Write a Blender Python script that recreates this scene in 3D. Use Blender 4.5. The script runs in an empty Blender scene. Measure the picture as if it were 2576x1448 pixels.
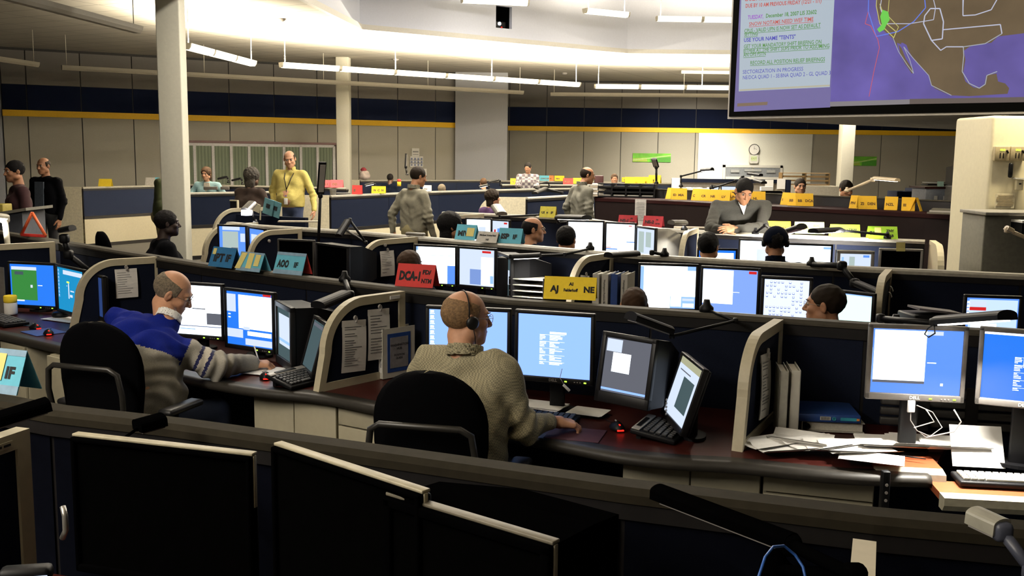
import bpy, bmesh, math, random
import numpy as np
from mathutils import Vector, Matrix, Euler
random.seed(7); rng = np.random.RandomState(7)
SC = bpy.context.scene
COL = SC.collection
PI = math.pi
# ---------------------------------------------------------------- camera
F, PITCH, ROLL, EYE = 2504.0, math.atan(337 / 2504.0), .0123, 1.95     # image 2576 x 1448
cam_d = bpy.data.cameras.new('camera'); cam = bpy.data.objects.new('camera', cam_d); COL.objects.link(cam)
cam_d.sensor_width = 36; cam_d.lens = F / 2576 * 36; cam_d.clip_end = 200; cam_d.clip_start = .05
cam.matrix_world = Matrix.Translation((0, 0, EYE)) @ Matrix.Rotation(PI / 2 - PITCH, 4, 'X') @ Matrix.Rotation(ROLL, 4, 'Z')
SC.camera = cam
# ---------------------------------------------------------------- world, exposure
W_ = bpy.data.worlds.new('World'); SC.world = W_; W_.use_nodes = True
W_.node_tree.nodes['Background'].inputs[0].default_value = (.9, .8, .62, 1)
W_.node_tree.nodes['Background'].inputs[1].default_value = .0
SC.view_settings.view_transform = 'Standard'; SC.view_settings.look = 'None'
SC.view_settings.gamma = 1; SC.view_settings.exposure = 0.0; SC.view_settings.use_curve_mapping = False
SC.cycles.max_bounces = 4; SC.cycles.diffuse_bounces = 3; SC.cycles.glossy_bounces = 2; SC.cycles.adaptive_threshold = .05
SC.cycles.sample_clamp_indirect = 6; SC.cycles.caustics_reflective = False; SC.cycles.caustics_refractive = False
# ---------------------------------------------------------------- point finding (photo sight lines to world points)
def ray(u, v):
    x = (u - 1288) / F; y = -(v - 724) / F
    c, s = math.cos(ROLL), math.sin(ROLL)
    X = x * c - y * s; Y = x * s + y * c
    cp, sp = math.cos(PITCH), math.sin(PITCH)
    return Vector((X, cp + Y * sp, -sp + Y * cp))
def atz(u, v, z):
    d = ray(u, v); return Vector((0, 0, EYE)) + d * ((z - EYE) / d.z)
def aty(u, v, Y):
    d = ray(u, v); return Vector((0, 0, EYE)) + d * (Y / d.y)
# ---------------------------------------------------------------- materials
MATS = {}
def mat(name, rgb, rough=.6, metal=0, var=.12, scale=30, bump=0, emit=0, spec=.5, bscale=None, alpha=1, sheen=0):
    if name in MATS: return MATS[name]
    m = bpy.data.materials.new(name); m.use_nodes = True; MATS[name] = m
    nt = m.node_tree; b = nt.nodes['Principled BSDF']
    b.inputs['Roughness'].default_value = rough; b.inputs['Metallic'].default_value = metal
    b.inputs['Specular IOR Level'].default_value = spec
    tc = nt.nodes.new('ShaderNodeTexCoord')
    nz = nt.nodes.new('ShaderNodeTexNoise'); nz.inputs['Scale'].default_value = scale; nz.inputs['Detail'].default_value = 3
    nt.links.new(tc.outputs['Object'], nz.inputs['Vector'])
    rp = nt.nodes.new('ShaderNodeMapRange'); rp.inputs[1].default_value = .3; rp.inputs[2].default_value = .7
    rp.inputs[3].default_value = 1 - var; rp.inputs[4].default_value = 1 + var
    nt.links.new(nz.outputs['Fac'], rp.inputs[0])
    mx = nt.nodes.new('ShaderNodeVectorMath'); mx.operation = 'SCALE'; mx.inputs[0].default_value = rgb
    nt.links.new(rp.outputs[0], mx.inputs['Scale'])
    nt.links.new(mx.outputs[0], b.inputs['Base Color'])
    if emit:
        b.inputs['Specular IOR Level'].default_value = 0
        nt.links.new(mx.outputs[0], b.inputs['Emission Color']); b.inputs['Emission Strength'].default_value = emit
        b.inputs['Base Color'].default_value = (.02, .02, .02, 1); nt.links.remove(b.inputs['Base Color'].links[0])
    if bump:
        n2 = nt.nodes.new('ShaderNodeTexNoise'); n2.inputs['Scale'].default_value = bscale or scale * 4
        nt.links.new(tc.outputs['Object'], n2.inputs['Vector'])
        bp = nt.nodes.new('ShaderNodeBump'); bp.inputs['Strength'].default_value = bump; bp.inputs['Distance'].default_value = .01
        nt.links.new(n2.outputs['Fac'], bp.inputs['Height']); nt.links.new(bp.outputs[0], b.inputs['Normal'])
    if alpha < 1: b.inputs['Alpha'].default_value = alpha
    if sheen: b.inputs['Sheen Weight'].default_value = sheen
    return m
def weave(name, c1, c2, size=.006, kind='CHECK'):
    """small woven or tiled pattern of two colours"""
    if name in MATS: return MATS[name]
    m = bpy.data.materials.new(name); m.use_nodes = True; MATS[name] = m
    nt = m.node_tree; b = nt.nodes['Principled BSDF']; b.inputs['Roughness'].default_value = .85
    b.inputs['Specular IOR Level'].default_value = .2
    tc = nt.nodes.new('ShaderNodeTexCoord')
    if kind == 'CHECK':
        t = nt.nodes.new('ShaderNodeTexChecker'); t.inputs['Scale'].default_value = 1 / size
        t.inputs[1].default_value = (*c1, 1); t.inputs[2].default_value = (*c2, 1)
        nt.links.new(tc.outputs['Object'], t.inputs[0]); nt.links.new(t.outputs[0], b.inputs['Base Color'])
    else:
        w = nt.nodes.new('ShaderNodeTexWave'); w.bands_direction = kind; w.inputs['Scale'].default_value = 1 / size / 6.28 * 2
        w.inputs['Distortion'].default_value = .6
        r = nt.nodes.new('ShaderNodeMix'); r.data_type = 'RGBA'
        r.inputs[6].default_value = (*c1, 1); r.inputs[7].default_value = (*c2, 1)
        nt.links.new(tc.outputs['Object'], w.inputs[0]); nt.links.new(w.outputs[1], r.inputs[0])
        nt.links.new(r.outputs[2], b.inputs['Base Color'])
    return m
def wood(name, c1, c2, rough=.35):
    if name in MATS: return MATS[name]
    m = bpy.data.materials.new(name); m.use_nodes = True; MATS[name] = m
    nt = m.node_tree; b = nt.nodes['Principled BSDF']; b.inputs['Roughness'].default_value = rough; b.inputs['Specular IOR Level'].default_value = .2
    tc = nt.nodes.new('ShaderNodeTexCoord'); mp = nt.nodes.new('ShaderNodeMapping'); mp.inputs['Scale'].default_value = (3, 40, 40)
    nz = nt.nodes.new('ShaderNodeTexNoise'); nz.inputs['Scale'].default_value = 2; nz.inputs['Detail'].default_value = 6
    r = nt.nodes.new('ShaderNodeMix'); r.data_type = 'RGBA'; r.inputs[6].default_value = (*c1, 1); r.inputs[7].default_value = (*c2, 1)
    nt.links.new(tc.outputs['Object'], mp.inputs[0]); nt.links.new(mp.outputs[0], nz.inputs['Vector'])
    nt.links.new(nz.outputs['Fac'], r.inputs[0]); nt.links.new(r.outputs[2], b.inputs['Base Color'])
    return m
# ---------------------------------------------------------------- mesh builder
class MB:
    def __init__(s): s.bm = bmesh.new(); s.mats = []
    def _mi(s, m):
        if m is None: return 0
        if m not in s.mats: s.mats.append(m)
        return s.mats.index(m)
    def _paint(s, before, m):
        i = s._mi(m)
        for f in s.bm.faces:
            if f.index == -1 or f not in before: f.material_index = i
    def poly(s, pts, m=None):
        vs = [s.bm.verts.new(p) for p in pts]
        f = s.bm.faces.new(vs); f.material_index = s._mi(m); return f
    def box(s, c, d, m=None, M=None, bev=0):
        """box with centre c and full sizes d"""
        c = Vector(c); x, y, z = d[0] / 2, d[1] / 2, d[2] / 2
        if bev > 0:
            b = min(bev, x * .98, y * .98, z * .98)
            t = bmesh.new(); bmesh.ops.create_cube(t, size=1)
            for v in t.verts: v.co = Vector((v.co.x * 2 * x, v.co.y * 2 * y, v.co.z * 2 * z))
            bmesh.ops.bevel(t, geom=list(t.edges), offset=b, segments=2, profile=.5, affect='EDGES')
            mp = {}
            for v in t.verts:
                p = c + v.co
                mp[v] = s.bm.verts.new(M @ p if M else p)
            for f in t.faces:
                g = s.bm.faces.new([mp[v] for v in f.verts]); g.material_index = s._mi(m); g.smooth = True
            t.free(); return
        P = [Vector((a, b2, e)) for a in (-x, x) for b2 in (-y, y) for e in (-z, z)]
        P = [c + p for p in P]
        if M: P = [M @ p for p in P]
        v = [s.bm.verts.new(p) for p in P]
        for q in ((0, 1, 3, 2), (4, 6, 7, 5), (0, 4, 5, 1), (2, 3, 7, 6), (0, 2, 6, 4), (1, 5, 7, 3)):
            f = s.bm.faces.new([v[i] for i in q]); f.material_index = s._mi(m)
    def prism(s, outline, thick, m=None, plane='XZ', off=0, M=None, m_side=None):
        """closed outline (2D) extruded by thick; plane XZ -> along y, XY -> along z, YZ -> along x"""
        def P(a, b, t):
            p = {'XZ': (a, t, b), 'XY': (a, b, t), 'YZ': (t, a, b)}[plane]
            p = Vector(p); return M @ p if M else p
        A = [s.bm.verts.new(P(a, b, off)) for a, b in outline]
        B = [s.bm.verts.new(P(a, b, off + thick)) for a, b in outline]
        i = s._mi(m); j = s._mi(m_side) if m_side else i
        f = s.bm.faces.new(A); f.material_index = i
        f = s.bm.faces.new(B[::-1]); f.material_index = i
        n = len(A)
        for k in range(n):
            f = s.bm.faces.new([A[k], B[k], B[(k + 1) % n], A[(k + 1) % n]]); f.material_index = j
    def tube(s, pts, r, m=None, n=8, caps=True, smooth=True):
        """round tube along points; r number or list"""
        pts = [Vector(p) for p in pts]; R = r if isinstance(r, (list, tuple)) else [r] * len(pts)
        rings = []; up = None
        for i, p in enumerate(pts):
            d = (pts[min(i + 1, len(pts) - 1)] - pts[max(i - 1, 0)]).normalized()
            if up is None: up = Vector((0, 0, 1)) if abs(d.z) < .9 else Vector((1, 0, 0))
            a = d.cross(up).normalized(); b = a.cross(d).normalized(); up = b
            rings.append([s.bm.verts.new(p + (a * math.cos(2 * PI * k / n) + b * math.sin(2 * PI * k / n)) * R[i]) for k in range(n)])
        i = s._mi(m)
        for A, B in zip(rings, rings[1:]):
            for k in range(n):
                f = s.bm.faces.new([A[k], A[(k + 1) % n], B[(k + 1) % n], B[k]]); f.material_index = i; f.smooth = smooth
        if caps:
            f = s.bm.faces.new(rings[0][::-1]); f.material_index = i
            f = s.bm.faces.new(rings[-1]); f.material_index = i
    def lathe(s, prof, m=None, n=16, c=(0, 0, 0), M=None, cap=True):
        """profile of (radius, z)"""
        c = Vector(c); rings = []
        for r, z in prof:
            rings.append([s.bm.verts.new((M @ p if M else p)) for p in [c + Vector((r * math.cos(2 * PI * k / n), r * math.sin(2 * PI * k / n), z)) for k in range(n)]])
        i = s._mi(m)
        for A, B in zip(rings, rings[1:]):
            for k in range(n):
                f = s.bm.faces.new([A[k], A[(k + 1) % n], B[(k + 1) % n], B[k]]); f.material_index = i; f.smooth = True
        for rg in ((rings[0][::-1], rings[-1]) if cap else ()):
            f = s.bm.faces.new(rg); f.material_index = i
    def build(s, name, m=None, parent=None, fix=True):
        if m is not None and not s.mats: s.mats = [m]
        if fix: bmesh.ops.recalc_face_normals(s.bm, faces=s.bm.faces)
        me = bpy.data.meshes.new(name); s.bm.to_mesh(me); s.bm.free()
        for x in s.mats: me.materials.append(x)
        o = bpy.data.objects.new(name, me); COL.objects.link(o)
        if parent is not None: o.parent = parent
        return o
def tag(o, label=None, cat=None, group=None, kind=None):
    if label: o['label'] = label
    if cat: o['category'] = cat
    if group: o['group'] = group
    if kind: o['kind'] = kind
    return o
def thing(name, label, cat, loc=(0, 0, 0), rz=0, group=None):
    o = bpy.data.objects.new(name, None); COL.objects.link(o); o.empty_display_size = .05
    o.location = loc; o.rotation_euler = (0, 0, rz)
    return tag(o, label, cat, group)
def struct(name, mb, m=None): return tag(mb.build(name, m), kind='structure')
def kids(o): return [c for c in bpy.data.objects if c.parent == o]
def text_geo(txt, size, bold=0, squeeze=1):
    cu = bpy.data.curves.new('t', 'FONT'); cu.body = txt; cu.size = size; cu.align_x = 'LEFT'; cu.offset = bold * size
    cu.resolution_u = 2
    o = bpy.data.objects.new('t', cu); COL.objects.link(o)
    me = bpy.data.meshes.new_from_object(o.evaluated_get(bpy.context.evaluated_depsgraph_get()))
    vs = [(v.co.x * squeeze, v.co.y) for v in me.vertices]; fs = [tuple(p.vertices) for p in me.polygons]
    bpy.data.objects.remove(o); bpy.data.curves.remove(cu); bpy.data.meshes.remove(me)
    return vs, fs
def add_text(mb, txt, size, fn, m, bold=.01, squeeze=1, center=False, fit=None):
    """lettering laid on a surface: fn maps (x, y) of the text to a point"""
    vs, fs = text_geo(txt, size, bold, squeeze)
    if not vs: return
    mxx = max(v[0] for v in vs)
    if fit and mxx > 0: vs = [(v[0] * fit / mxx, v[1]) for v in vs]; mxx = fit
    dx = -mxx / 2 if center else 0
    B = [mb.bm.verts.new(fn(x + dx, y)) for x, y in vs]; i = mb._mi(m)
    for f in fs:
        try: g = mb.bm.faces.new([B[k] for k in f]); g.material_index = i
        except ValueError: pass
def area(name, loc, rot, size, power, color, parent=None, sy=None, spread=None):
    l = bpy.data.lights.new(name, 'AREA'); l.energy = power; l.color = color; l.size = size
    if sy: l.shape = 'RECTANGLE'; l.size_y = sy
    if spread: l.spread = spread
    o = bpy.data.objects.new(name, l); COL.objects.link(o); o.location = loc; o.rotation_euler = rot
    if parent is not None: o.parent = parent
    return o
# ---------------------------------------------------------------- shared materials
M_navy = mat('navy_fabric', (.0065, .009, .020), .9, var=.3, scale=300, bump=.15, spec=.1)
M_cap = mat('partition_cap_taupe', (.050, .044, .033), .7, spec=.2, var=.08)
M_rail = mat('dark_rail', (.008, .007, .007), .6, spec=.2)
M_cream = mat('cream_laminate', (.56, .50, .34), .5, var=.04)
M_frame = mat('divider_cream_frame', (.46, .41, .29), .5, var=.05)
M_black = mat('black_plastic', (.004, .004, .005), .5, var=.1, spec=.22)
M_bezel = mat('dark_bezel', (.008, .0075, .008), .42, spec=.3)
M_silver = mat('silver_plastic', (.30, .28, .26), .4, var=.04)
M_chairf = mat('black_chair_fabric', (.002, .002, .0025), .95, var=.3, scale=200, spec=.02)
M_desk = wood('maroon_wood', (.050, .010, .007), (.030, .006, .005), .4)
M_desk2 = wood('desk_wood_lit', (.26, .07, .028), (.2, .05, .02), .4)  # desk wood under the lamp, its brightness put into the colour
M_edge = mat('desk_bumper', (.022, .019, .015), .5, spec=.3)
M_paper = mat('paper_white', (.74, .72, .68), .8, var=.03)
M_ink = mat('black_ink', (.01, .01, .012), .8)
M_wall = mat('grey_wall_fabric', (.33, .312, .265), .9, var=.1, scale=150, spec=.1)
M_wallup = mat('grey_wall_fabric_upper', (.19, .18, .165), .9, var=.1, scale=150, spec=.1)
M_seam = mat('wall_seam', (.05, .048, .045), .9)
M_band = mat('navy_wall_band', (.0035, .006, .020), .9, var=.2, scale=150, spec=.08)
M_yel = mat('amber_stripe', (.90, .52, .008), .6, var=.04)
M_white = mat('white_paint', (.62, .6, .55), .6, var=.03)
M_lav = mat('pale_blue_paint', (.38, .39, .42), .7, var=.03)
M_carpet = mat('grey_carpet', (.07, .066, .058), .95, var=.3, scale=120, bump=.2)
M_chrome = mat('brushed_metal', (.45, .43, .4), .3, .8, var=.05)
M_glow = mat('lamp_glow', (1, .93, .78), emit=9, var=0)
M_tube = mat('luminous_diffuser', (1, .9, .66), emit=3.2, var=0)
M_blue = mat('tent_blue', (.045, .24, .40), .8, var=.05)
M_teal = mat('tent_teal', (.12, .44, .58), .8, var=.05)
M_tyel = mat('tent_yellow', (.92, .66, .03), .8, var=.04)
M_tgold = mat('tent_gold', (.72, .42, .02), .8, var=.04)
M_tred = mat('tent_red', (.62, .045, .04), .8, var=.05)
M_tpink = mat('tent_pink', (.85, .12, .14), .8, var=.05)
M_tgrn = mat('tent_lime', (.42, .68, .03), .8, var=.04)
M_torg = mat('tent_orange', (.9, .22, .06), .8, var=.04)
M_note = mat('sticky_note', (.72, .62, .22), .85, var=.04)
def em(name, rgb, k=1.0): return mat(name, rgb, emit=k, var=0)
E_blue = em('screen_blue', (.10, .27, .95), 1.25)
E_blue2 = em('screen_royal', (.02, .20, .90), 1.1)
E_sky = em('screen_light_blue', (.24, .42, 1.0), 1.5)
E_white = em('screen_white', (.80, .90, 1.0), 2.6)
E_pale = em('screen_pale', (.66, .76, .92), 1.1)
E_grey = em('screen_grey', (.16, .17, .21), .8)
E_cyan = em('screen_cyan', (.01, .30, .62), 1.0)
E_green = em('screen_green', (.04, .26, .05), 1.0)
E_map = em('screen_map', (.42, .52, .50), 1.1)
E_dark = em('screen_dark_blue', (.02, .05, .18), 1.0)
E_red = em('screen_red', (.7, .02, .02), 1.0)
E_teal = em('screen_dim_teal', (.10, .17, .19), .6)
E_led = em('led_green', (.35, .9, .05), 3)
E_rled = em('led_red', (1, .01, .005), 4)
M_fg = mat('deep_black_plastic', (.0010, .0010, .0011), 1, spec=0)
M_off = mat('screen_off', (.0012, .0012, .0012), 1, spec=0)
# ================================================================ ROOM
mb = MB(); mb.box((0, 16, -.05), (44, 46, .1)); struct('floor', mb, M_carpet)
CZ, UZ = 4.34, 5.65
edge = [(-4.6, -4), (-3.9, 8), (-3.4, 15.7), (-3.0, 19.7), (2.6, 23.65), (5.1, 23.6), (13, 23.4), (14, 10), (13, -4)]
def ceil_mat():
    m = bpy.data.materials.new('ceiling_planks'); m.use_nodes = True; nt = m.node_tree; b = nt.nodes['Principled BSDF']
    b.inputs['Roughness'].default_value = .9
    tc = nt.nodes.new('ShaderNodeTexCoord'); mp = nt.nodes.new('ShaderNodeMapping'); mp.inputs['Rotation'].default_value = (0, 0, .45)
    br = nt.nodes.new('ShaderNodeTexBrick'); br.inputs['Scale'].default_value = 1; br.offset = 0
    br.inputs['Brick Width'].default_value = 1.25; br.inputs['Row Height'].default_value = .62; br.inputs['Mortar Size'].default_value = .012
    br.inputs[1].default_value = (.62, .58, .5, 1); br.inputs[2].default_value = (.6, .565, .48, 1); br.inputs[3].default_value = (.3, .28, .24, 1)
    nt.links.new(tc.outputs['Object'], mp.inputs[0]); nt.links.new(mp.outputs[0], br.inputs[0]); nt.links.new(br.outputs[0], b.inputs['Base Color'])
    return m
M_ceil = ceil_mat()
mb = MB()      # lower ceiling ring, strips between the opening's edge and the outer line
outer = [(-22, -6), (-22, 8), (-22, 24), (-10, 38), (2.6, 38), (5.1, 38), (22, 38), (22, 10), (22, -6)]
for (a, b, c, d) in zip(edge, edge[1:], outer[1:], outer):
    for z in (CZ, CZ + .06):
        mb.poly([(a[0], a[1], z), (b[0], b[1], z), (c[0], c[1], z), (d[0], d[1], z)], M_ceil)
struct('ceiling', mb)
mb = MB()      # raised middle
mb.prism([(-5, -6), (-4.4, 8), (-3.6, 19.9), (2.6, 24), (14, 24), (15, -6)], .08, M_white, plane='XY', off=UZ); struct('ceiling_raised', mb)
M_bulk = mat('bulkhead_paint', (.62, .65, .76), .7, var=.02)
for i, (a, b) in enumerate(zip(edge, edge[1:])):
    a = Vector((*a, 0)); b = Vector((*b, 0)); d = (b - a); L = d.length; n = Vector((-d.y, d.x, 0)).normalized() * .1
    mb = MB()
    for A, B in ((a, b),):
        P = [A, B, B + n, A + n]
        if i == 3:   # bulkhead with the projector opening, built of four pieces
            o0, o1 = aty(1248, 20, 21.6), aty(1288, 75, 22.0)
            t0 = (Vector((aty(1248, 50, 21.7).x, 0, 0)).x - a.x) / d.x; t1 = (aty(1288, 50, 21.9).x - a.x) / d.x
            z0, z1 = aty(1268, 75, 21.9).z, aty(1268, 20, 21.9).z
            for (s0, s1, za, zb) in ((0, t0, CZ, UZ), (t1, 1, CZ, UZ), (t0, t1, CZ, z0), (t0, t1, z1, UZ)):
                q = [A + d * s0, A + d * s1, A + d * s1 + n, A + d * s0 + n]
                mb.prism([(p.x, p.y) for p in q], zb - za, M_bulk, plane='XY', off=za)
        else:
            mb.prism([(p.x, p.y) for p in P], UZ - CZ, M_bulk, plane='XY', off=CZ)
    o = struct('wall_bulkhead', mb)
    mb = MB(); e = n * .6; P = [a - e, b - e, b + n * .2, a + n * .2]
    mb.prism([(p.x, p.y) for p in P], .1, M_white, plane='XY', off=CZ - .05); struct('trim_%d' % (i + 1), mb)
pa, pb = Vector((-3.0, 19.7, 0)), Vector((2.6, 23.65, 0)); pd = (pb - pa)
pc = pa + pd * ((t0 + t1) / 2); pz = (z0 + z1) / 2; ang = math.atan2(pd.y, pd.x)
t = thing('projector', 'black projector with lit lens in the square opening of the upper bulkhead', 'projector', (pc.x - .25 * math.sin(ang), pc.y + .3 * math.cos(ang), z0 + .02), ang)
mb = MB(); mb.box((0, .02, .07), (.26, .3, .14), M_black, bev=.02); mb.build('body', None, t)
mb = MB(); mb.lathe([(.035, 0), (.035, .02)], em('projector_beam', (.75, .85, 1), 6), M=Matrix.Translation((-.04, -.13, .09)) @ Matrix.Rotation(PI / 2, 4, 'X')); mb.build('lens', None, t)
mb = MB(); mb.box((.02, -.135, .02), (.03, .01, .012), E_rled); mb.build('indicator_light', None, t)
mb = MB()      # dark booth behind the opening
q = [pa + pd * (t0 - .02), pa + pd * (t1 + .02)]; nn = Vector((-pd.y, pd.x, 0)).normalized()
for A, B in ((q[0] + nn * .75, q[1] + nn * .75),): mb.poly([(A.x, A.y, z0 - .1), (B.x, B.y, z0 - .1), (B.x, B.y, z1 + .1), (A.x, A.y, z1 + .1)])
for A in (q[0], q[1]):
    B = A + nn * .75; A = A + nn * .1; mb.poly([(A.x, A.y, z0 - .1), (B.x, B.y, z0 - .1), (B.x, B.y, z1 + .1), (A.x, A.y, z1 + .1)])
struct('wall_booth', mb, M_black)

# ---- walls built of upright fabric panels
def panel_wall(name, A, B, pieces, base, z0=0, z1=CZ, seams=None, step=1.22, th=.12, trimn=0):
    A = Vector((*A, 0)); B = Vector((*B, 0)); d = (B - A).normalized(); L = (B - A).length; ang = math.atan2(d.y, d.x)
    M = Matrix.Translation(A) @ Matrix.Rotation(ang, 4, 'Z')
    mb = MB()
    mb.box((L / 2, th / 2 + .03, (z0 + z1) / 2), (L, th, z1 - z0), M_seam, M=M)
    k = 0; x = base
    xs = [0] + [base + step * i for i in range(int((L - base) / step) + 1)] + [L]
    for xa, xb in zip(xs, xs[1:]):
        if xb - xa < .03: continue
        for (za, zb, m) in pieces:
            mb.box(((xa + xb) / 2, .03, (za + zb) / 2), (xb - xa - .025, .05, zb - za - .004), m, M=M)
    struct(name, mb)
    mb = MB(); mb.box((L / 2, -.005, 2.785), (L, .03, .15), M_yel, M=M); struct('trim_%d' % (trimn), mb)
    return M, L
rows = [(0, 2.71, M_wall), (2.86, 3.47, M_band), (3.47, 4.28, M_wallup)]
wl0, wl1 = Vector((-12.3, 24.25)), Vector((-1.75, 30.4))
MWL, LWL = panel_wall('wall_left', wl0, wl1, rows, .55, trimn=20)
MWR, LWR = panel_wall('wall_back', (-.4, 33), (17, 33), rows, .25, trimn=21)
mb = MB(); mb.box((-.98, 31.7, CZ / 2), (1.56, 3, CZ), M_lav); struct('wall_pier', mb)
mb = MB(); a = Vector((-12.3, 24.25)); mb.prism([(-12.35, 24.25), (-12.3, 24.4), (-22, 22.0), (-22, 20)], CZ, M_lav, plane='XY'); struct('wall_far_left', mb)
mb = MB(); mb.box((17.1, 15, 3), (.2, 46, 6.4), M_lav); struct('wall_right', mb)
mb = MB(); mb.box((-19, 8, 3), (.2, 40, 6.4), M_lav); struct('wall_side_left', mb)
mb = MB(); mb.box((0, -5, 3), (40, .2, 6.4), M_wall); struct('wall_behind', mb)
# bright painted bay with the double door, back wall
xa, xb = aty(1755, 400, 33).x, aty(2040, 400, 33).x
mb = MB(); mb.box(((xa + xb) / 2, 32.965, 1.355), (xb - xa, .06, 2.70), mat('off_white_paint', (.80, .79, .70), .7, var=.03)); struct('wall_door_bay', mb)
dx0, dx1 = aty(1818, 430, 32.9).x, aty(1968, 430, 32.9).x; dz = aty(1890, 415, 32.9).z
t = tag(bpy.data.objects.new('door_1', None), kind='structure'); COL.objects.link(t); t.location = ((dx0 + dx1) / 2, 32.9, 0)
w = dx1 - dx0; mb = MB()
for s in (-1, 1): mb.box((s * (w / 2 - .04), 0, dz / 2), (.08, .08, dz), M_white)
mb.box((0, 0, dz - .04), (w, .08, .08), M_white); mb.build('door_frame', None, t)
M_dgrey = mat('door_grey', (.20, .215, .235), .5)
for s in (-1, 1):
    mb = MB(); mb.box((s * w / 4, .0, (dz - .08) / 2), (w / 2 - .09, .04, dz - .09), M_dgrey); dl = mb.build('door_leaf', None, t)
    mb = MB(); mb.box((s * w * .3, -.05, dz - .2), (.28, .06, .09), mat('closer_grey', (.33, .34, .34), .4)); mb.build('door_closer', None, t)
mb = MB(); mb.box((0, -.04, dz - .17), (.55, .05, .07), mat('closer_grey', (.33, .34, .34), .4)); mb.build('door_coordinator', None, t)
mb = MB(); mb.box((0, -.03, .55), (w * .9, .01, 1.5), M_white); mb.build('door_panel', None, t)
# clock and exit sign
c = aty(1897, 376, 32.8)
t = thing('wall_clock', 'round white wall clock with dark rim above the doors', 'clock', c)
R = Matrix.Rotation(PI / 2, 4, 'X')
mb = MB(); mb.lathe([(.175, 0), (.18, .03), (.165, .035), (.16, .0)], M_black, n=28, M=R, cap=False); mb.build('rim', None, t)
mb = MB(); mb.lathe([(.162, 0), (.162, .015)], M_paper, n=28, M=R); mb.build('face', None, t)
mb = MB(); mb.box((.03, -.02, .03), (.10, .004, .008), M_ink, M=Matrix.Rotation(.3, 4, 'Y')); mb.box((0, -.022, .05), (.008, .004, .11), M_ink); mb.build('hands', None, t)
c = aty(1896, 400, 32.8)
t = thing('exit_sign', 'pale exit sign mounted under the clock over the doors', 'exit sign', c)
mb = MB(); mb.prism([(-.15, .14), (.15, .14), (.15, -.10), (.10, -.14), (-.10, -.14), (-.15, -.10)], .06, M_white, off=-.03); mb.build('housing', None, t)
mb = MB(); mb.box((0, -.035, .02), (.2, .01, .16), em('exit_face', (.8, .85, .45), .9)); mb.build('sign_face', None, t)
mb = MB(); add_text(mb, 'EXIT', .09, lambda x, y: Vector((x, -.045, y - .01)), mat('exit_ink', (.35, .4, .1), .8), center=True, bold=.02); mb.build('lettering', None, t)
# observation window in the left wall
def onwall(u, v):   # local coordinates on the left wall
    d = ray(u, v); A = Vector((wl0.x, wl0.y, 0)); t3 = (Vector((wl1.x, wl1.y, 0)) - A).normalized(); n = Vector((-t3.y, t3.x, 0))
    o = Vector((0, 0, EYE)); k = (A - o).dot(n) / d.dot(n); p = o + d * k - A
    return p.dot(t3), (o + d * k).z
x0, zt = onwall(440, 362); x1, zt2 = onwall(838, 366)
t = tag(bpy.data.objects.new('window_1', None), kind='structure'); COL.objects.link(t); t.matrix_world = MWL
zb = .75; zt = 2.1; M_mull = mat('mullion_grey', (.66, .64, .62), .4); M_mar = mat('maroon_trim', (.07, .02, .02), .5)
mb = MB()
mb.box(((x0 + x1) / 2, -.03, zt + .07), (x1 - x0 + .3, .1, .06), M_mar); mb.box((x1 + .12, -.03, (zb + zt) / 2 + .03), (.07, .1, zt - zb + .1), M_mar)
mb.build('outer_trim', None, t)
mb = MB(); n = 9; dxw = (x1 - x0) / n
for i in range(n + 1): mb.box((x0 + dxw * i, -.02, (zb + zt) / 2), (.075, .09, zt - zb), M_mull)
mb.box(((x0 + x1) / 2, -.02, zt), (x1 - x0, .09, .07), M_mull); mb.box(((x0 + x1) / 2, -.02, zb), (x1 - x0, .09, .07), M_mull)
mb.build('window_frame', None, t)
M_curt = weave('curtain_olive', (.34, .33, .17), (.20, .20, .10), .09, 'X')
_b = M_curt.node_tree.nodes['Principled BSDF']; M_curt.node_tree.links.new(_b.inputs['Base Color'].links[0].from_socket, _b.inputs['Emission Color']); _b.inputs['Emission Strength'].default_value = .45   # cloth made to glow by itself, in place of a lit room behind
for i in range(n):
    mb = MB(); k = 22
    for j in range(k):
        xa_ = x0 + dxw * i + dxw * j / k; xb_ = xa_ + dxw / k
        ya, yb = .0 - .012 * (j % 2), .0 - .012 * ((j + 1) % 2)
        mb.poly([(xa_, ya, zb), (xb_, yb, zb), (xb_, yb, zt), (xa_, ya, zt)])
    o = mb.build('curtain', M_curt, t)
M_glass = mat('window_glass', (.8, .85, .8), .05, var=0)
M_glass.node_tree.nodes['Principled BSDF'].inputs['Transmission Weight'].default_value = .9
M_glass.node_tree.nodes['Principled BSDF'].inputs['IOR'].default_value = 1.1
for i in range(n):
    mb = MB(); mb.box((x0 + dxw * (i + .5), -.028, (zb + zt) / 2), (dxw - .07, .006, zt - zb), M_glass); mb.build('pane', None, t)

# ---- columns
def column(px, Y, label, w=.34, rot=.5):
    p = aty(px, 420, Y); t = thing('column', label, 'column', (p.x, Y, 0), rot, 'square structural columns')
    mb = MB(); mb.box((0, 0, CZ / 2), (w, w, CZ), M_lavc, bev=.015); mb.build('shaft', None, t)
    mb = MB(); mb.box((0, 0, .06), (w + .03, w + .03, .12), M_rail); mb.build('base_trim', None, t)
M_lavc = mat('column_paint', (.62, .60, .50), .6, var=.03)
column(441, 12.95, 'nearest square pale column, left of the observation window', .296, .06)
column(866, 26, 'pale square column between the curtained window and the photo grid', .33, -.03)
column(2126, 26, 'pale square column right of the white door bay', .33, .0)

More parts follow.
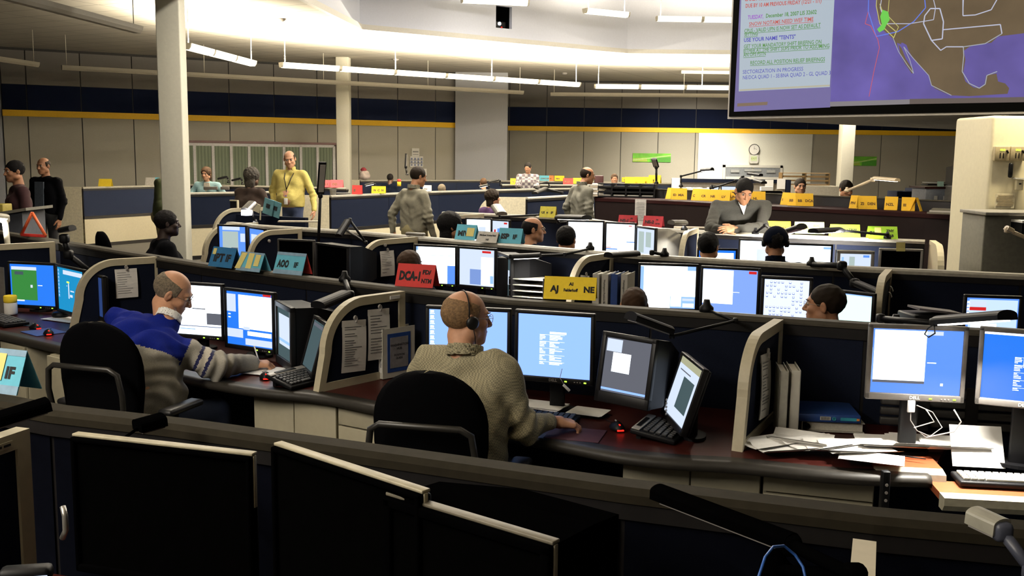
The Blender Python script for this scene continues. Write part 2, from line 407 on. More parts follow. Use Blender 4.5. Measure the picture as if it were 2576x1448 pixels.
# ---- hanging linear light fixtures
FIXN = 0
def fixture(A, B, label, lit=True, power=0, spread=3.1416, hang=None, w=.17, seg=1.22, zc=CZ, group='linear ceiling fixtures'):
    A = Vector(A); B = Vector(B); d = B - A; L = d.length; ang = math.atan2(d.y, d.x)
    t = thing('linear_light', label, 'ceiling light', (A + B) / 2, ang, group)
    n = max(1, round(L / seg)); s = L / n
    mb = MB(); P = [(-w / 2, .05), (-w * .42, -.01), (-w * .25, -.05), (w * .25, -.05), (w * .42, -.01), (w / 2, .05)]
    if lit:
        mb.prism(P, L, M_fixw, plane='YZ', off=-L / 2); mb.build('housing', None, t)
        for i in range(n):
            mb = MB(); xa = -L / 2 + s * i + .035
            mb.prism([(a * 1.04, b * 1.06 - .002) for a, b in P], s - .07, M_tube, plane='YZ', off=xa); mb.build('diffuser', None, t)
        area('uplight', (0, 0, .07), (PI, 0, 0), L, power, (1, .87, .66), t, sy=.14, spread=spread)
        area('downlight', (0, 0, -.07), (0, 0, 0), L, power * .05, (1, .92, .80), t, sy=.12)
    else:
        mb.prism(P, L, M_fixo, plane='YZ', off=-L / 2); mb.build('housing', None, t)
    for i in range(hang or 2):
        f = (i / ((hang or 2) - 1) - .5) * (L - .2); mb = MB(); mb.tube([(f, 0, .04), (f, 0, zc - A.z)], .007, M_fixw, 6); mb.build('hanger', None, t)
    return t
M_fixw = mat('fixture_white', (.7, .66, .55), .5, var=.02)
M_fixo = mat('fixture_unlit', (.36, .34, .29), .5, var=.03)
def FX(u, v, z=3.65): return atz(u, v, z)
fixture(FX(468, 116), FX(637, 160), 'lit hanging linear light just right of the nearest column', power=1000, spread=2.8)
fixture(FX(705, 163), FX(1457, 213), 'longest lit hanging linear light, left of the screen', power=3600, hang=4)
fixture(FX(1495, 217), FX(2300, 226), 'lit hanging linear light running behind the big projection screen', power=3600, hang=4)
fixture(FX(-20, -20), FX(345, 75), 'unlit hanging linear light nearest the upper left corner', lit=False, w=.2)
fixture(FX(-200, 120), FX(93, 163), 'short unlit linear light at the left edge by the wall', lit=False, w=.14)
fixture(FX(155, 170), FX(1315, 233), 'long unlit linear light in front of the left wall', lit=False, w=.14, hang=5)
fixture(FX(1385, 237), FX(2400, 245), 'long unlit linear light in front of the back wall', lit=False, w=.14, hang=4)
g = 'lights in the raised ceiling'
for (a, b, lb) in (((1160, 0), (1330, 8), 'lit linear light cut by the top edge above the projector opening'),
                   ((1470, 27), (1580, 38), 'short lit linear light on the bulkhead right of the projector opening'),
                   ((1650, 47), (2000, 53), 'lit linear light next to the left frame of the projection screen')):
    fixture(FX(*a, 4.95), FX(*b, 4.95), lb, power=70, zc=UZ, group=g)
# smoke detectors
for (u, v, lb) in ((995, 148, 'small round ceiling sprinkler above the long lit light'), (708, 47, 'small round smoke detector on the ceiling right of the nearest column'), (1420, 183, 'small round ceiling sprinkler near the right end of the long lit light')):
    p = atz(u, v, CZ); t = thing('smoke_detector', lb, 'smoke detector', p)
    mb = MB(); mb.lathe([(.09, 0), (.085, -.03), (.04, -.06)], M_silver, n=12); mb.build('housing', None, t)
# unseen lights of the same build, added over and behind the viewer as fill
for (A, B, pw) in (((-3.4, -1.5, 3.7), (-3.4, 2.6, 3.7), 330), ((-2.6, 7.5, 5.2), (-2.4, 11.5, 5.2), 210), ((2.4, 8, 5.2), (2.8, 12, 5.2), 90), ((-1.4, 13.5, 5.2), (1.4, 15.2, 5.2), 480), ((1.2, 17.5, 5.2), (3.4, 18.6, 5.2), 700)):
    t = fixture(A, B, 'unseen linear light added as fill over the rows, outside the picture', power=pw, group='added fill lights outside the picture', zc=UZ if A[2] > 4 else CZ)
    for c in kids(t):
        if c.type == 'LIGHT' and c.name.startswith('downlight'): c.data.energy = pw * .9

# unseen wall washer, added to brighten the door bay
p = atz(1897, 150, CZ - .06); t = thing('wall_washer', 'wall washer added on the ceiling to brighten the white door bay', 'ceiling light', (p.x, 28.6, CZ - .05), 0)
mb = MB(); mb.box((0, 0, 0), (2.2, .12, .09), M_fixw, bev=.01); mb.build('housing', None, t)
area('washer_light', (0, .07, -.02), (math.radians(48), 0, 0), 2.1, 170, (1, .92, .76), t, sy=.1, spread=1.3)
t = thing('wall_washer', 'small lit wall washer above the cream pillar, outside the picture', 'ceiling light', (5.0, 9.15, 3.6), 0)
mb = MB(); mb.box((0, 0, 0.03), (1.0, .12, .07), M_fixw, bev=.01); mb.build('housing', None, t)
area('washer_light', (0, .0, -.02), (math.radians(12), 0, 0), .9, 110, (1, .86, .58), t, sy=.1)
# ================================================================ PARTITIONS, DIVIDERS, DESKS
PT = 1.2      # partition height
def seg_box(mb, a, b, half, z0, z1, m, ext=0):
    a = Vector((a[0], a[1], 0)); b = Vector((b[0], b[1], 0)); d = (b - a); L = d.length; M = Matrix.Translation((a + b) / 2) @ Matrix.Rotation(math.atan2(d.y, d.x), 4, 'Z')
    mb.box((0, 0, (z0 + z1) / 2), (L + ext, half * 2, z1 - z0), m, M=M)
def band(mb, pts, half, z0, z1, m, bev=.012):
    """mitred band following a polyline, with eased top edges"""
    n = len(pts); P = [Vector((p[0], p[1])) for p in pts]; N = []
    for i in range(n):
        d = Vector((0, 0))
        if i > 0: d += (P[i] - P[i - 1]).normalized()
        if i < n - 1: d += (P[i + 1] - P[i]).normalized()
        d.normalize(); N.append(Vector((-d.y, d.x)))
    prof = [(-half, z0), (-half, z1 - bev), (-half + bev, z1), (half - bev, z1), (half, z1 - bev), (half, z0)]
    rings = [[mb.bm.verts.new((P[i].x + N[i].x * a, P[i].y + N[i].y * a, z)) for a, z in prof] for i in range(n)]
    k = mb._mi(m); q = len(prof)
    for A, B in zip(rings, rings[1:]):
        for j in range(q):
            f = mb.bm.faces.new([A[j], B[j], B[(j + 1) % q], A[(j + 1) % q]]); f.material_index = k
    f = mb.bm.faces.new(rings[0]); f.material_index = k; f = mb.bm.faces.new(rings[-1][::-1]); f.material_index = k
def partition(label, pts, half=.045, h=PT, lower=None, capm=None, fab=None, low_m=None, group='workstation partitions', caph=.035, step=1.0, railh=.06):
    o = pts[0]; t = thing('partition', label, 'partition', (o[0], o[1], 0), 0, group)
    L = [(p[0] - o[0], p[1] - o[1]) for p in pts]
    z0 = lower or .1
    for a, b in zip(L, L[1:]):
        d = math.dist(a, b); k = max(1, round(d / step))
        for i in range(k):
            s0, s1 = i / k + .006 / d, (i + 1) / k - .006 / d
            mb = MB(); seg_box(mb, (a[0] + (b[0] - a[0]) * s0, a[1] + (b[1] - a[1]) * s0), (a[0] + (b[0] - a[0]) * s1, a[1] + (b[1] - a[1]) * s1), half - .008, z0, h - .06, None)
            mb.build('fabric_panel', fab or M_navy, t)
    mb = MB(); band(mb, L, half - .014, .1, h - .05, M_rail, .001); mb.build('core', None, t)
    mb = MB(); band(mb, L, half, h - .075, h - caph, M_rail, .004); mb.build('top_rail', None, t)
    mb = MB(); band(mb, L, half + .004, h - caph, h, capm or M_cap, .014); mb.build('top_cap', None, t)
    if lower:
        mb = MB(); band(mb, L, half + .004, lower - railh, lower, M_rail, .003); mb.build('middle_rail', None, t)
        mb = MB(); band(mb, L, half, .07, lower - railh, low_m or M_cream, .001); mb.build('lower_panel', None, t)
    mb = MB(); band(mb, L, half * .9, 0, .1, M_rail, .001); mb.build('base_rail', None, t)
    return t
rowA = [(-3.2, 3.62), (-2.2, 3.22), (-1.33, 2.80), (-.93, 2.67), (-.28, 2.41), (.26, 2.19), (.77, 2.02), (1.6, 1.82), (2.4, 1.7)]
rowB = [(-5.6, 9.9), (-3.89, 8.31), (-2.96, 7.45), (-2.05, 6.62), (-1.22, 5.98), (-.72, 5.63), (0, 5.14), (.7, 4.88), (1.63, 4.52), (2.8, 4.2), (4.2, 4.0)]
rowC = [(-3.0, 10.55), (-2.61, 10.19), (-1.53, 9.56), (-.49, 8.72), (1.01, 7.60), (2.27, 6.98), (3.39, 6.60), (5.2, 6.2)]
rowD = [(-.9, 12.9), (-.35, 12.66), (.25, 12.35), (.86, 11.94), (1.53, 10.45), (2.4, 9.9), (3.86, 9.3)]
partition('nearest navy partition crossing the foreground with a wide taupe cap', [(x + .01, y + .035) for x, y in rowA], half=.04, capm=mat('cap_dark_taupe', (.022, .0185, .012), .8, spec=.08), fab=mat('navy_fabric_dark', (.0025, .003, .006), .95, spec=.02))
partition('navy partition behind the two nearest seated men', rowB, caph=.024)
partition('navy partition carrying the tents lettered MIV and ISP', rowC, capm=mat('cap_pale', (.32, .30, .25), .45))
partition('partition carrying the lime tents, the leaning man behind it', rowD, capm=mat('cap_pale', (.32, .30, .25), .45))
capg = mat('cap_pale', (.32, .30, .25), .45)
fabB = mat('navy_fabric_far', (.0065, .010, .024), .9, var=.3, scale=300, bump=.15, spec=.1)  # navy of the far partitions, slightly bluer
def far_row(label, pts, **k): return partition(label, pts, half=.05, lower=.62, capm=capg, fab=fabB, low_m=M_cream, step=1.3, **k)
def e2(u, v, z=PT): p = atz(u, v, z); return (p.x, p.y)
far_row('far left partition with navy top and cream base, left of the nearest column', [e2(205, 470), e2(400, 465)], group='far partitions')
far_row('grey capped partition in front of the woman in light blue', [e2(470, 484), e2(715, 480)], group='far partitions')
far_row('long far partition running behind the walking man in grey', [e2(828, 491), e2(1100, 480), e2(1330, 474), e2(1520, 471)], group='far partitions')
far_row('far partition with a cream rounded end, right of the walking man', [e2(1322, 496), e2(1450, 489), e2(1500, 487)], group='far partitions')
far_row('far partition under the pink tents', [e2(480, 463), e2(800, 470), e2(874, 472)], group='far partitions')
far_row('farthest partition before the left wall, behind the santa figure', [e2(905, 452), e2(1260, 452)], group='far partitions')
far_row('far partition carrying the row of blue and orange tents', [e2(1262, 463), e2(1500, 464)], group='far partitions')
far_row('farthest partition in front of the back wall', [e2(1230, 453), e2(1500, 456), e2(1830, 462)], group='far partitions')
# curved cream end panels
def end_panel(label, base, ang, L=.9, h=PT, low=0, m=None, th=.05, r=.38, group='cream end panels'):
    """base: the corner at the partition; the panel runs to local -x, its far top corner rounded"""
    t = thing('end_panel', label, 'end panel', (base[0], base[1], 0), ang, group)
    P = [(0, low), (0, h)] + [(-L + r - r * math.sin(a), h - r + r * math.cos(a)) for a in [i * PI / 2 / 10 for i in range(11)]] + [(-L, low)]
    mb = MB(); mb.prism(P, th, m or M_cream, off=-th / 2); mb.build('board', None, t)
    mb = MB(); mb.prism([(x * 1.0, z) for x, z in P], .006, mat('cream_edge', (.66, .6, .44), .5), off=-th / 2 - .004); o = mb.build('edge_band', None, t)
    return t
p = e2(205, 470); q = e2(112, 472)
end_panel('cream end panel of the far left partition, beside the man in the dark jacket', p, math.atan2(p[1] - q[1] - .6, p[0] - q[0]), L=.82, r=.22)
p = e2(828, 491); end_panel('rounded cream end panel in front of the man in the yellow shirt', p, .12, L=.80, r=.34)
p = e2(1322, 496); end_panel('rounded cream end panel just left of the blurred grey haired man', p, .05, L=.82, r=.3)
p = e2(905, 452); end_panel('small cream end panel behind the column by the santa figure', (p[0], p[1]), .05, L=.4, r=.05)
p = (3.92, 9.28); end_panel('cream end panel closing the partition with the lime tents', p, math.atan2(.85, .25), L=.75, r=.3)

def divider(label, back, front, h=.46, z=.74, r=.26, th=.045, papers=(), pins=(), fab=None):
    """side screen on the desk: pale frame with a rounded front corner around a navy pin board"""
    b = Vector((back[0], back[1], z)); f = Vector((front[0], front[1], z)); d = f - b; L = d.length
    t = thing('side_divider', label, 'divider', b, math.atan2(d.y, d.x), 'curved side dividers')
    def outline(o, rr):
        P = [(o, o * .9), (o, h - o), ]
        cx, cz = L * .93 - rr - o, h - rr - o
        P += [(cx + rr * math.sin(a), cz + rr * math.cos(a)) for a in [i * PI / 2 / 12 for i in range(13)]]
        P += [(L - o * 1.1, o * .9)]
        return P
    A, B = outline(0, r), outline(.045, r * .8)
    mb = MB(); n = len(A)
    for s in (-1, 1):
        y = s * th / 2
        for i in range(n):
            j = (i + 1) % n
            mb.poly([(A[i][0], y, A[i][1]), (A[j][0], y, A[j][1]), (B[j][0], y, B[j][1]), (B[i][0], y, B[i][1])])
    for P in (A, B):
        for i in range(n):
            j = (i + 1) % n; mb.poly([(P[i][0], -th / 2, P[i][1]), (P[j][0], -th / 2, P[j][1]), (P[j][0], th / 2, P[j][1]), (P[i][0], th / 2, P[i][1])])
    mb.build('frame', M_frame, t)
    mb = MB(); mb.prism(B, th * .6, fab or M_navy, off=-th * .3); mb.build('pin_board', None, t)
    return t
def sheet(label, parent_t, x, z, w, h, side=1, tilt=.0, lines=14, clip=True, name='paper_sheet', group='papers pinned to dividers'):
    """sheet pinned on a divider: its own thing"""
    M = parent_t.matrix_world if False else (Matrix.Translation(parent_t.location) @ Matrix.Rotation(parent_t.rotation_euler.z, 4, 'Z'))
    p = M @ Vector((x, side * .026, z))
    t = thing(name, label, 'paper', p, parent_t.rotation_euler.z + (PI if side > 0 else 0), group)
    R = Matrix.Rotation(tilt, 4, 'Y')
    mb = MB(); k = 8
    for i in range(k):
        z0, z1 = -h * i / k, -h * (i + 1) / k; c = lambda q: -.004 - .012 * math.sin(q * 2.2) * (1 if i else .3)
        mb.poly([R @ Vector(a) for a in ((-w / 2, c(i / k), z0), (w / 2, c(i / k), z0), (w / 2, c((i + 1) / k), z1), (-w / 2, c((i + 1) / k), z1))], M_paper)
        mb.poly([R @ Vector(a) for a in ((-w / 2, c(i / k) + .004, z0), (w / 2, c(i / k) + .004, z0), (w / 2, c((i + 1) / k) + .004, z1), (-w / 2, c((i + 1) / k) + .004, z1))], M_paper)
    mb.build('sheets', None, t)
    mb = MB(); g = mat('grey_print', (.2, .2, .2), .8); rr = random.Random(int(abs(x) * 1000) + lines)
    for i in range(lines):
        zz = -h * (.12 + .78 * i / lines); ww = w * rr.uniform(.3, .8); 
        if rr.random() < .12: continue
        yy = -.0055 - .012 * math.sin(-zz / h * 2.2)
        mb.poly([R @ Vector(a) for a in ((-w * .42, yy, zz), (-w * .42 + ww, yy, zz), (-w * .42 + ww, yy, zz - h * .016), (-w * .42, yy, zz - h * .016))], g)
    mb.build('print', None, t, fix=False)
    if clip:
        mb = MB(); mb.tube([(.01, -.012, .012), (0, -.016, -.012)], .006, M_silver, 8); mb.lathe([(.013, 0), (.011, .008)], M_silver, n=10, c=(0, 0, .0), M=Matrix.Translation((0, -.01, .014)) @ Matrix.Rotation(PI / 2, 4, 'X')); mb.build('magnet_clip', None, t)
    return t
d0 = divider('divider at the left edge behind the green map screen', (-3.72, 8.05), (-4.3, 7.5), r=.15)
d1 = divider('curved divider behind the man in the blue and grey sweater', (-2.50, 7.02), (-2.98, 6.62), r=.27)
d2 = divider('curved divider with two hanging documents, left of the man with the headset', (-.60, 5.40), (-.99, 4.94), r=.27)
d3 = divider('curved divider left of the upright and lying binders at right', (1.25, 4.60), (.94, 4.0), r=.24)
d4 = divider('curved divider with one sheet, behind the red tent', (-.87, 8.95), (-1.34, 8.40), r=.26)
d5 = divider('curved divider with a clipped sheet, behind the yellow tent lettered AJ', (.77, 7.72), (.40, 7.22), r=.26)
d6 = divider('curved divider with two white hooks, above the right hand monitors', (2.58, 6.78), (2.28, 6.15), r=.24)
d7 = divider('curved divider above the light blue tents', (-2.08, 9.75), (-2.52, 9.28), r=.27)
d8 = divider('curved divider around the small satellite map screen', (-2.70, 10.5), (-3.16, 9.98), r=.3)
d9 = divider('farther curved divider below the seated woman in brown', (-3.0, 12.9), (-3.72, 12.1), r=.32, h=.5)
d10 = divider('curved divider beside the woman with dark curly hair', (-.38, 12.55), (-.9, 11.9), r=.3)
d11 = divider('curved divider left of the dark haired head, below the leaning man', (1.84, 9.95), (1.54, 9.15), r=.3, h=.5)
dA = divider('big divider at the lower left edge with a small label on its frame', (-1.32, 2.62), (-1.52, 2.0), r=.2)
dA2 = divider('slanted divider in the lower right corner behind the blue cable', (.72, 1.93), (.53, 1.42), r=.12, h=.445)
sheet('two page document clipped on the divider left of the headset man, front one', d2, .37, .345, .16, .27, 1, .06, 18)
sheet('document clipped behind the front one, near the spiral binders', d2, .20, .385, .15, .27, 1, .04, 14)
sheet('white sheet pinned on the divider behind the red tent', d4, .38, .36, .16, .22, 1, 0, 12)
sheet('small sheet under a clip on the divider behind the yellow tent', d5, .42, .32, .12, .18, 1, .15, 7)
sheet('curled white sheet hanging on the divider left of the upright binders', d3, .36, .36, .17, .28, 1, .08, 16)
sheet('grey sheet behind the head of the man in the sweater', d1, .25, .39, .15, .2, 1, .0, 10)
for (dv, x, z) in ((d7, .38, .36), (d8, .36, .40), (d4, .40, .41), (d9, .6, .38)):
    mb = MB(); mb.lathe([(.016, 0), (.016, .01), (.01, .014)], M_silver, n=10, M=Matrix.Translation((x, .024, z)) @ Matrix.Rotation(-PI / 2, 4, 'X')); mb.build('magnet', None, dv)
for x, z in ((.14, .36), (.22, .33)):
    mb = MB(); mb.tube([(x, .024, z), (x + .012, .04, z - .01), (x + .01, .045, z - .035), (x - .01, .045, z - .03), (x - .004, .03, z)], .004, M_white, 6); mb.build('hook', None, d6)
mb = MB(); mb.box((.08, .0265, .436), (.07, .004, .018), M_paper); mb.build('frame_label', None, d2)
mb = MB(); mb.box((.10, .0265, .436), (.07, .004, .018), M_frame); [mb.box((.085 + .03 * k, .029, .436), (.022, .002, .006), M_ink) for k in range(2)]; mb.build('frame_label', None, dA)

def desk(label, front, back, z=.74, th=.03, rim=.028, topm=None, rimm=None):
    """continuous worktop between its front edge and its rear edge, with a round bumper"""
    t = thing('worktop', label, 'worktop', (front[0][0], front[0][1], 0), 0, 'worktops')
    o = Vector((front[0][0], front[0][1], 0)); Fp = [Vector((p[0], p[1], 0)) - o for p in front]; Bp = [Vector((p[0], p[1], 0)) - o for p in back]
    mb = MB()
    P = [(p.x, p.y) for p in Fp] + [(p.x, p.y) for p in Bp[::-1]]
    mb.prism(P, th, topm or M_desk, plane='XY', off=z - th); mb.build('surface', None, t)
    mb = MB(); R = []
    for i, p in enumerate(Fp):
        d = (Fp[min(i + 1, len(Fp) - 1)] - Fp[max(i - 1, 0)]).normalized(); n = Vector((d.y, -d.x, 0))
        R.append([mb.bm.verts.new(p + n * a + Vector((0, 0, b))) for a, b in ((-.06, z + .003), (rim * .4, z + .002), (rim * .85, z - .010), (rim, z - .024), (rim * .8, z - .040), (-.03, z - .042))])
    for A, B in zip(R, R[1:]):
        for j in range(6): f = mb.bm.faces.new([A[j], B[j], B[(j + 1) % 6], A[(j + 1) % 6]]); f.smooth = j < 4
    mb.bm.faces.new(R[0]); mb.bm.faces.new(R[-1])
    mb.build('bumper_edge', rimm or M_edge, t); return t
def smooth(P, n=3):
    """round off a polyline"""
    for _ in range(n):
        Q = [P[0]]
        for a, b in zip(P, P[1:]): Q += [(a[0] * .75 + b[0] * .25, a[1] * .75 + b[1] * .25), (a[0] * .25 + b[0] * .75, a[1] * .25 + b[1] * .75)]
        P = Q + [P[-1]]
    return P
fB = [e2(u, v, .74) for u, v in ((-160, 805), (0, 838), (130, 866), (300, 905), (480, 948), (640, 978), (800, 990), (960, 1022), (1130, 1062), (1300, 1090), (1450, 1118), (1560, 1140), (1700, 1155), (1860, 1162), (2100, 1190), (2340, 1196))]
bB = [(p[0], p[1] - .055) for p in rowB if p[0] > -4.7 and p[0] < 2.0]
desk('dark red worktop with black bumper in front of the two nearest men', smooth(fB, 2), [(-4.6, 8.9)] + bB + [(2.0, 4.36)])
fC = [(-3.3, 9.5), (-2.2, 8.95), (-1.2, 8.2), (-.2, 7.5), (.7, 6.85), (1.7, 6.3), (2.8, 5.85), (3.9, 5.6)]
desk('worktop of the second row behind the lettered tents', fC, [(p[0], p[1] - .055) for p in rowC[:-1]] + [(4.2, 6.4)])
fD = [(-.95, 11.95), (.0, 11.6), (.75, 10.9), (1.5, 9.6), (2.4, 9.0), (3.55, 8.55)]
desk('worktop of the third row below the leaning man', fD, [(p[0], p[1] - .055) for p in rowD])
fA = [(-2.6, 2.75), (-1.5, 2.15), (-.6, 1.75), (.3, 1.35), (1.2, 1.15), (1.9, 1.05)]
desk('unlit worktop below the foreground monitors', fA, [(p[0], p[1] - .07) for p in rowA[1:-1]])
# cabinets under row B
def cabinet(label, a, b, z1=.695, z0=.06, split='door', depth=.5, group='cream cabinets under the worktop', sideface=True):
    a = Vector((a[0], a[1], 0)); b = Vector((b[0], b[1], 0)); d = b - a; L = d.length
    t = thing('cabinet', label, 'cabinet', a, math.atan2(d.y, d.x), group)
    mb = MB(); mb.box((L / 2, depth / 2 + .02, (z0 + z1) / 2), (L, depth, z1 - z0), M_cab, bev=.004); mb.build('body', None, t)
    if split == 'door':
        for i in range(2):
            mb = MB(); mb.box((L * (.25 + .5 * i), .008, (z0 + z1) / 2), (L / 2 - .006, .02, z1 - z0 - .01), M_cab, bev=.003); mb.build('door', None, t)
    elif split == 'panel':
        mb = MB(); mb.box((L / 2, .008, (z0 + z1) / 2), (L - .006, .02, z1 - z0 - .01), M_cab, bev=.003); mb.build('front_panel', None, t)
    else:
        hs = [.10, .26, .24]; z = z1
        for i, hh in enumerate(hs):
            mb = MB(); mb.box((L / 2, .008, z - hh / 2), (L - .006, .02, hh - .008), M_cab, bev=.003); dr = mb.build('drawer', None, t)
            if i > 0:
                mb = MB(); zz = z - .10; mb.tube([(L / 2 - .075, -.004, zz), (L / 2 - .05, -.022, zz - .004), (L / 2, -.028, zz - .005), (L / 2 + .05, -.022, zz - .004), (L / 2 + .075, -.004, zz)], .005, M_chrome, 8)
                mb.build('handle', None, dr)
            z -= hh
    return t
M_cab = mat('cabinet_cream', (.36, .325, .23), .55, var=.03)
def cz(u, v): return e2(u, v, .66)
cabinet('cream cabinet with plain doors, right of the man in the sweater', e2(638, 1000, .66), e2(846, 1035, .66), split='door')
cabinet('cream drawer cabinet just left of the headset man\'s chair', e2(850, 1036, .66), e2(1040, 1072, .66), split='drawer')
cabinet('cream cabinet with plain doors below the foreground of the right divider', e2(1566, 1165, .66), e2(1914, 1196, .66), split='door')
cabinet('cream drawer cabinet below the spread papers', e2(1920, 1197, .66), e2(2200, 1226, .66), split='drawer')
cabinet('cream cabinet panel left of the first swivel chair', e2(118, 905, .66), e2(235, 935, .66), split='panel')
cabinet('narrow cream cabinet panel at the knee space left edge', e2(1, 868, .66), e2(60, 885, .66), split='panel')
# ================================================================ MONITORS
def col_icons(n, x=.02, y=.02, m=None): return [(x, y + .085 * i, x + .045, y + .085 * i + .04, m or E_white) for i in range(n)] + [(x - .005, y + .05 + .085 * i, x + .055, y + .06 + .085 * i, m or E_white) for i in range(n)]
def listing(x, y, m, s=1.0):
    r = random.Random(5); L = [(x + .12 * s, y, x + .32 * s, y + .03 * s, m)]
    for i in range(22):
        yy = y + (.05 + i * .019) * s
        if i % 5 != 4: L += [(x, yy, x + r.uniform(.03, .08) * s, yy + .010 * s, m), (x + .12 * s, yy, x + (.12 + r.uniform(.04, .16)) * s, yy + .012 * s, m)]
        if i % 5 == 0: L.append((x, yy - .008 * s, x + .3 * s, yy - .005 * s, m))
    return L
def monitor(label, TL, TR, vb, Yl, Yr, bg, content=(), bezel=None, deskz=.74, bez=.018, bot=.026, kind='flat', tilt=0, lean=0, stand=True, leds=True, edge=None, h=None, group='computer monitors', logo=False, housing=None):
    A = aty(*TL, Yl); B = aty(*TR, Yr); d = B - A; w = math.hypot(d.x, d.y); ang = math.atan2(d.y, d.x)
    zt = (A.z + B.z) / 2
    if h is None: h = zt - aty(TL[0], vb, Yl).z
    c = (A + B) / 2; bm_ = bezel or M_bezel
    t = thing('monitor', label, 'monitor', (c.x, c.y, deskz), ang, group)
    zc = zt - deskz
    M = Matrix.Translation((0, 0, zc)) @ Matrix.Rotation(lean, 4, 'Y') @ Matrix.Rotation(tilt, 4, 'X')
    # bezel ring
    mb = MB(); th = .03
    for (cx, cz2, sx, sz) in ((0, -bez / 2, w, bez), (0, -h + bot / 2, w, bot), (-w / 2 + bez / 2, -h / 2, bez, h - .001), (w / 2 - bez / 2, -h / 2, bez, h - .001)):
        mb.box((cx, .0, cz2), (sx, th, sz), bm_, M=M, bev=.004)
    mb.build('bezel', None, t)
    sw, sh = w - 2 * bez, h - bez - bot
    X = lambda f: -sw / 2 + f * sw
    Z = lambda f: -bez - f * sh
    mb = MB(); mb.poly([M @ Vector(p) for p in ((X(0), -.006, Z(1)), (X(1), -.006, Z(1)), (X(1), -.006, Z(0)), (X(0), -.006, Z(0)))], bg)
    for i, (a, b, c2, d2_, m) in enumerate(content):
        a, b, c2, d2_ = [max(0, min(1, q)) for q in (a, b, c2, d2_)]
        if c2 - a < 1e-4 or d2_ - b < 1e-4: continue
        y = -.0062 - .00003 * (i + 1)
        mb.poly([M @ Vector(p) for p in ((X(a), y, Z(d2_)), (X(c2), y, Z(d2_)), (X(c2), y, Z(b)), (X(a), y, Z(b)))], m)
    mb.build('screen', None, t, fix=False)
    mb = MB()
    if kind == 'crt':
        hm = housing or M_black
        P0 = [(-w / 2 + .004, -h + .004), (w / 2 - .004, -h + .004), (w / 2 - .004, -.004), (-w / 2 + .004, -.004)]
        R0 = [mb.bm.verts.new(M @ Vector((x, .012, z))) for x, z in P0]; R1 = [mb.bm.verts.new(M @ Vector((x * .97, .14, z * .97 - .004))) for x, z in P0]
        R2 = [mb.bm.verts.new(M @ Vector((x * .62, .34, z * .62 - h * .2))) for x, z in P0]
        for Ra, Rb in ((R0, R1), (R1, R2)):
            for k in range(4): mb.bm.faces.new([Ra[k], Ra[(k + 1) % 4], Rb[(k + 1) % 4], Rb[k]])
        mb.bm.faces.new(R2); mb.bm.faces.new(R0)
        mb.build('tube_housing', hm, t)
    else:
        mb.box((0, .018, -h / 2), (w - .01, .02, h - .012), M_black, M=M, bev=.006); mb.box((0, .038, -h / 2), (w * .55, .03, h * .55), M_black, M=M, bev=.012)
        mb.build('back_housing', None, t)
    if stand:
        zb = (M @ Vector((0, 0, -h))).z; yb = (M @ Vector((0, .05, -h * .8))).y
        if zb > .01:
            mb = MB(); mb.box((0, yb + .02, (zb + .1) / 2), (.07, .035, zb + .1), M_black, bev=.008); mb.build('stand_neck', None, t)
            mb = MB(); mb.prism([(.09 * math.cos(a), .06 * math.sin(a) + yb + .02) for a in [i * 2 * PI / 20 for i in range(20)]], .014, M_black, plane='XY', off=0.001); mb.build('stand_base', None, t)
    if edge:
        mb = MB(); mb.box((0, .006, .003), (w + .002, .022, .007), edge, M=M, bev=.002); mb.box((w / 2 + .001, .004, -.06), (.004, .010, .12), edge, M=M, bev=.001); mb.build('rim_strip', None, t)
    if leds:
        mb = MB()
        for x, m in ((w * .16, E_led), (w * .40, E_led)):
            mb.box((x, -.016, -h + bot * .45), (.012, .003, .006), m, M=M, bev=.001)
        for k in range(3): mb.box((w * (.27 + .035 * k), -.016, -h + bot * .45), (.006, .003, .004), M_silver, M=M)
        mb.build('buttons', None, t)
    if logo:
        mb = MB(); add_text(mb, 'DELL', .018, lambda x, y: M @ Vector((x, -.0165, -h + bot * .3 + y)), M_silver if bm_ is M_bezel else M_paper, center=True, bold=.03); mb.build('logo', None, t)
    return t
Wn = E_white
monitor('monitor with a green map window on a royal blue desktop, at the left edge', (20, 655), (142, 663), 772, 7.35, 7.25, E_blue2, [(.03, .06, .60, .88, E_green), (.03, .06, .60, .14, E_pale), (.10, .18, .3, .26, E_teal), (.45, .5, .5, .57, E_pale), (.62, .50, .72, .515, Wn), (.03, .88, .3, .91, Wn)])
monitor('cyan monitor standing obliquely right of the green map screen', (143, 663), (214, 678), 783, 7.12, 6.78, E_cyan, [(.22, .05, .95, .15, E_pale), (.35, .3, .45, .34, E_led), (.40, .35, .44, .7, E_pale), (.34, .4, .37, .42, E_pale), (.48, .5, .62, .53, E_pale), (.46, .6, .56, .66, E_pale)] + col_icons(8, .02, .05, E_sky))
monitor('dim blue monitor mostly hidden by the divider behind the sweater man', (217, 680), (262, 694), 790, 6.95, 6.65, E_dark, [(.1, .1, .6, .8, E_cyan)], leds=False)
monitor('monitor with a white weather map right of the sweater man\'s head', (418, 703), (563, 716), 862, 6.02, 5.9, E_white, [(.0, .86, 1, 1, Wn), (.72, .55, 1, .78, E_grey), (.15, .40, .25, .45, E_grey), (.45, .46, .7, .48, E_grey), (0, .82, 1, .835, E_dark), (.2, .88, .5, .90, E_sky), (.28, .29, .34, .37, E_red)], h=.345)
monitor('blue and white monitor above the writing hand', (566, 722), (692, 735), 872, 5.86, 5.66, E_blue2, [(.26, .05, 1, .68, Wn), (.0, .05, .2, .38, E_pale), (.03, .42, .08, .44, Wn), (.03, .48, .08, .50, Wn), (.0, .70, .35, .86, E_pale), (.4, .86, .98, .98, E_pale), (.8, .0, .97, .04, E_red), (.45, .72, .97, .8, Wn), (.36, .64, .5, .7, E_pale)])
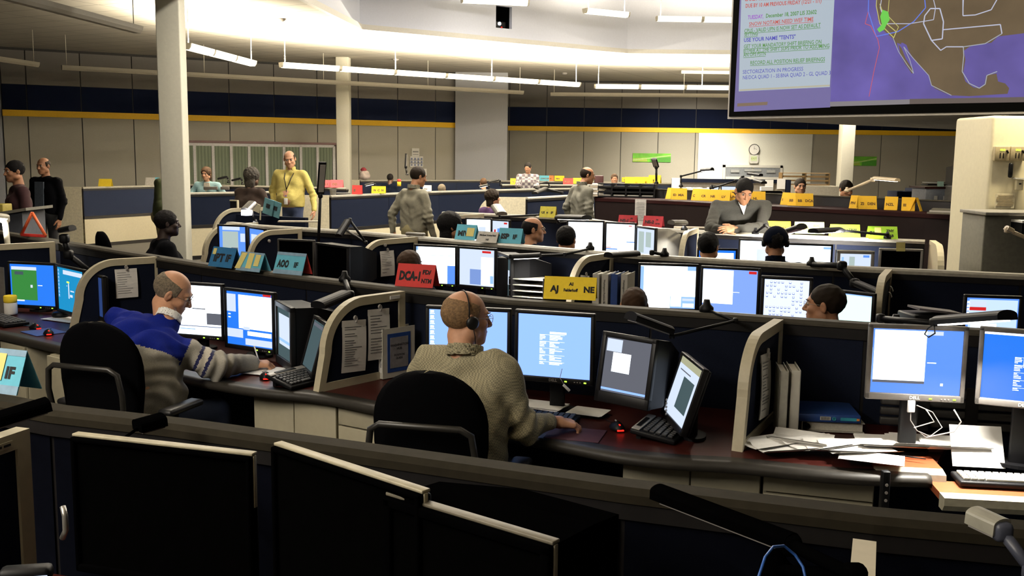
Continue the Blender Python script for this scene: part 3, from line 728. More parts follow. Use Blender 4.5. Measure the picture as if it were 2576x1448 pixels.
monitor('black tube monitor turned sideways right of the writing hand', (697, 752), (737, 776), 905, 5.62, 5.33, E_teal, [(.1, .12, .9, .75, E_pale), (.1, .62, .9, .68, E_sky)], kind='crt', bez=.03, bot=.05, leds=False, h=.36, stand=False)
monitor('tilted black flat panel left of the curved divider with documents', (795, 793), (826, 812), 935, 5.36, 5.10, E_teal, [(.05, .05, .95, .12, E_grey)], tilt=-.28, lean=0, bez=.02, leds=False, h=.30)
monitor('light blue monitor behind the head of the headset man', (1072, 768), (1287, 774), 950, 4.75, 4.66, E_sky, col_icons(11, .015, .02), h=.335)
monitor('light blue monitor with a centred white listing, beside the headset man', (1297, 775), (1498, 790), 955, 4.64, 4.52, E_sky, listing(.30, .27, Wn, 1.15), logo=True, h=.338)
monitor('black tube monitor showing a grey desktop with two white windows', (1520, 834), (1657, 851), 1010, 4.42, 4.26, E_grey, [(.02, .02, .36, .25, E_pale), (.18, .26, .58, .62, Wn), (0, .93, 1, .97, E_sky)], kind='crt', bez=.024, bot=.05, leds=False, h=.315, tilt=-.16, lean=.03, stand=False)
_m = [o for o in bpy.data.objects if o.name.startswith('monitor')][-1]
mb = MB(); add_text(mb, 'om', .05, lambda x, y: Vector((.03 + x, -.026, .13 + y)), em('screen_faint', (.24, .25, .30), .9)); mb.build('lettering', None, _m)
mb = MB()
for k in range(5): mb.lathe([(.007, 0), (.006, .004)], M_silver, n=8, M=Matrix.Translation((.158, .05, .08 + .016 * k)) @ Matrix.Rotation(PI / 2, 4, 'Y'))
mb.build('side_vents', None, _m)
monitor('tilted flat panel turned left, right of the tube monitor with two windows', (1722, 884), (1778, 930), 1040, 4.40, 4.03, E_pale, [(0, .0, 1, .12, em('screen_sand', (.5, .5, .32), .9)), (.35, .28, .85, .82, E_teal), (.1, .2, .6, .22, E_grey)], tilt=-.30, lean=0.0, bez=.014, leds=False, h=.30)
monitor('silver framed monitor with a big white window on blue, at right', (2186, 814), (2437, 820), 1012, 3.98, 3.92, E_blue, [(.02, .02, .60, .84, Wn), (.02, .80, .60, .84, E_grey), (.6, .02, .78, .08, E_pale), (.62, .5, .72, .515, Wn), (.78, .82, .81, .86, Wn), (.0, .3, .01, .8, E_sky)], bezel=mat('silver_bezel', (.13, .12, .11), .45), bot=.028, logo=True, h=.31)
monitor('silver framed monitor cut by the right picture edge', (2466, 820), (2720, 838), 1012, 3.86, 3.72, E_blue2, [(0, 0, 1, .035, Wn)] + listing(.36, .30, Wn, 1.2) + [(.46, .22, .9, .5, Wn)], bezel=mat('silver_bezel', (.13, .12, .11), .45), bot=.028, logo=True, h=.31)
# second row
monitor('white and blue monitor directly behind the red tent', (1043, 612), (1151, 619), 718, 8.28, 8.16, E_white, [(.0, .0, .05, .1, E_sky), (.8, .50, 1, 1, E_blue), (.3, .22, .95, .235, E_pale)], h=.345)
monitor('pale map monitor right of the red tent', (1153, 617), (1250, 626), 724, 8.14, 7.96, E_pale, [(.3, .55, .62, .97, em('screen_lake', (.22, .35, .75), 1)), (.62, .2, .97, .97, Wn), (.65, .03, .9, .09, E_red), (.88, .7, .97, .92, E_sky)], h=.34)
monitor('black tube monitor seen from its side, right of the pale map monitor', (1254, 632), (1290, 645), 735, 7.95, 7.55, E_teal, [(.1, .3, .9, .7, E_pale)], kind='crt', bez=.03, leds=False, h=.34, stand=False)
monitor('wide white monitor behind the short haired head in the second row', (1606, 658), (1758, 666), 774, 6.85, 6.78, E_white, [(0, .02, .06, .95, E_sky), (.85, .0, 1, .1, E_sky), (.55, .72, 1, 1, E_sky), (.56, .7, .75, .96, Wn), (.77, .76, .98, .82, E_pale), (.78, .88, .98, .97, Wn)], h=.335)
monitor('monitor with a large white page on light blue, second row', (1764, 662), (1914, 680), 788, 6.72, 6.58, em('screen_steel', (.20, .34, .80), 1.3), [(.0, .02, .56, .78, Wn), (.56, .5, .68, .51, Wn), (.84, .02, .98, .08, E_red), (0, .96, 1, 1, E_pale)], h=.345)
def buttons_grid():
    L = []; r = random.Random(3); q = em('screen_button', (.10, .16, .55), 1)
    for i in range(10):
        for j in range(11):
            if r.random() < .45 or (.4 < j / 11 < .62 and i < 6): continue
            x, y = .04 + .085 * i, .04 + .082 * j; L += [(x, y, x + .05, y + .045, q), (x + .008, y + .006, x + .042, y + .028, Wn)]
    return L
monitor('white touch panel covered with rows of small blue buttons', (1916, 690), (2046, 700), 803, 6.38, 6.28, em('screen_touch', (.62, .72, 1), 1.5), buttons_grid(), bez=.022, leds=False, h=.33)
monitor('pale green-white monitor behind the head with glasses, second row right', (2098, 722), (2204, 742), 812, 6.2, 6.0, em('screen_mint', (.62, .85, .8), 1.5), [(0, 0, 1, .03, E_sky), (.05, .3, .12, .32, E_dark)], bez=.02, leds=False, h=.28)
monitor('monitor with a red banner under the lamp arm, right edge second row', (2425, 740), (2572, 744), 830, 5.95, 5.9, E_blue, [(.05, .04, .98, .95, em('screen_ice', (.55, .72, .95), 1.2)), (.06, .22, .38, .30, E_red), (.06, .08, .38, .2, E_pale), (.06, .5, .5, .56, E_sky), (.1, .6, .6, .95, Wn)] + col_icons(5, .01, .08), h=.30)
monitor('small monitor with a grey satellite map, far left station', (548, 562), (622, 568), 650, 9.9, 9.8, E_blue, [(.12, .0, .78, .12, E_pale), (.12, .16, .72, 1, E_map), (.45, .7, .7, 1, E_grey), (.8, .22, .98, .5, E_pale)], h=.34)
monitor('narrow blue monitor half hidden by the divider above the light blue tents', (627, 568), (668, 576), 640, 9.75, 9.5, E_blue, [(.1, .2, .5, .5, E_pale)], leds=False, h=.3)
# third row
monitor('small white monitor behind the tent lettered MIV', (1171, 546), (1238, 550), 620, 11.75, 11.7, E_white, [(.5, .3, .8, .9, E_pale)], leds=False, h=.33)
monitor('small blue and white monitor next to it, below the lit desk lamp', (1237, 550), (1284, 554), 620, 11.6, 11.45, E_pale, [(.3, .3, .75, .4, E_blue), (.3, .3, .42, .75, E_blue), (.7, .05, .9, .12, E_red), (.1, .35, .2, .5, E_red)], leds=False, h=.33)
monitor('bright white monitor in front of the dark haired head, third row', (1426, 552), (1521, 556), 632, 10.2, 10.15, E_white, [], h=.345)
monitor('bright white monitor with a red tag, third row', (1523, 556), (1602, 562), 636, 10.1, 9.95, E_white, [(.78, .04, .9, .07, E_red), (.72, .58, 1, .61, E_blue), (.0, .84, .4, .88, E_blue), (.0, .8, .18, .82, E_red)], h=.34)
monitor('pale grey touch monitor below the red tents', (1602, 567), (1652, 574), 648, 9.9, 9.6, E_pale, [(.1, .1, .4, .8, E_map), (.5, .1, .8, .6, E_map)], kind='crt', bez=.02, leds=False, h=.34, housing=M_white, stand=False)
monitor('blue glowing monitor left of the capped head', (1754, 620), (1856, 628), 700, 8.75, 8.7, E_blue2, [(.35, .08, .95, .9, Wn), (.5, .5, .7, .75, E_dark)], leds=False, h=.32)
monitor('white monitor showing a globe image behind the capped head', (1859, 598), (1952, 604), 690, 9.15, 9.05, E_white, [(.5, .25, .95, .8, E_pale)], leds=False, h=.34)
monitor('bright white monitor right of the capped head', (1962, 608), (2096, 616), 690, 8.75, 8.65, E_white, [(.85, .03, 1, .10, E_sky)], leds=False, h=.33)
monitor('beige framed small touch monitor with button rows, third row right', (2106, 626), (2200, 634), 700, 8.5, 8.45, E_pale, [(.05, .12, .12, .7, E_sky), (.3, .1, .48, .6, E_map), (.75, .04, .95, .12, E_blue)], kind='crt', bezel=M_silver, bez=.028, leds=False, h=.30, stand=False)
monitor('grey framed dark monitor with a yellow note on top, right end of third row', (2212, 620), (2322, 630), 720, 8.45, 8.4, M_off, [], bezel=M_silver, bez=.02, leds=False, h=.34)
_m = [o for o in bpy.data.objects if o.name.startswith('monitor') and o.parent is None][-1]
p = aty(2266, 617, 8.43)
def note(label, p, rz, w=.076, h=.076, m=None, tilt=0, name='sticky_note'):
    t = thing(name, label, 'sticky note', p, rz, 'sticky notes')
    mb = MB(); k = 4
    for i in range(k):
        a, b = i / k, (i + 1) / k; y = lambda q: -.002 - .01 * q * q
        R = Matrix.Rotation(tilt, 4, 'Y')
        mb.poly([R @ Vector(v) for v in ((-w / 2, y(a), -h * a), (w / 2, y(a), -h * a), (w / 2, y(b), -h * b), (-w / 2, y(b), -h * b))], m or M_note)
    mb.build('leaf', None, t); return t
note('yellow note stuck on the top of the grey framed dark monitor', aty(2266, 609, 8.38), 0)
# dark monitors of the second row, left, and foreground ones
monitor('dark grey switched-off monitor behind the light blue tent lettered AOO', (699, 598), (792, 605), 700, 8.55, 8.45, M_off, [], bezel=mat('bezel_brownish', (.035, .030, .024), .5), leds=False, h=.35)
monitor('black tube monitor with a pale upper edge, right of the tall dark lamp', (797, 603), (878, 626), 702, 8.4, 8.05, M_off, [], kind='crt', bez=.02, leds=False, h=.36, stand=False)
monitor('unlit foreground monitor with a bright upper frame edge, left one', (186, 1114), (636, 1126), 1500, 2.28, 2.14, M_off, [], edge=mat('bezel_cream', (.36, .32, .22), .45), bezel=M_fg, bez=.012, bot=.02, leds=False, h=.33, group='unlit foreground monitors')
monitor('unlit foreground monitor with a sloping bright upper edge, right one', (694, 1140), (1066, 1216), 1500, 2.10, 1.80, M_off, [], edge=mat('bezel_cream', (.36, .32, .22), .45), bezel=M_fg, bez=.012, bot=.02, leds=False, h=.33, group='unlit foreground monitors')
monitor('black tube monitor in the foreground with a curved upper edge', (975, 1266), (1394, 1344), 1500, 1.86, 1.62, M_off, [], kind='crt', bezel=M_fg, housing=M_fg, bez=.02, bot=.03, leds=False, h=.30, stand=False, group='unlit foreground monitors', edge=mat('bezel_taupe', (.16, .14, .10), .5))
monitor('large black monitor seen sideways behind the column of desks at right', (2446, 412), (2482, 405), 462, 12.6, 13.6, M_off, [], bezel=M_black, leds=False, h=.33, deskz=1.45, kind='crt', stand=False)

# ================================================================ TENT CARDS
def tent(label, u, v, z, w, h, ang, m, texts=(), dep=.10, back=0, notes=(), m_in=None, strip=None, name='name_tent', group='folded card tents', open_end=True, tm=None):
    """folded card: u, v is the middle of its front lower edge"""
    p = atz(u, v, z); n = Vector((-math.sin(ang), math.cos(ang), 0))
    t = thing(name, label, 'card tent', p + n * (dep / 2 - back) + Vector((0, 0, .001)), ang, group)
    th = .0015; mb = MB(); hd = dep / 2
    for s in (-1, 1):
        P = [(s * hd, 0), (0, h), (0, h - .004), (s * (hd - .004), 0)]
        mb.prism([(a, b) for a, b in P], w, m if s < 0 else (m_in or m), plane='YZ', off=-w / 2)
    mb.build('card', None, t)
    if strip:
        mb = MB(); f = lambda x, k: Vector((x, -hd * (1 - k) - .0012, h * k))
        for a, b in ((.0, .2), (.86, 1.0)): mb.poly([f(-w / 2, a), f(w / 2, a), f(w / 2, b), f(-w / 2, b)], strip)
        mb.build('border_strip', None, t, fix=False)
    L = math.hypot(hd, h)
    if texts:
        mb = MB()
        for tx in texts:
            s, fx, fy, size = tx[:4]; fit = tx[4] if len(tx) > 4 else None
            add_text(mb, s, size, lambda x, y: Vector((fx * w - w / 2 + x, -hd * (1 - (fy * L + y) / L) - .0016, h * (fy * L + y) / L)), tm or M_ink, bold=tx[5] if len(tx) > 5 else .045, fit=fit)
        mb.build('lettering', None, t)
    for (fx, fy, a, b, rr) in notes:
        mb = MB(); f = lambda x, k: Vector((x, -hd * (1 - k) - .003, h * k)); x = fx * w - w / 2
        mb.poly([f(x + rr * .01, fy), f(x + a + rr * .01, fy), f(x + a, fy + b), f(x, fy + b)], M_note); mb.build('sticky_note', None, t, fix=False)
    return t
aB = -.60
T = lambda *a, **k: tent(*a, **k)
T('red tent on the near partition lettered DCA-1 FD/NTM', 1040, 722, 1.2, .235, .125, -.35, M_tred, [('DCA-1', .08, .30, .070, .130, .06), ('FD/', .68, .58, .034, None, .05), ('NTM', .68, .20, .034, .062, .05)])
T('yellow tent on the near partition lettered AJ and NE', 1432, 754, 1.2, .275, .115, -.18, M_tyel, [('AJ', .13, .34, .046), ('AI', .48, .62, .024), ('Felderhoff', .38, .36, .022, .075), ('NE', .76, .34, .044)], dep=.09)
T('deep blue tent lettered IPT IF with a small note in its corner', 552, 672, 1.2, .235, .125, -.62, mat('tent_deep_blue', (.02, .15, .34), .8), [('IPT', .15, .28, .075), ('IF', .66, .32, .065)], notes=[(.06, .62, .032, .3, 0)])
T('teal tent covered with yellow sticky notes, between two lettered tents', 622, 682, 1.2, .22, .115, -.60, M_teal, [('IF', .75, .35, .04)], notes=[(.08, .1, .05, .85, -3), (.38, .15, .05, .8, 0), (.68, .3, .045, .6, 0)], strip=M_tealp if 'M_tealp' in globals() else mat('tent_teal_pale', (.22, .34, .46), .8))
T('pale teal tent lettered AOO IF with a red back', 722, 690, 1.2, .235, .13, -.52, M_teal, [('AOO', .10, .32, .062, .09, .06), ('IF', .66, .34, .046)], m_in=M_tred, strip=mat('tent_teal_pale', (.22, .34, .46), .8))
T('teal tent lettered MIV with a yellow note, on the second row partition', 1168, 603, 1.2, .205, .13, -.50, M_teal, [('MIV', .12, .26, .065)], notes=[(.55, .25, .075, .55, 0)])
T('white tent between the tents lettered MIV and ISP', 1222, 610, 1.2, .20, .09, -.50, mat('tent_white', (.5, .47, .42), .8), [('Michael Sutterfeld', .10, .6, .022), ('NE', .46, .2, .022)])
T('teal tent lettered ISP IF, on the second row partition', 1280, 612, 1.2, .215, .125, -.40, M_teal, [('ISP', .12, .30, .062, .075, .06), ('IF', .62, .30, .055)])
T('yellow tent on the third row partition near the bald man with glasses', 1376, 547, 1.2, .20, .13, -.35, mat('tent_mustard', (.55, .48, .06), .8), [('UI', .12, .35, .04), ('FI', .42, .35, .03), ('IF', .70, .35, .04)])
T('red tent lettered NE-1, hanging paper to its right', 1577, 566, 1.2, .205, .105, -.35, mat('tent_dark_red', (.35, .02, .03), .8), [('NE-1', .1, .32, .046), ('FD', .65, .6, .022), ('NTM', .65, .25, .022)])
T('red tent lettered NE-2, right of the hanging paper', 1640, 571, 1.2, .215, .115, -.45, mat('tent_dark_red', (.35, .02, .03), .8), [('NE-2', .1, .32, .048), ('FD', .65, .6, .022), ('NTM', .65, .25, .022)])
T('yellow tent lettered DK behind the capped head', 1953, 583, 1.2, .285, .105, -.15, M_tyel, [('DK', .12, .3, .042), ('KC', .72, .3, .03), ('Dan', .44, .5, .018)], group='lettered tents above the capped man')
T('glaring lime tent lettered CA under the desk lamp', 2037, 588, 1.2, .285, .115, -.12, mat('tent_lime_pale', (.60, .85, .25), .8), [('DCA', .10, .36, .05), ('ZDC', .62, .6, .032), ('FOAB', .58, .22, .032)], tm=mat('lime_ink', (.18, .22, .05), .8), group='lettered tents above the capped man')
T('lime tent lettered RDNW ZBW', 2127, 597, 1.2, .275, .12, -.10, M_tgrn, [('RDNW', .06, .38, .045), ('ZBW', .60, .5, .036)], group='lettered tents above the capped man')
T('lime tent lettered ZNY EFAB with a pale note', 2222, 601, 1.2, .27, .115, -.08, mat('tent_green', (.27, .50, .02), .8), [('71', .05, .32, .05), ('ZNY', .62, .56, .034), ('EFAB', .58, .18, .034)], notes=[(.22, .45, .06, .45, 0)], group='lettered tents above the capped man')
T('blue green tent with notes beside the sweater man\'s chair, cut by the left edge', -18, 988, 1.2, .19, .13, -.35, M_teal, [('IF', .66, .36, .05)], notes=[(.35, .3, .05, .6, 0)], strip=mat('tent_teal_pale', (.22, .34, .46), .8))
# far tents
def ft(label, u, v, w, h, m, txt='NE', z=1.2, ang=0, group='far card tents', size=None, ink=None):
    T(label, u, v, z, w, h, ang, m, [(txt, .15, .3, size or h * .42)] if txt else [], dep=h * .8, back=.06, group=group, tm=ink or mat('faded_ink', (.12, .08, .04), .8))
ft('yellow tent on the far left partition', 266, 468.4, .26, .15, M_tyel, '')
ft('white tent on the far left partition, left of the nearest column', 379, 465.5, .20, .16, mat('tent_white', (.5, .47, .42), .8), '')
ft('small blue tent touching the nearest column', 394, 465.2, .12, .16, M_teal, '')
ft('pink tent left, beside the column behind the tall dark lamp', 822, 470.7, .28, .15, M_tpink, 'NE-1')
ft('pink tent right, beside the column behind the tall dark lamp', 848, 471.3, .26, .16, M_tpink, 'DD')
ft('red tent on the long far partition by the clutter', 899, 488.1, .18, .16, M_tred, 'II')
ft('bright yellow tent on the long far partition', 953, 485.9, .26, .13, M_tyel, 'N  C  N')
ft('white card on the long far partition behind the walking man', 1075, 481, .17, .12, M_paper, 'Fox', size=.04)
ft('yellow tent left in the far colourful row', 1299, 464, .30, .15, M_tyel, 'N  JC', group='far row of coloured tents')
for (u, v, w, m, tx, lb) in ((1330, 454, .26, M_teal, 'UAO', 'far blue tent nearest the man in plaid'), (1347, 454.3, .12, M_torg, '', 'far orange tent between the two blue ones'), (1369, 454.5, .28, M_teal, 'CWCUP', 'far blue tent lettered with a long word'), (1387, 454.7, .13, M_torg, 'M', 'far orange tent left of the yellow one'), (1407, 455, .28, M_tyel, 'MIA', 'far yellow tent between orange and red'), (1429, 463, .26, M_tred, 'M-25', 'far red tent in the coloured row'), (1452, 462, .22, M_tyel, '', 'far yellow tent partly behind the blurred man')):
    ft(lb, u, v, w, .15, m, tx, group='far row of coloured tents')
ft('yellow tent on the farthest partition behind the black trays', 1579, 457.4, .34, .13, M_tyel, 'N D')
# ================================================================ HIGH WOODEN COUNTER
cp = [(1.3, 15.95), (1.75, 15.65), (2.4, 15.2), (2.95, 14.65), (3.7, 13.9), (4.45, 13.1), (5.1, 12.55), (5.6, 11.9), (5.75, 11.0)]
def inset(P, k):
    out = []
    for i, p in enumerate(P):
        a = Vector(P[max(i - 1, 0)]); b = Vector(P[min(i + 1, len(P) - 1)]); d = (b - a).normalized(); out.append((p[0] - d.y * k, p[1] + d.x * k))
    return out
cps = smooth(cp, 2)
t = thing('counter', 'high dark red wooden counter behind the leaning man, carrying the yellow tents', 'counter', (0, 0, 0))
M_cw = wood('counter_wood', (.022, .005, .005), (.012, .003, .003), .4)
ZL = 1.29
mb = MB(); band(mb, inset(cps, .2), .2, ZL - .07, ZL, M_cw, .02); mb.build('ledge', None, t)
mb = MB(); band(mb, inset(cps, .03), .02, .05, ZL - .07, M_cwd if 'M_cwd' in globals() else wood('counter_front', (.009, .003, .003), (.005, .002, .002), .6), .002); mb.build('front', None, t)
mb = MB(); band(mb, inset(cps, .38), .025, .1, ZL + .13, mat('counter_back', (.010, .009, .012), .7), .002); mb.build('back_board', None, t)
mb = MB(); band(mb, inset(cps, .38), .035, ZL + .13, ZL + .145, M_cap, .002); mb.build('back_cap', None, t)
gs = 'gold tents on the high counter'
def gt(label, u, v, w=.24, ang=-.4, tx='', h=.17, d=.13): T(label, u, v, ZL, w, h, ang, M_tgold, [(tx, .12, .32, .05)] if tx else [], dep=d, group=gs, tm=mat('brown_ink', (.10, .05, .01), .8))
for (u, v, tx, a, w, lb) in ((1680, 500, '', -.75, .10, 'gold tent first from the left on the counter'), (1708, 502, 'ID  MIA', -.12, .24, 'gold tent lettered ID MIA on the counter'),
    (1750, 504, 'C', -.6, .16, 'gold tent lettered C on the counter'), (1773, 505, 'CR', -.4, .16, 'gold tent lettered CR on the counter'), (1797, 506, 'NR', -.35, .17, 'gold tent lettered NR on the counter'),
    (1823, 507, 'LV', -.4, .14, 'gold tent lettered LV left of the leaning man'), (1846, 507, 'UN', -.3, .14, 'gold tent half hidden by the leaning man\'s left shoulder'), (1908, 512, 'NL', -.1, .2, 'gold tent right of the leaning man\'s head'),
    (1972, 515, 'I', -.75, .12, 'gold tent left in the trio right of the leaning man'), (1992, 517, 'BB', -.6, .13, 'gold tent middle in the trio right of the leaning man'), (2024, 518, 'BB   DCA', -.12, .235, 'gold tent lettered BB DCA on the counter'),
    (2146, 524, 'PH', -.7, .12, 'gold tent lettered PH on the counter'), (2183, 526, 'ZI   DEN', -.1, .235, 'gold tent lettered ZI DEN on the counter'),
    (2240, 528, 'NZL', -.45, .16, 'gold tent lettered NZL near the counter end'), (2284, 530, 'III', -.35, .16, 'gold tent second from the right end of the counter'), (2318, 531, '', .9, .10, 'gold tent seen end on, last on the counter')):
    gt(lb, u, v, w, a, tx)
# tents behind the black trays
for i, (u, lb) in enumerate(((1585, 'yellow tent behind the black tray left end'), (1610, 'yellow tent behind the black tray middle'), (1630, 'yellow tent behind the black tray right of middle'))):
    T(lb, u, 461, 1.51, .16, .1, 0, M_tyel, [], dep=.08, group='yellow tents behind the black trays')
T('yellow tent on the right top of the black tray unit', 1645, 461, 1.51, .2, .13, -.4, M_tyel, [('II N', .1, .3, .05)], dep=.1, group='yellow tents behind the black trays')
# ================================================================ DESK LAMPS
def lamp(label, base, joints, head, on=0, r=.012, hw=.05, power=0, col=None, hm=None, clip=True, group='desk lamps', zbase=None, aim=None):
    """clamp base, jointed arm, long head: all points in the room; head = (start, end)"""
    base = Vector(base); t = thing('desk_lamp', label, 'lamp', base, 0, group)
    c = col or M_black; pts = [Vector((0, 0, .01))] + [Vector(j) - base for j in joints]
    if clip:
        mb = MB(); mb.lathe([(.035, 0), (.035, .02), (.02, .035), (.014, .06)], c, n=12); mb.build('clamp_base', None, t)
    for a, b in zip(pts, pts[1:]):
        mb = MB(); mb.tube([a, b], r, c, 8); mb.build('arm', None, t)
    for p in pts[1:]:
        mb = MB(); mb.box(p, (r * 3, r * 3, r * 3.2), c, bev=r * .8); mb.build('joint', None, t)
    a, b = Vector(head[0]) - base, Vector(head[1]) - base; d = b - a; L = d.length
    xa = d.normalized(); za = Vector((0, 0, 1)) - xa * xa.z; za.normalize(); ya = za.cross(xa)
    M = Matrix((( xa.x, ya.x, za.x, a.x), (xa.y, ya.y, za.y, a.y), (xa.z, ya.z, za.z, a.z), (0, 0, 0, 1)))
    mb = MB(); P = []
    for k in range(9):
        an = PI * k / 8; P.append((-hw * math.cos(an), .012 + hw * .45 * math.sin(an)))
    P += [(hw, -.006), (-hw, -.006)]
    mb.prism(P, L, hm or c, plane='YZ', off=0, M=M); mb.build('head', None, t)
    mb = MB(); mb.box((L / 2, 0, -.008), (L * .86, hw * 1.5, .006), (em('lamp_on', (1, .95, .85), 7) if on else M_silver), M=M); mb.build('light_tube', None, t)
    if power:
        P_ = M @ Vector((L / 2, 0, -.02)); o = area('lamp_light', P_, (0, 0, 0), L * .8, power, (1, .95, .85), t, sy=hw, spread=2.2)
        dn = Vector(aim).normalized() if aim else -za
        o.rotation_euler = (-dn).to_track_quat('Z', 'Y').to_euler() if False else dn.to_track_quat('-Z', 'Y').to_euler()
    return t
Y_ = aty
lamp('black desk lamp stretching over the silver framed monitors at right', (1.72, 4.40, 1.2), [Y_(2215, 800, 4.2), Y_(2350, 812, 3.95)], (Y_(2365, 812, 3.92), Y_(2535, 800, 3.55)), on=1, hw=.042, power=26, aim=(-.1, -.42, -1))
mb = MB(); q = Vector((1.72, 4.40, 1.2)); mb.tube([Y_(2350, 815, 3.9) - q, Y_(2352, 838, 3.88) - q, Y_(2336, 848, 3.88) - q, Y_(2326, 840, 3.88) - q, Y_(2334, 826, 3.88) - q, Y_(2350, 815, 3.9) - q], .003, M_black, 6); mb.build('cable_loop', None, [o for o in bpy.data.objects if o.name.startswith('desk_lamp')][-1])
lamp('black desk lamp with its arm crossing the lime tents, lit on the left', aty(2232, 600, 9.3), [aty(2232, 590, 9.2), aty(2120, 580, 8.9)], (aty(2110, 580, 8.9), aty(2045, 584, 8.6)), on=1, power=110, hw=.05, aim=(-.1, 1.1, -.7))
lamp('black lamp head over the capped man', aty(1900, 588, 9.7), [aty(1925, 566, 9.4), aty(1955, 590, 9.0)], (aty(1962, 592, 8.95), aty(2018, 572, 8.7)), power=0, hw=.06)
lamp('tall black upright lamp rising in front of the column by the pink tents', aty(800, 640, 9.3), [aty(806, 492, 9.3)], (aty(806, 488, 9.3), aty(812, 408, 9.25)), hw=.035, r=.014)
lamp('black folded lamp right of the tall upright one', (-1.62, 9.60, 1.2), [aty(920, 610, 8.9), aty(880, 553, 8.9)], (aty(876, 556, 8.9), aty(852, 594, 8.75)), hw=.035, r=.011)
lamp('small black lamp with a round head left of the black seated silhouette', (-3.12, 7.60, 1.2 - .3), [aty(172, 640, 7.4), aty(162, 600, 7.4)], (aty(155, 582, 7.42), aty(183, 576, 7.4)), hw=.045, r=.022)
lamp('thick black lamp head lying above the tilted panel, left of the document divider', (-.98, 5.78, 1.2), [aty(880, 742, 5.5)], (aty(868, 744, 5.5), aty(800, 772, 5.3)), hw=.05, r=.016)
lamp('black lamp with a glinting head above the tube monitor with two windows', (.95, 4.80, 1.2), [aty(1850, 806, 4.6), aty(1690, 845, 4.4)], (aty(1680, 835, 4.4), aty(1585, 800, 4.3)), hw=.045, r=.008)
lamp('black lamp folded like a V right of the touch panel', (2.1, 6.95, 1.2), [aty(2118, 668, 6.6), aty(2150, 712, 6.5)], (aty(2150, 712, 6.5), aty(2212, 738, 6.3)), hw=.035, r=.02)
lamp('black lamp lying on the partition below the dark haired head, lighting the screen wall', (.62, 7.92, 1.2), [aty(1420, 640, 7.6), aty(1285, 645, 7.35)], (aty(1290, 648, 7.35), aty(1360, 645, 7.3)), on=1, power=6, hw=.04, r=.010, aim=(.5, .5, -1))
lamp('black lamp head hooked on the partition right of the divider behind the AJ tent', (1.15, 7.5, 1.2), [aty(1640, 635, 7.4)], (aty(1600, 640, 7.4), aty(1530, 645, 7.2)), hw=.045, r=.012)
lamp('lit desk lamp pointing down above the small blue and white monitor', (.35, 12.3, 1.2), [aty(1258, 545, 12.2), aty(1250, 527, 12.1)], (aty(1248, 520, 12.1), aty(1262, 540, 11.9)), on=1, power=10, hw=.07, hm=mat('lamp_taupe', (.12, .11, .09), .4), aim=(.2, -.1, -1))
lamp('lit desk lamp glaring between the dividers under the seated woman in brown', (-3.0, 11.6, 1.1), [aty(640, 560, 11.4), aty(632, 520, 11.4)], (aty(618, 530, 11.3), aty(636, 512, 11.4)), on=1, power=8, hw=.07, hm=M_chrome, aim=(0, -.5, -1))
t = [o for o in bpy.data.objects if o.name.startswith('desk_lamp')][-1]
for du in (-9, 0, 9):
    mb = MB(); mb.lathe([(.02, 0), (.045 if du == 0 else .022, -.04), (.04 if du == 0 else .02, -.06)], em('lamp_bulb', (.9, .9, 1), 8), n=12, c=aty(620 + du, 528, 11.25) - t.location); mb.build('bulb', None, t)
lamp('long lit lamp below the bald man with glasses', (.8, 11.9, 1.15), [aty(1405, 560, 10.9), aty(1400, 548, 10.8)], (aty(1408, 549, 10.7), aty(1476, 551, 10.3)), on=1, power=8, hw=.07, aim=(-.3, -.1, -1))
lamp('grey lamp with a hood standing before the red tents, pointing left', (1.75, 10.15, 1.2), [aty(1720, 574, 9.6)], (aty(1722, 562, 9.6), aty(1688, 562, 9.5)), hw=.05, r=.012, power=3.5, hm=mat('lamp_taupe', (.12, .11, .09), .4), aim=(.1, -.3, -1))
lamp('pale lamp with a long thin head above the counter at right', aty(2130, 482, 12.9), [aty(2195, 452, 12.6)], (aty(2200, 450, 12.6), aty(2258, 455, 12.3)), on=1, hw=.05, r=.018, col=mat('lamp_tan', (.5, .4, .27), .4), group='lamps over the counter')
lamp('dark desk lamp reaching left of the exit door', aty(1713, 470, 15.5), [aty(1713, 443, 15.5), aty(1765, 430, 15.4)], (aty(1766, 430, 15.4), aty(1792, 428, 15.3)), on=1, hw=.07, r=.012, group='lamps over the counter')
lamp('dark lamp behind the leaning man\'s head', aty(1865, 452, 15.5), [aty(1870, 444, 15.5)], (aty(1884, 438, 15.5), aty(1914, 442, 15.3)), on=0, hw=.05, r=.01, group='lamps over the counter')
lamp('dark lamp arm right of the leaning man\'s head', aty(1790, 475, 14.6), [aty(1850, 455, 14.6)], (aty(1900, 455, 14.5), aty(1922, 461, 14.3)), hw=.05, r=.012, group='lamps over the counter')
lamp('black upright lamp in front of the left green poster', aty(1651, 462, 15.6), [aty(1651, 420, 15.6)], (aty(1651, 420, 15.6), aty(1645, 400, 15.5)), hw=.045, r=.018, group='lamps over the counter')
lamp('far lamp lying lit on the long partition, right of the walking man', aty(1350, 475, 19.5), [aty(1414, 485, 19), aty(1375, 475, 18.8)], (aty(1372, 475, 18.8), aty(1345, 487, 18.4)), on=1, hw=.06, r=.018, group='far desk lamps')
for (u, v, lb, on) in ((935, 464, 'far lit lamp behind the bright yellow tent', 1), (1222, 468, 'far lit lamp by the head near the pale blue pier', 1), (1250, 455, 'far lamp tilted up at the pale blue pier', 0), (565, 448, 'far lamp right of the woman in light blue', 0), (600, 452, 'second far lamp right of the woman in light blue', 0), (1372, 460, 'far lamp below the blue tents', 0)):
    Y = 21 if on else 23
    lamp(lb, aty(u + 10, v + 12, Y), [aty(u + 8, v, Y)], (aty(u + 6, v - 2, Y), aty(u - 16, v + 3, Y)), on=on, hw=.06, r=.015, group='far desk lamps')
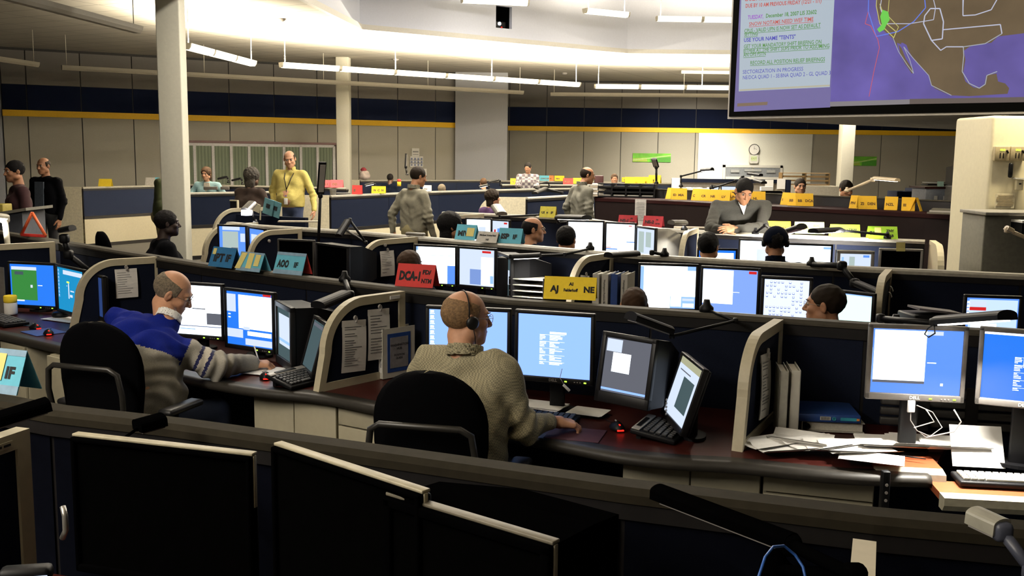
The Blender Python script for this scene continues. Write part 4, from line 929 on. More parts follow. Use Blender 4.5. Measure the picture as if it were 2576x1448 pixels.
lamp('lit lamp in front of the man in the dark jacket, at the far left', aty(105, 486, 15.2), [aty(112, 470, 15.2)], (aty(98, 466, 15.2), aty(128, 468, 15.0)), on=1, power=3, hw=.09, r=.012, group='far desk lamps')
lamp('pale lamp arm at the left edge beside the orange triangle', aty(22, 640, 7.9), [aty(12, 550, 8.1)], (aty(12, 548, 8.1), aty(-14, 545, 8.0)), on=1, power=7, hw=.05, r=.022, col=mat('lamp_pale_metal', (.5, .46, .36), .35), aim=(.5, .3, -1))
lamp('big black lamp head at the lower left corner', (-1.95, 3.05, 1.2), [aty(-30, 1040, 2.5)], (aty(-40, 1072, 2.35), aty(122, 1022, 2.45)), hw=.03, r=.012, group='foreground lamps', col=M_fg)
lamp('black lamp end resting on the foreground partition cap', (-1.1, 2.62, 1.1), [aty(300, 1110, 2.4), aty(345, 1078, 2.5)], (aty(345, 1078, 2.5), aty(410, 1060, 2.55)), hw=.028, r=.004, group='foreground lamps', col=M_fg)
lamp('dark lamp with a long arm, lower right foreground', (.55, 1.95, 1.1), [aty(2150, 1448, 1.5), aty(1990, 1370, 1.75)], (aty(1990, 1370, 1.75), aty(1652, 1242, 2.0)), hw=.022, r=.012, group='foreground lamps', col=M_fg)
lamp('silver ended lamp head in the lower right corner', aty(2640, 1500, 1.45), [aty(2600, 1440, 1.5), aty(2520, 1335, 1.55)], (aty(2520, 1335, 1.55), aty(2448, 1302, 1.6)), hw=.02, r=.010, col=mat('lamp_slate', (.05, .055, .08), .4), hm=mat('lamp_satin', (.30, .29, .24), .35), group='foreground lamps')
lamp('tan lamp arm at the right edge beside the dark jacket', aty(2600, 610, 7), [aty(2535, 578, 7)], (aty(2530, 575, 7), aty(2545, 583, 7)), hw=.03, r=.014, col=mat('lamp_tan', (.5, .4, .27), .4), group='lamps over the counter')

# ================================================================ CHAIRS
def chair(label, loc, rz, h=1.14, arm=True, scale=1, group='black swivel chairs', full=True):
    """seat faces local +y, the back is at -y"""
    t = thing('swivel_chair', label, 'chair', (loc[0], loc[1], 0), rz, group); s = scale
    # backrest: rounded upholstered shell, slightly curved
    mb = MB(); zb, zt = .56, h; W = .235 * s; nz, nx = 14, 14; g = [[], []]
    for k in (0, 1):
        for i in range(nz + 1):
            f = 1 - (1 - i / nz) ** 1.8; z = zb + (zt - zb) * f; ww = W * min(1, (1 - max(0, (f - .45) / .55) ** 3.2) ** .5 + .02) * (.86 + .14 * min(1, f * 2.2))
            row = []
            for j in range(nx + 1):
                x = (j / nx - .5) * 2; ed = (1 - abs(x) ** 4) * (1 - max(0, 2 * f - 1) ** 6)
                y = -.24 + .05 * (x * x) - .07 * (f - .3) ** 2 + (.032 if k else -.028) * ed * s
                row.append(mb.bm.verts.new((x * ww, y, z)))
            g[k].append(row)
    for k in (0, 1):
        for i in range(nz):
            for j in range(nx): f_ = mb.bm.faces.new([g[k][i][j], g[k][i][j + 1], g[k][i + 1][j + 1], g[k][i + 1][j]]); f_.smooth = True
    bmesh.ops.remove_doubles(mb.bm, verts=mb.bm.verts, dist=.0005)
    mb.build('backrest', M_chairf, t)
    if full:
        mb = MB(); y = -.315; P = [(-.20, y + .03, .60), (-.215, y, .80), (-.20, y - .01, .90), (-.16, y - .02, .925), (.16, y - .02, .925), (.20, y - .01, .90), (.215, y, .80), (.20, y + .03, .60), (.10, y + .08, .48), (0, y + .12, .45)]
        mb.tube(P, .014, mat('chair_frame', (.020, .018, .015), .4), 8); mb.tube([(-.20, y + .03, .60), (-.10, y + .08, .48), (0, y + .12, .45)], .014, mat('chair_frame', (.020, .018, .015), .4), 8); mb.build('back_frame', None, t)
    mb = MB(); mb.box((0, .02, .47), (.50 * s, .48 * s, .09), M_chairf, bev=.04); mb.build('seat', None, t)
    if arm:
        for sx in (-1, 1):
            mb = MB(); mb.tube([(sx * .20, -.05, .42), (sx * .30, -.06, .45), (sx * .305, -.05, .66)], .018, M_black, 8); mb.build('arm_support', None, t)
            mb = MB(); mb.box((sx * .305, .0, .68), (.085, .27, .035), M_bezel, bev=.016); mb.build('armrest', None, t)
    mb = MB(); mb.tube([(0, 0, .10), (0, 0, .44)], .028, M_black, 10); mb.build('gas_column', None, t)
    for k in range(5):
        a = k * 2 * PI / 5; mb = MB(); mb.tube([(0, 0, .13), (.29 * math.cos(a), .29 * math.sin(a), .075)], [.026, .016], M_black, 8); lg = mb.build('leg', None, t)
        mb = MB(); mb.lathe([(.026, -.012), (.028, 0), (.026, .012)], M_black, n=10, M=Matrix.Translation((.29 * math.cos(a), .29 * math.sin(a), .03)) @ Matrix.Rotation(a, 4, 'Z') @ Matrix.Rotation(PI / 2, 4, 'X')); mb.build('caster', None, lg)
    return t
chair('black swivel chair of the man in the blue and grey sweater', (-1.93, 4.93), -.32, h=1.13, scale=1.06)
chair('black swivel chair of the man with the headset', (-.27, 3.98), -.22, h=1.12)
chair('black swivel chair behind the black seated silhouette', (-4.0, 10.25), -.9, h=1.12, group='black swivel chairs')
chair('black chair back cut by the right picture edge, in front of the keyboard', (1.42, 2.38), -.05, h=1.38, group='black swivel chairs')
chair('dark chair just visible above the second row partition at the right edge', (3.75, 7.4), .2, h=1.16)
c_ = chair('dark chair with a jacket over it at the right end of the counter', (5.35, 10.9), .3, h=1.25)
t = thing('jacket', 'dark jacket draped over the chair back at the right end of the counter', 'jacket', (5.35, 10.66, 0), .3)
mb = MB(); n = 20
prof = [(1.36, .05), (1.36, .16), (1.28, .24), (1.05, .26), (.8, .28), (.62, .27)]
rings = []
for z, r in prof: rings.append([mb.bm.verts.new(((r * 1.15) * math.cos(a) * (1 + .06 * math.sin(5 * a + z * 9)), r * .5 * math.sin(a) * (1 + .1 * math.sin(4 * a + z * 7)), z + .035 * math.sin(3 * a))) for a in [i * 2 * PI / n for i in range(n)]])
for A, B in zip(rings, rings[1:]):
    for k in range(n): f = mb.bm.faces.new([A[k], A[(k + 1) % n], B[(k + 1) % n], B[k]]); f.smooth = True
mb.bm.faces.new(rings[0]); mb.build('body', mat('jacket_cloth', (.010, .007, .006), .9, bump=.3, scale=20), t)

# ================================================================ THINGS ON THE DESKS
def keyboard(label, p, rz, col=M_black, keym=None, tilt=.0, L=.44, D=.15, rows=5, cols=14, group='keyboards', strip=None, stand=0):
    t = thing('keyboard', label, 'keyboard', p, rz, group)
    M = Matrix.Translation((0, 0, stand)) @ Matrix.Rotation(tilt, 4, 'X')
    mb = MB(); mb.box((0, 0, .012), (L, D, .022), col, M=M, bev=.006); mb.build('case', None, t)
    if stand:
        mb = MB(); mb.box((0, D * .35, stand / 2), (L * .7, .02, stand + .02), M_black); mb.build('riser', None, t)
    mb = MB(); km = keym or M_bezel; kw = (L - .03) / cols; kd = (D - .03 - (.035 if strip else 0)) / rows
    for i in range(rows):
        for j in range(cols):
            if i == 0 and 3 <= j <= 8:
                if j != 3: continue
                mb.box((-L / 2 + .015 + kw * 6, -D / 2 + .015 + kd * .5, .028), (kw * 5.7, kd * .78, .010), km, M=M, bev=.002); continue
            mb.box((-L / 2 + .015 + kw * (j + .5), -D / 2 + .015 + kd * (i + .5), .028), (kw * .8, kd * .78, .010), km, M=M, bev=.002)
    mb.build('keys', None, t)
    if strip:
        mb = MB(); mb.box((0, D / 2 - .022, .026), (L * .98, .036, .006), strip, M=M, bev=.002); mb.box((-L * .05, D / 2 - .022, .030), (L * .55, .018, .004), M_black, M=M); mb.build('display_strip', None, t)
    return t
def mouse(label, p, rz, red=True, group='computer mice', col=M_black):
    t = thing('computer_mouse', label, 'mouse', p, rz, group); mb = MB(); n = 16
    prof = [(.001, .034), (.4, .032), (.75, .022), (.98, .010), (1, .002), (.9, .0)]
    R = [[mb.bm.verts.new((.032 * r * math.cos(a), .055 * r * math.sin(a), z * (1 - .15 * math.sin(a)))) for a in [i * 2 * PI / n for i in range(n)]] for r, z in prof]
    for A, B in zip(R, R[1:]):
        for k in range(n): f = mb.bm.faces.new([A[k], A[(k + 1) % n], B[(k + 1) % n], B[k]]); f.smooth = True
    mb.bm.faces.new(R[-1]); mb.build('shell', col, t)
    if red:
        mb = MB(); mb.box((0, -.053, .006), (.03, .006, .006), E_rled, bev=.001); mb.box((0, -.035, .028), (.006, .016, .004), E_rled, bev=.001); mb.build('red_light', None, t)
    mb = MB(); mb.box((0, .02, .033), (.006, .016, .006), M_silver, bev=.002); mb.build('wheel', None, t)
    mb = MB(); mb.tube([(0, .052, .008), (.01, .09, .004), (-.01, .14, .003), (.03, .2, .003)], .0018, M_black, 5); mb.build('cord', None, t)
    return t
D_ = lambda u, v, z=.745: atz(u, v, z)
keyboard('black angled phone keyboard with a grey strip, beside the sweater man\'s mouse', D_(745, 965), 1.0, tilt=.22, L=.26, D=.19, cols=9, strip=M_silver, stand=.02, keym=mat('key_grey', (.035, .035, .038), .5))
keyboard('black keyboard with a grey strip below the tilted panel, right of the headset man', D_(1660, 1092), 1.15, tilt=.15, L=.26, D=.2, cols=9, strip=M_silver, stand=.01, keym=mat('key_grey', (.035, .035, .038), .5))
keyboard('dim black keyboard left of the headset man\'s hand', D_(1345, 1056), -.28, L=.40, D=.14, keym=mat('key_blue_grey', (.05, .07, .10), .5))
keyboard('dark keyboard at the left edge in front of the green map monitor', D_(10, 810), -.75, L=.46, D=.17, keym=mat('key_grey', (.035, .035, .038), .5))
keyboard('white and black keyboard on the pull-out tray at right', atz(2540, 1218, .72), -.13, col=M_black, L=.40, D=.13, cols=14, keym=mat('key_white', (.62, .6, .52), .45))
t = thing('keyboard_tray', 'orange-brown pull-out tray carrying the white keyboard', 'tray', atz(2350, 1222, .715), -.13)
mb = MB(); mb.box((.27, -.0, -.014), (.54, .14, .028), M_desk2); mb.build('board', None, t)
mb = MB(); mb.prism([(-.135, .0), (-.135, -.03), (-.115, -.055), (-.07, -.055), (-.07, .0)], .54, mat('wrist_rest_grey', (.30, .28, .21), .6), plane='YZ', off=0); mb.build('wrist_rest', None, t)
t = thing('desk_corner', 'desk corner under the spread papers, coloured orange-brown as lamp-lit wood', 'desk corner', atz(2190, 1150, .752), -.13)
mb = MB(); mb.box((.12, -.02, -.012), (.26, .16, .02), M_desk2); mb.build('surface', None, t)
mb = MB(); mb.prism([(-.10, -.002), (-.155, -.012), (-.16, -.045), (-.14, -.06), (-.10, -.06)], .26, mat('wrist_rest_grey', (.30, .28, .21), .6), plane='YZ', off=-.01); mb.build('front_edge', None, t)
mouse('red glowing mouse right of the headset man\'s hand', D_(1552, 1078), .2)
mouse('red glowing mouse by the sweater man\'s writing hand', D_(668, 950), .3)
mouse('red glowing mouse on the blue pad, left of the first chair', D_(122, 840), .5)
mouse('dark mouse with a faint red spot behind the left keyboard', D_(88, 826), .9)
t = thing('mouse_pad', 'blue mouse pad at left under two mice', 'mouse pad', D_(110, 835, .742), -.7); mb = MB(); mb.box((0, 0, .001), (.24, .2, .003), mat('pad_blue', (.02, .06, .25), .8), bev=.001); mb.build('pad', None, t)
t = thing('mouse_pad', 'dark red mouse pad under the headset man\'s hand', 'mouse pad', D_(1448, 1092, .742), -.28); mb = MB(); mb.box((0, 0, .001), (.24, .2, .003), mat('pad_red', (.05, .01, .02), .8), bev=.001); mb.build('pad', None, t)
def paper(label, u, v, w, h, rz, z=.744, m=None, n=1, name='paper_sheet', group='papers on the desk', curl=0):
    t = thing(name, label, 'paper', atz(u, v, z), rz, group); r = random.Random(int(u * 7 + v))
    mb = MB()
    for k in range(n):
        a = r.uniform(-.06, .06) if k else 0; M = Matrix.Translation((r.uniform(-.01, .01) if k else 0, r.uniform(-.01, .01) if k else 0, .0015 * k)) @ Matrix.Rotation(a, 4, 'Z')
        q = 5
        for i in range(q):
            f0, f1 = i / q - .5, (i + 1) / q - .5; zz = lambda f: .001 + curl * max(0, abs(f) - .2) ** 2 * 4
            mb.poly([M @ Vector(p) for p in ((-w / 2, h * f0, zz(f0)), (w / 2, h * f0, zz(f0)), (w / 2, h * f1, zz(f1)), (-w / 2, h * f1, zz(f1)))], m or M_paper)
    o = mb.build('sheets', None, t); return t
pk = mat('paper_dim', (.60, .59, .58), .8, var=.03)
paper('white paper behind the keyboard, left one of three by the headset man', 1302, 1009, .16, .12, -.5, n=2)
paper('white paper pad in the middle of three in front of the centre monitors', 1372, 1021, .18, .15, -.45, z=.757, n=4)
paper('white paper right one of three, nearest the tube monitor', 1478, 1035, .17, .14, -.45, z=.757, n=2)
paper('white page under the sweater man\'s writing hand', 680, 934, .26, .20, -.3, n=3)
paper('white page behind the black mouse-like puck, left station', 165, 803, .30, .17, -.5, n=2)
t = thing('puck', 'black round puck on the white page at the left station', 'phone puck', D_(152, 795, .75), 0); mb = MB(); mb.lathe([(.055, 0), (.06, .012), (.05, .03), (.02, .036)], M_black, n=16); mb.build('body', None, t)
# spread papers at right
rp = random.Random(11)
sp = [(1935, 1118, .20, .15, .5, 'paper with a lifted corner nearest the right divider'), (1975, 1128, .24, .17, .2, 'crumpled paper at the left of the spread heap'), (2010, 1110, .24, .16, -.5, 'paper with a dark line at the back of the heap'), (2060, 1120, .24, .18, .4, 'paper under the middle of the heap'),
      (2110, 1128, .26, .18, -.1, 'bright paper in the middle of the heap'), (2160, 1130, .28, .19, .15, 'overexposed paper right of the heap middle'), (2190, 1155, .24, .14, -.35, 'folded stack hanging over the desk edge'), (2250, 1118, .28, .16, -.1, 'bright sheet right of the heap'), (2330, 1118, .28, .16, -.15, 'bright sheet left of the standing page'), (2400, 1125, .24, .16, -.1, 'bright sheet in front of the standing page')]
for i, (u, v, w, h, a, lb) in enumerate(sp): paper(lb, u, v, w, h, a, z=.757 + .0028 * i, n=3, curl=rp.uniform(.01, .07), group='spread papers at the right station')
t = thing('paper_sheet', 'bright white page propped up at the far right of the desk', 'paper', atz(2468, 1165, .757), -.13, 'spread papers at the right station')
mb = MB(); mb.box((0, .03, .075), (.20, .003, .17), M_paper, M=Matrix.Rotation(-.5, 4, 'X')); mb.build('page', None, t)
t = thing('pen', 'dark pen lying on the orange-brown desk corner', 'pen', atz(2295, 1152, .765), -.5); mb = MB(); mb.tube([(-.05, 0, .005), (.05, 0, .005)], [.004, .002], M_black, 6); mb.build('barrel', None, t)
# binders
def binder(label, p, rz, w=.05, d=.27, h=.29, cover=None, spine=None, lie=False, group='ring binders', front=None, texts=()):
    t = thing('binder', label, 'binder', p, rz, group); c = cover or M_binder
    mb = MB(); mb.box((-w / 2 + .0015, 0, h / 2), (.003, d, h), c); mb.box((w / 2 - .0015, 0, h / 2), (.003, d, h), c); mb.box((0, -d / 2 + .0015, h / 2), (w, .003, h), c); mb.build('cover', None, t)
    mb = MB(); mb.box((0, .008, h / 2), (w - .012, d - .03, h - .02), M_pages); mb.build('pages', None, t)
    if spine:
        mb = MB(); mb.box((0, -d / 2 - .001, h * .52), (w * .7, .0015, h * .8), spine); mb.build('spine_label', None, t)
    if front:
        mb = MB(); mb.box((w / 2 + .001, 0, h * .5), (.0015, d * .72, h * .78), front[0]); mb.box((w / 2 + .002, 0, h * .5), (.0015, d * .56, h * .62), front[1]); mb.build('cover_sheet', None, t)
    if texts:
        mb = MB()
        for (tx, face, a, b, sz) in texts:
            if face == 'spine': add_text(mb, tx, sz, lambda x, y: Vector((a + y, -d / 2 - .003, b - x)), M_ink, bold=.01)
            else: add_text(mb, tx, sz, lambda x, y: Vector((w / 2 + .0035, -d * .0 + x, b + y)), M_ink, bold=.02, center=True)
        mb.build('lettering', None, t)
    return t
M_binder = mat('binder_white', (.50, .48, .42), .45, var=.03); M_pages = mat('page_block', (.56, .53, .45), .8, scale=200); M_bblue = mat('binder_blue', (.02, .06, .24), .4)
gr = mat('cover_grey', (.22, .21, .22), .7)
def D2(x, z=0, off=.08):
    M = Matrix.Translation(d2.location) @ Matrix.Rotation(d2.rotation_euler.z, 4, 'Z'); return M @ Vector((x, off, z))
rz2 = -.62
binder('white binder with blue framed grey cover, left of the headset man', D_(1002, 950) + Vector((-.02, .06, 0)), -.78, w=.055, d=.22, h=.27, front=(M_bblue, gr), spine=M_paper, texts=[('WASHINGTON HUB POSITION', 'spine', -.012, .24, .015), ('DCA / NE / SEA PPAS', 'spine', .008, .17, .012), ('WASHINGTON', 'front', 0, .17, .018), ('HUB', 'front', 0, .15, .018), ('POSITION', 'front', 0, .115, .016), ('GUIDE', 'front', 0, .098, .016)])
binder('plain white binder behind the one with the blue framed cover', D_(1000, 930) + Vector((-.04, .12, 0)), -.7, w=.035, d=.22, h=.29)
binder('light grey upright binder nearest the right divider', D_(1960, 1082), -.15, w=.035, d=.2, h=.29, cover=mat('binder_grey', (.36, .35, .30), .45))
binder('white upright binder right of the light grey one', D_(1988, 1080), -.15, w=.04, d=.2, h=.29)
t = thing('binder', 'white binder lying flat under the blue one', 'binder', D_(2083, 1070), -.12, 'lying binders')
mb = MB(); mb.box((0, 0, .0015), (.27, .22, .003), M_binder); mb.box((0, 0, .0435), (.27, .22, .003), M_binder); mb.box((-.1335, 0, .0225), (.003, .22, .042), M_binder); mb.build('cover', None, t)
mb = MB(); mb.box((.008, 0, .022), (.24, .205, .034), M_pages); mb.build('pages', None, t)
mb = MB(); mb.lathe([(.014, 0), (.014, .004), (.010, .004), (.010, 0)], M_black, n=14, M=Matrix.Translation((-.112, -.108, .023)) @ Matrix.Rotation(PI / 2, 4, 'X')); mb.build('ring', None, t)
t = thing('binder', 'blue binder lying on top of the white one, barcode on its spine', 'binder', D_(2068, 1070) + Vector((0, 0, .0455)), -.12, 'lying binders')
mb = MB(); mb.box((0, .01, .0175), (.285, .25, .035), M_bblue, bev=.004); mb.build('cover', None, t)
mb = MB(); mb.box((-.01, -.1165, .019), (.045, .001, .016), M_paper)
for k in range(12): mb.box((-.028 + .0032 * k, -.1175, .019), (.0014, .001, .013), M_ink)
mb.box((.09, -.1165, .018), (.07, .001, .014), mat('label_teal', (.03, .3, .4), .6)); mb.lathe([(.009, 0), (.009, .002), (.006, .002), (.006, 0)], mat('label_teal', (.03, .3, .4), .6), n=12, M=Matrix.Translation((.028, -.1155, .018)) @ Matrix.Rotation(PI / 2, 4, 'X')); mb.box((.13, -.1175, .018), (.012, .001, .01), mat('label_orange', (.7, .25, .05), .6)); mb.build('labels', None, t)
for (u, v, lb, c) in ((1508, 755, 'white binder right of the yellow tent AJ, left one', None), (1530, 757, 'white binder with dark spine lettering, second by the yellow tent AJ', None), (1553, 759, 'blue binder in the row by the yellow tent AJ', M_bblue), (1578, 761, 'white binder right in the row by the yellow tent AJ', None)):
    p = aty(u, v, 7.15); binder(lb, (p.x, p.y, .74), -.35, w=.05, d=.22, h=.45 if False else .30, cover=c, spine=None, group='binders behind the yellow tent AJ', texts=[('Washington Position Binder', 'spine', -.008, .26, .018)] if c is None and u > 1510 else ())
    bpy.data.objects[[o for o in bpy.data.objects if o.name.startswith('binder') and o.parent is None][-1].name].location.z = .74 + .07
# a shelf stand under these binders
t = thing('binder_stand', 'low dark stand carrying the binders behind the yellow tent AJ', 'stand', (aty(1545, 758, 7.15).x, 7.15, .74), -.35); mb = MB(); mb.box((0, 0, .034), (.32, .24, .066), M_black, bev=.005); mb.build('body', None, t)
# USB sticks, cables, cup, bottle
t = thing('card_reader', 'white plug hanging under the silver framed monitor', 'plug', aty(2291, 1040, 3.9), 0); mb = MB(); mb.box((0, 0, .03), (.03, .012, .05), M_paper, bev=.004); mb.build('body', None, t)
mb = MB(); mb.tube([(0, 0, .005), (.005, .01, -.03), (.03, 0, -.07), (.08, -.01, -.09), (.13, .0, -.055), (.10, .03, .0), (.03, .02, .03)], .0022, M_silver, 6); mb.build('cable', None, t)
t = thing('cable', 'grey cable loop hanging between the silver framed monitors and the desk', 'cable', aty(2385, 1060, 3.85), 0); mb = MB()
q = Vector(t.location); mb.tube([aty(u, v, 3.86) - q for u, v in ((2330, 1030), (2350, 1060), (2300, 1075), (2330, 1100), (2400, 1085), (2418, 1060), (2400, 1030))], .003, M_silver, 6); mb.build('loop', None, t)
t = thing('memory_stick', 'white memory stick on a cord below the centre monitor', 'memory stick', aty(1425, 975, 4.35), 0); mb = MB(); mb.box((0, 0, 0), (.012, .01, .04), M_paper, M=Matrix.Rotation(-.8, 4, 'Y'), bev=.002); mb.tube([(-.012, 0, .016), (-.03, 0, .045), (-.02, .03, .08)], .0015, M_silver, 5); mb.build('stick', None, t)
p = D_(28, 790, .745)
t = thing('pill_bottle', 'white bottle with a yellow cap at the left edge', 'bottle', p); mb = MB(); mb.lathe([(.042, 0), (.045, .01), (.045, .085), (.034, .10)], M_paper, n=16); mb.build('bottle_body', None, t)
mb = MB(); mb.lathe([(.044, .088), (.046, .10), (.046, .135), (.04, .14)], M_tyel, n=16); mb.build('cap', None, t)
t = thing('notice_board', 'dull brown sheet standing at the left picture edge', 'sheet', aty(-20, 735, 7.25), -.3); mb = MB(); mb.box((0, 0, .0), (.24, .006, .38), mat('board_brown', (.13, .12, .11), .8)); mb.build('board', None, t)
# warning triangle on partition B at left
t = thing('warning_triangle', 'orange triangle frame standing on the partition at the far left', 'warning triangle', atz(80, 596, 1.2) + Vector((0, .03, .0)), -.35)
mb = MB(); s_ = .135; M_or = mat('triangle_orange', (.85, .16, .05), .45)
P3 = [(-s_, .012), (s_, .012), (0, .215)]
mb.box((0, 0, .012), (2 * s_, .02, .024), mat('triangle_red', (.55, .03, .02), .5), bev=.004)
for sx in (-1, 1): mb.tube([(sx * s_, 0, .012), (0, 0, .205)], .013, M_or, 6)
mb.build('frame', None, t)
# cordless phone on cap C
t = thing('phone_handset', 'phone handset lying on the second row partition behind the walking man', 'phone', aty(1045, 586, 9.0), -.5); t.location.z = 1.2; mb = MB(); mb.box((0, 0, .02), (.20, .05, .03), mat('phone_grey', (.16, .15, .13), .4), bev=.012); mb.build('body', None, t)
t = thing('paper_stack', 'papers lying on the partition by the tall black lamp', 'papers', atz(752, 558, 1.22), .1); mb = MB(); mb.box((0, 0, .006), (.42, .12, .012), mat('paper_tan', (.40, .34, .26), .8)); mb.build('sheets', None, t)
t = thing('paper_stack', 'papers on the third row partition beside the leaning man\'s left hand', 'papers', atz(1738, 574, 1.2), -.2); mb = MB(); mb.box((0, 0, .008), (.35, .16, .014), mat('paper_tan', (.40, .34, .26), .8)); mb.build('sheets', None, t)
# wedge and black tray in row C by the lamp light
t = thing('letter_tray', 'pale wire tray stack left of the yellow tent AJ', 'tray', aty(1335, 735, 7.6), -.4); t.location.z = .745
mb = MB()
for k in range(5): mb.box((0, 0, .08 + .045 * k), (.28, .2, .006), mat('shelf_grey', (.25, .24, .22), .6))
for sx in (-.14, .14): mb.box((sx, 0, .14), (.006, .2, .27), M_black)
mb.build('shelves', None, t)
t = thing('monitor_riser', 'black tower housing beside the pale tray, second row', 'computer tower', (aty(1290, 690, 7.8).x, 7.8, .745), -.45)
mb = MB(); mb.box((0, 0, .2), (.14, .30, .42), M_black, bev=.01); mb.build('case', None, t)
t = thing('folder_holder', 'open dark folder holder on the desk behind the silver framed monitors', 'folder holder', (aty(2330, 770, 5.6).x, 5.6, .745), .1)
mb = MB(); mb.box((0, 0, .17), (.24, .2, .34), M_black, bev=.01); mb.build('box', None, t)
mb = MB(); mb.box((0, -.02, .36), (.26, .14, .012), mat('folder_mauve', (.12, .105, .11), .7), M=Matrix.Rotation(.12, 4, 'Y')); mb.build('folder', None, t)
# slatted grille behind right monitors
t = thing('slat_rail', 'dark horizontal slat rail on the partition under the silver framed monitors', 'slat rail', (2.12, 4.25, .76), -.20)
mb = MB()
for k in range(4): mb.box((0, 0, .03 + .045 * k), (.95, .03, .034), mat('slat_dark', (.028, .025, .022), .5), bev=.006)
mb.build('slats', None, t)
mb = MB(); 
for x in (-.3, -.1, .3):
    mb = MB(); mb.box((x, -.02, .10), (.05, .02, .20), M_rail); mb.build('upright', None, t)
# blue cable bottom right
t = thing('cable', 'thin blue cable arching over the lower right foreground divider', 'cable', aty(1960, 1400, 1.6), 0); q = Vector(t.location); mb = MB()
mb.tube([aty(u, v, Y) - q for u, v, Y in ((1905, 1460, 1.5), (1925, 1400, 1.55), (1945, 1375, 1.58), (1972, 1372, 1.6), (2000, 1395, 1.6), (2020, 1425, 1.58), (2030, 1470, 1.55))], .0025, mat('cable_blue', (.02, .10, .40), .4), 6); mb.build('cord', None, t)
t = thing('metal_clip', 'small curved metal handle glinting in the lower left dark', 'metal handle', aty(160, 1310, 1.9)); mb = MB(); mb.tube([(0, 0, .03), (.008, -.01, .015), (.008, -.01, -.015), (-.004, 0, -.035)], .006, M_chrome, 8); mb.build('handle', None, t)
t = thing('phone_handset', 'small device with a glinting blue-white end at the bottom left', 'device', aty(110, 1440, 1.75), .2); mb = MB(); mb.box((-.03, 0, 0), (.09, .04, .03), M_black, bev=.01); mb.build('body', None, t)
mb = MB(); mb.box((.0, -.022, .0), (.022, .004, .006), em('device_light', (.6, .7, 1), 1.5)); mb.build('indicator', None, t)

# ================================================================ FAR THINGS, WALL THINGS
def tray_unit(label, u, v, Y, zb, w, h, d, m, cols=2, rows=3, ang=0):
    p = aty(u, v, Y); t = thing('letter_tray', label, 'letter tray', (p.x, p.y, zb), ang, 'letter tray units')
    mb = MB(); n = rows; 
    for k in range(n + 1): mb.box((0, 0, .01 + (h - .02) * k / n), (w, d, .014), m)
    for c in range(cols + 1): mb.box((-w / 2 + w * c / cols, 0, h / 2), (.022, d, h), m)
    for c in range(cols):
        for k in range(n): mb.box((-w / 2 + w * (c + .5) / cols, -d / 2, (h) * (k + .18) / n), (w / cols * .9, .012, h / n * .3), m)
    mb.build('frame', None, t)
    for c in range(cols):
        for k in range(0, n, 2): mb = MB(); mb.box((-w / 2 + w * (c + .5) / cols, 0, .03 + (h - .02) * k / n), (w / cols * .8, d * .8, .02), M_paper); mb.build('papers', None, t)
    return t
tray_unit('black letter tray unit on the left end of the counter', 1578, 500, 15.9, 1.29, .90, .22, .28, M_black, 4, 3, -.3)
tray_unit('brown letter tray unit left of the third column', 2022, 465, 24.5, 1.28, 1.15, .30, .3, mat('tray_brown', (.24, .15, .06), .6), 2, 3)
t = thing('paper_stack', 'pile of papers and books left of the black letter trays', 'papers', (aty(1500, 500, 16.0).x, 16.0, 1.29), 0)
mb = MB()
for k in range(6): mb.box((rp.uniform(-.02, .02), 0, .02 + .035 * k), (.24, .2, .03), M_paper if k % 2 else mat('paper_tan', (.40, .34, .26), .8), M=Matrix.Rotation(rp.uniform(-.1, .1), 4, 'Z'))
mb.build('sheets', None, t)
t = thing('pen_holder', 'dark brown cup behind the papers left of the black letter trays', 'cup', (aty(1507, 460, 16.2).x, 16.25, 1.29), 0); mb = MB(); mb.box((0, 0, .16), (.14, .14, .34), mat('holder_maroon', (.05, .012, .012), .5), bev=.01); mb.build('body', None, t)
t = thing('notice_sheet', 'narrow printed sheet hanging down the counter front between the red tents', 'paper', aty(1612, 500, 15.38), -.6)
mb = MB(); mb.box((0, 0, -.28), (.19, .004, .55), mat('sheet_grey', (.42, .40, .38), .8)); mb.build('sheet', None, t)
mb = MB()
for k in range(12): mb.box((0, -.004, -.06 - .024 * k), (.14, .002, .007), mat('grey_print', (.2, .2, .2), .8))
mb.build('print', None, t)
# overexposed papers hanging at the counter's left end
t = thing('paper_roll', 'glaring white crumpled paper hanging at the left end of the counter', 'paper', aty(1482, 500, 15.9), .2)
mb = MB(); mb.prism([(-.03, 0), (.07, 0), (.09, -.25), (.07, -.5), (.10, -.8), (.02, -.8), (-.02, -.5), (-.06, -.3)], .02, em('lit_paper', (1, .95, .85), 1.3) if False else M_paper); mb.build('sheet', None, t)
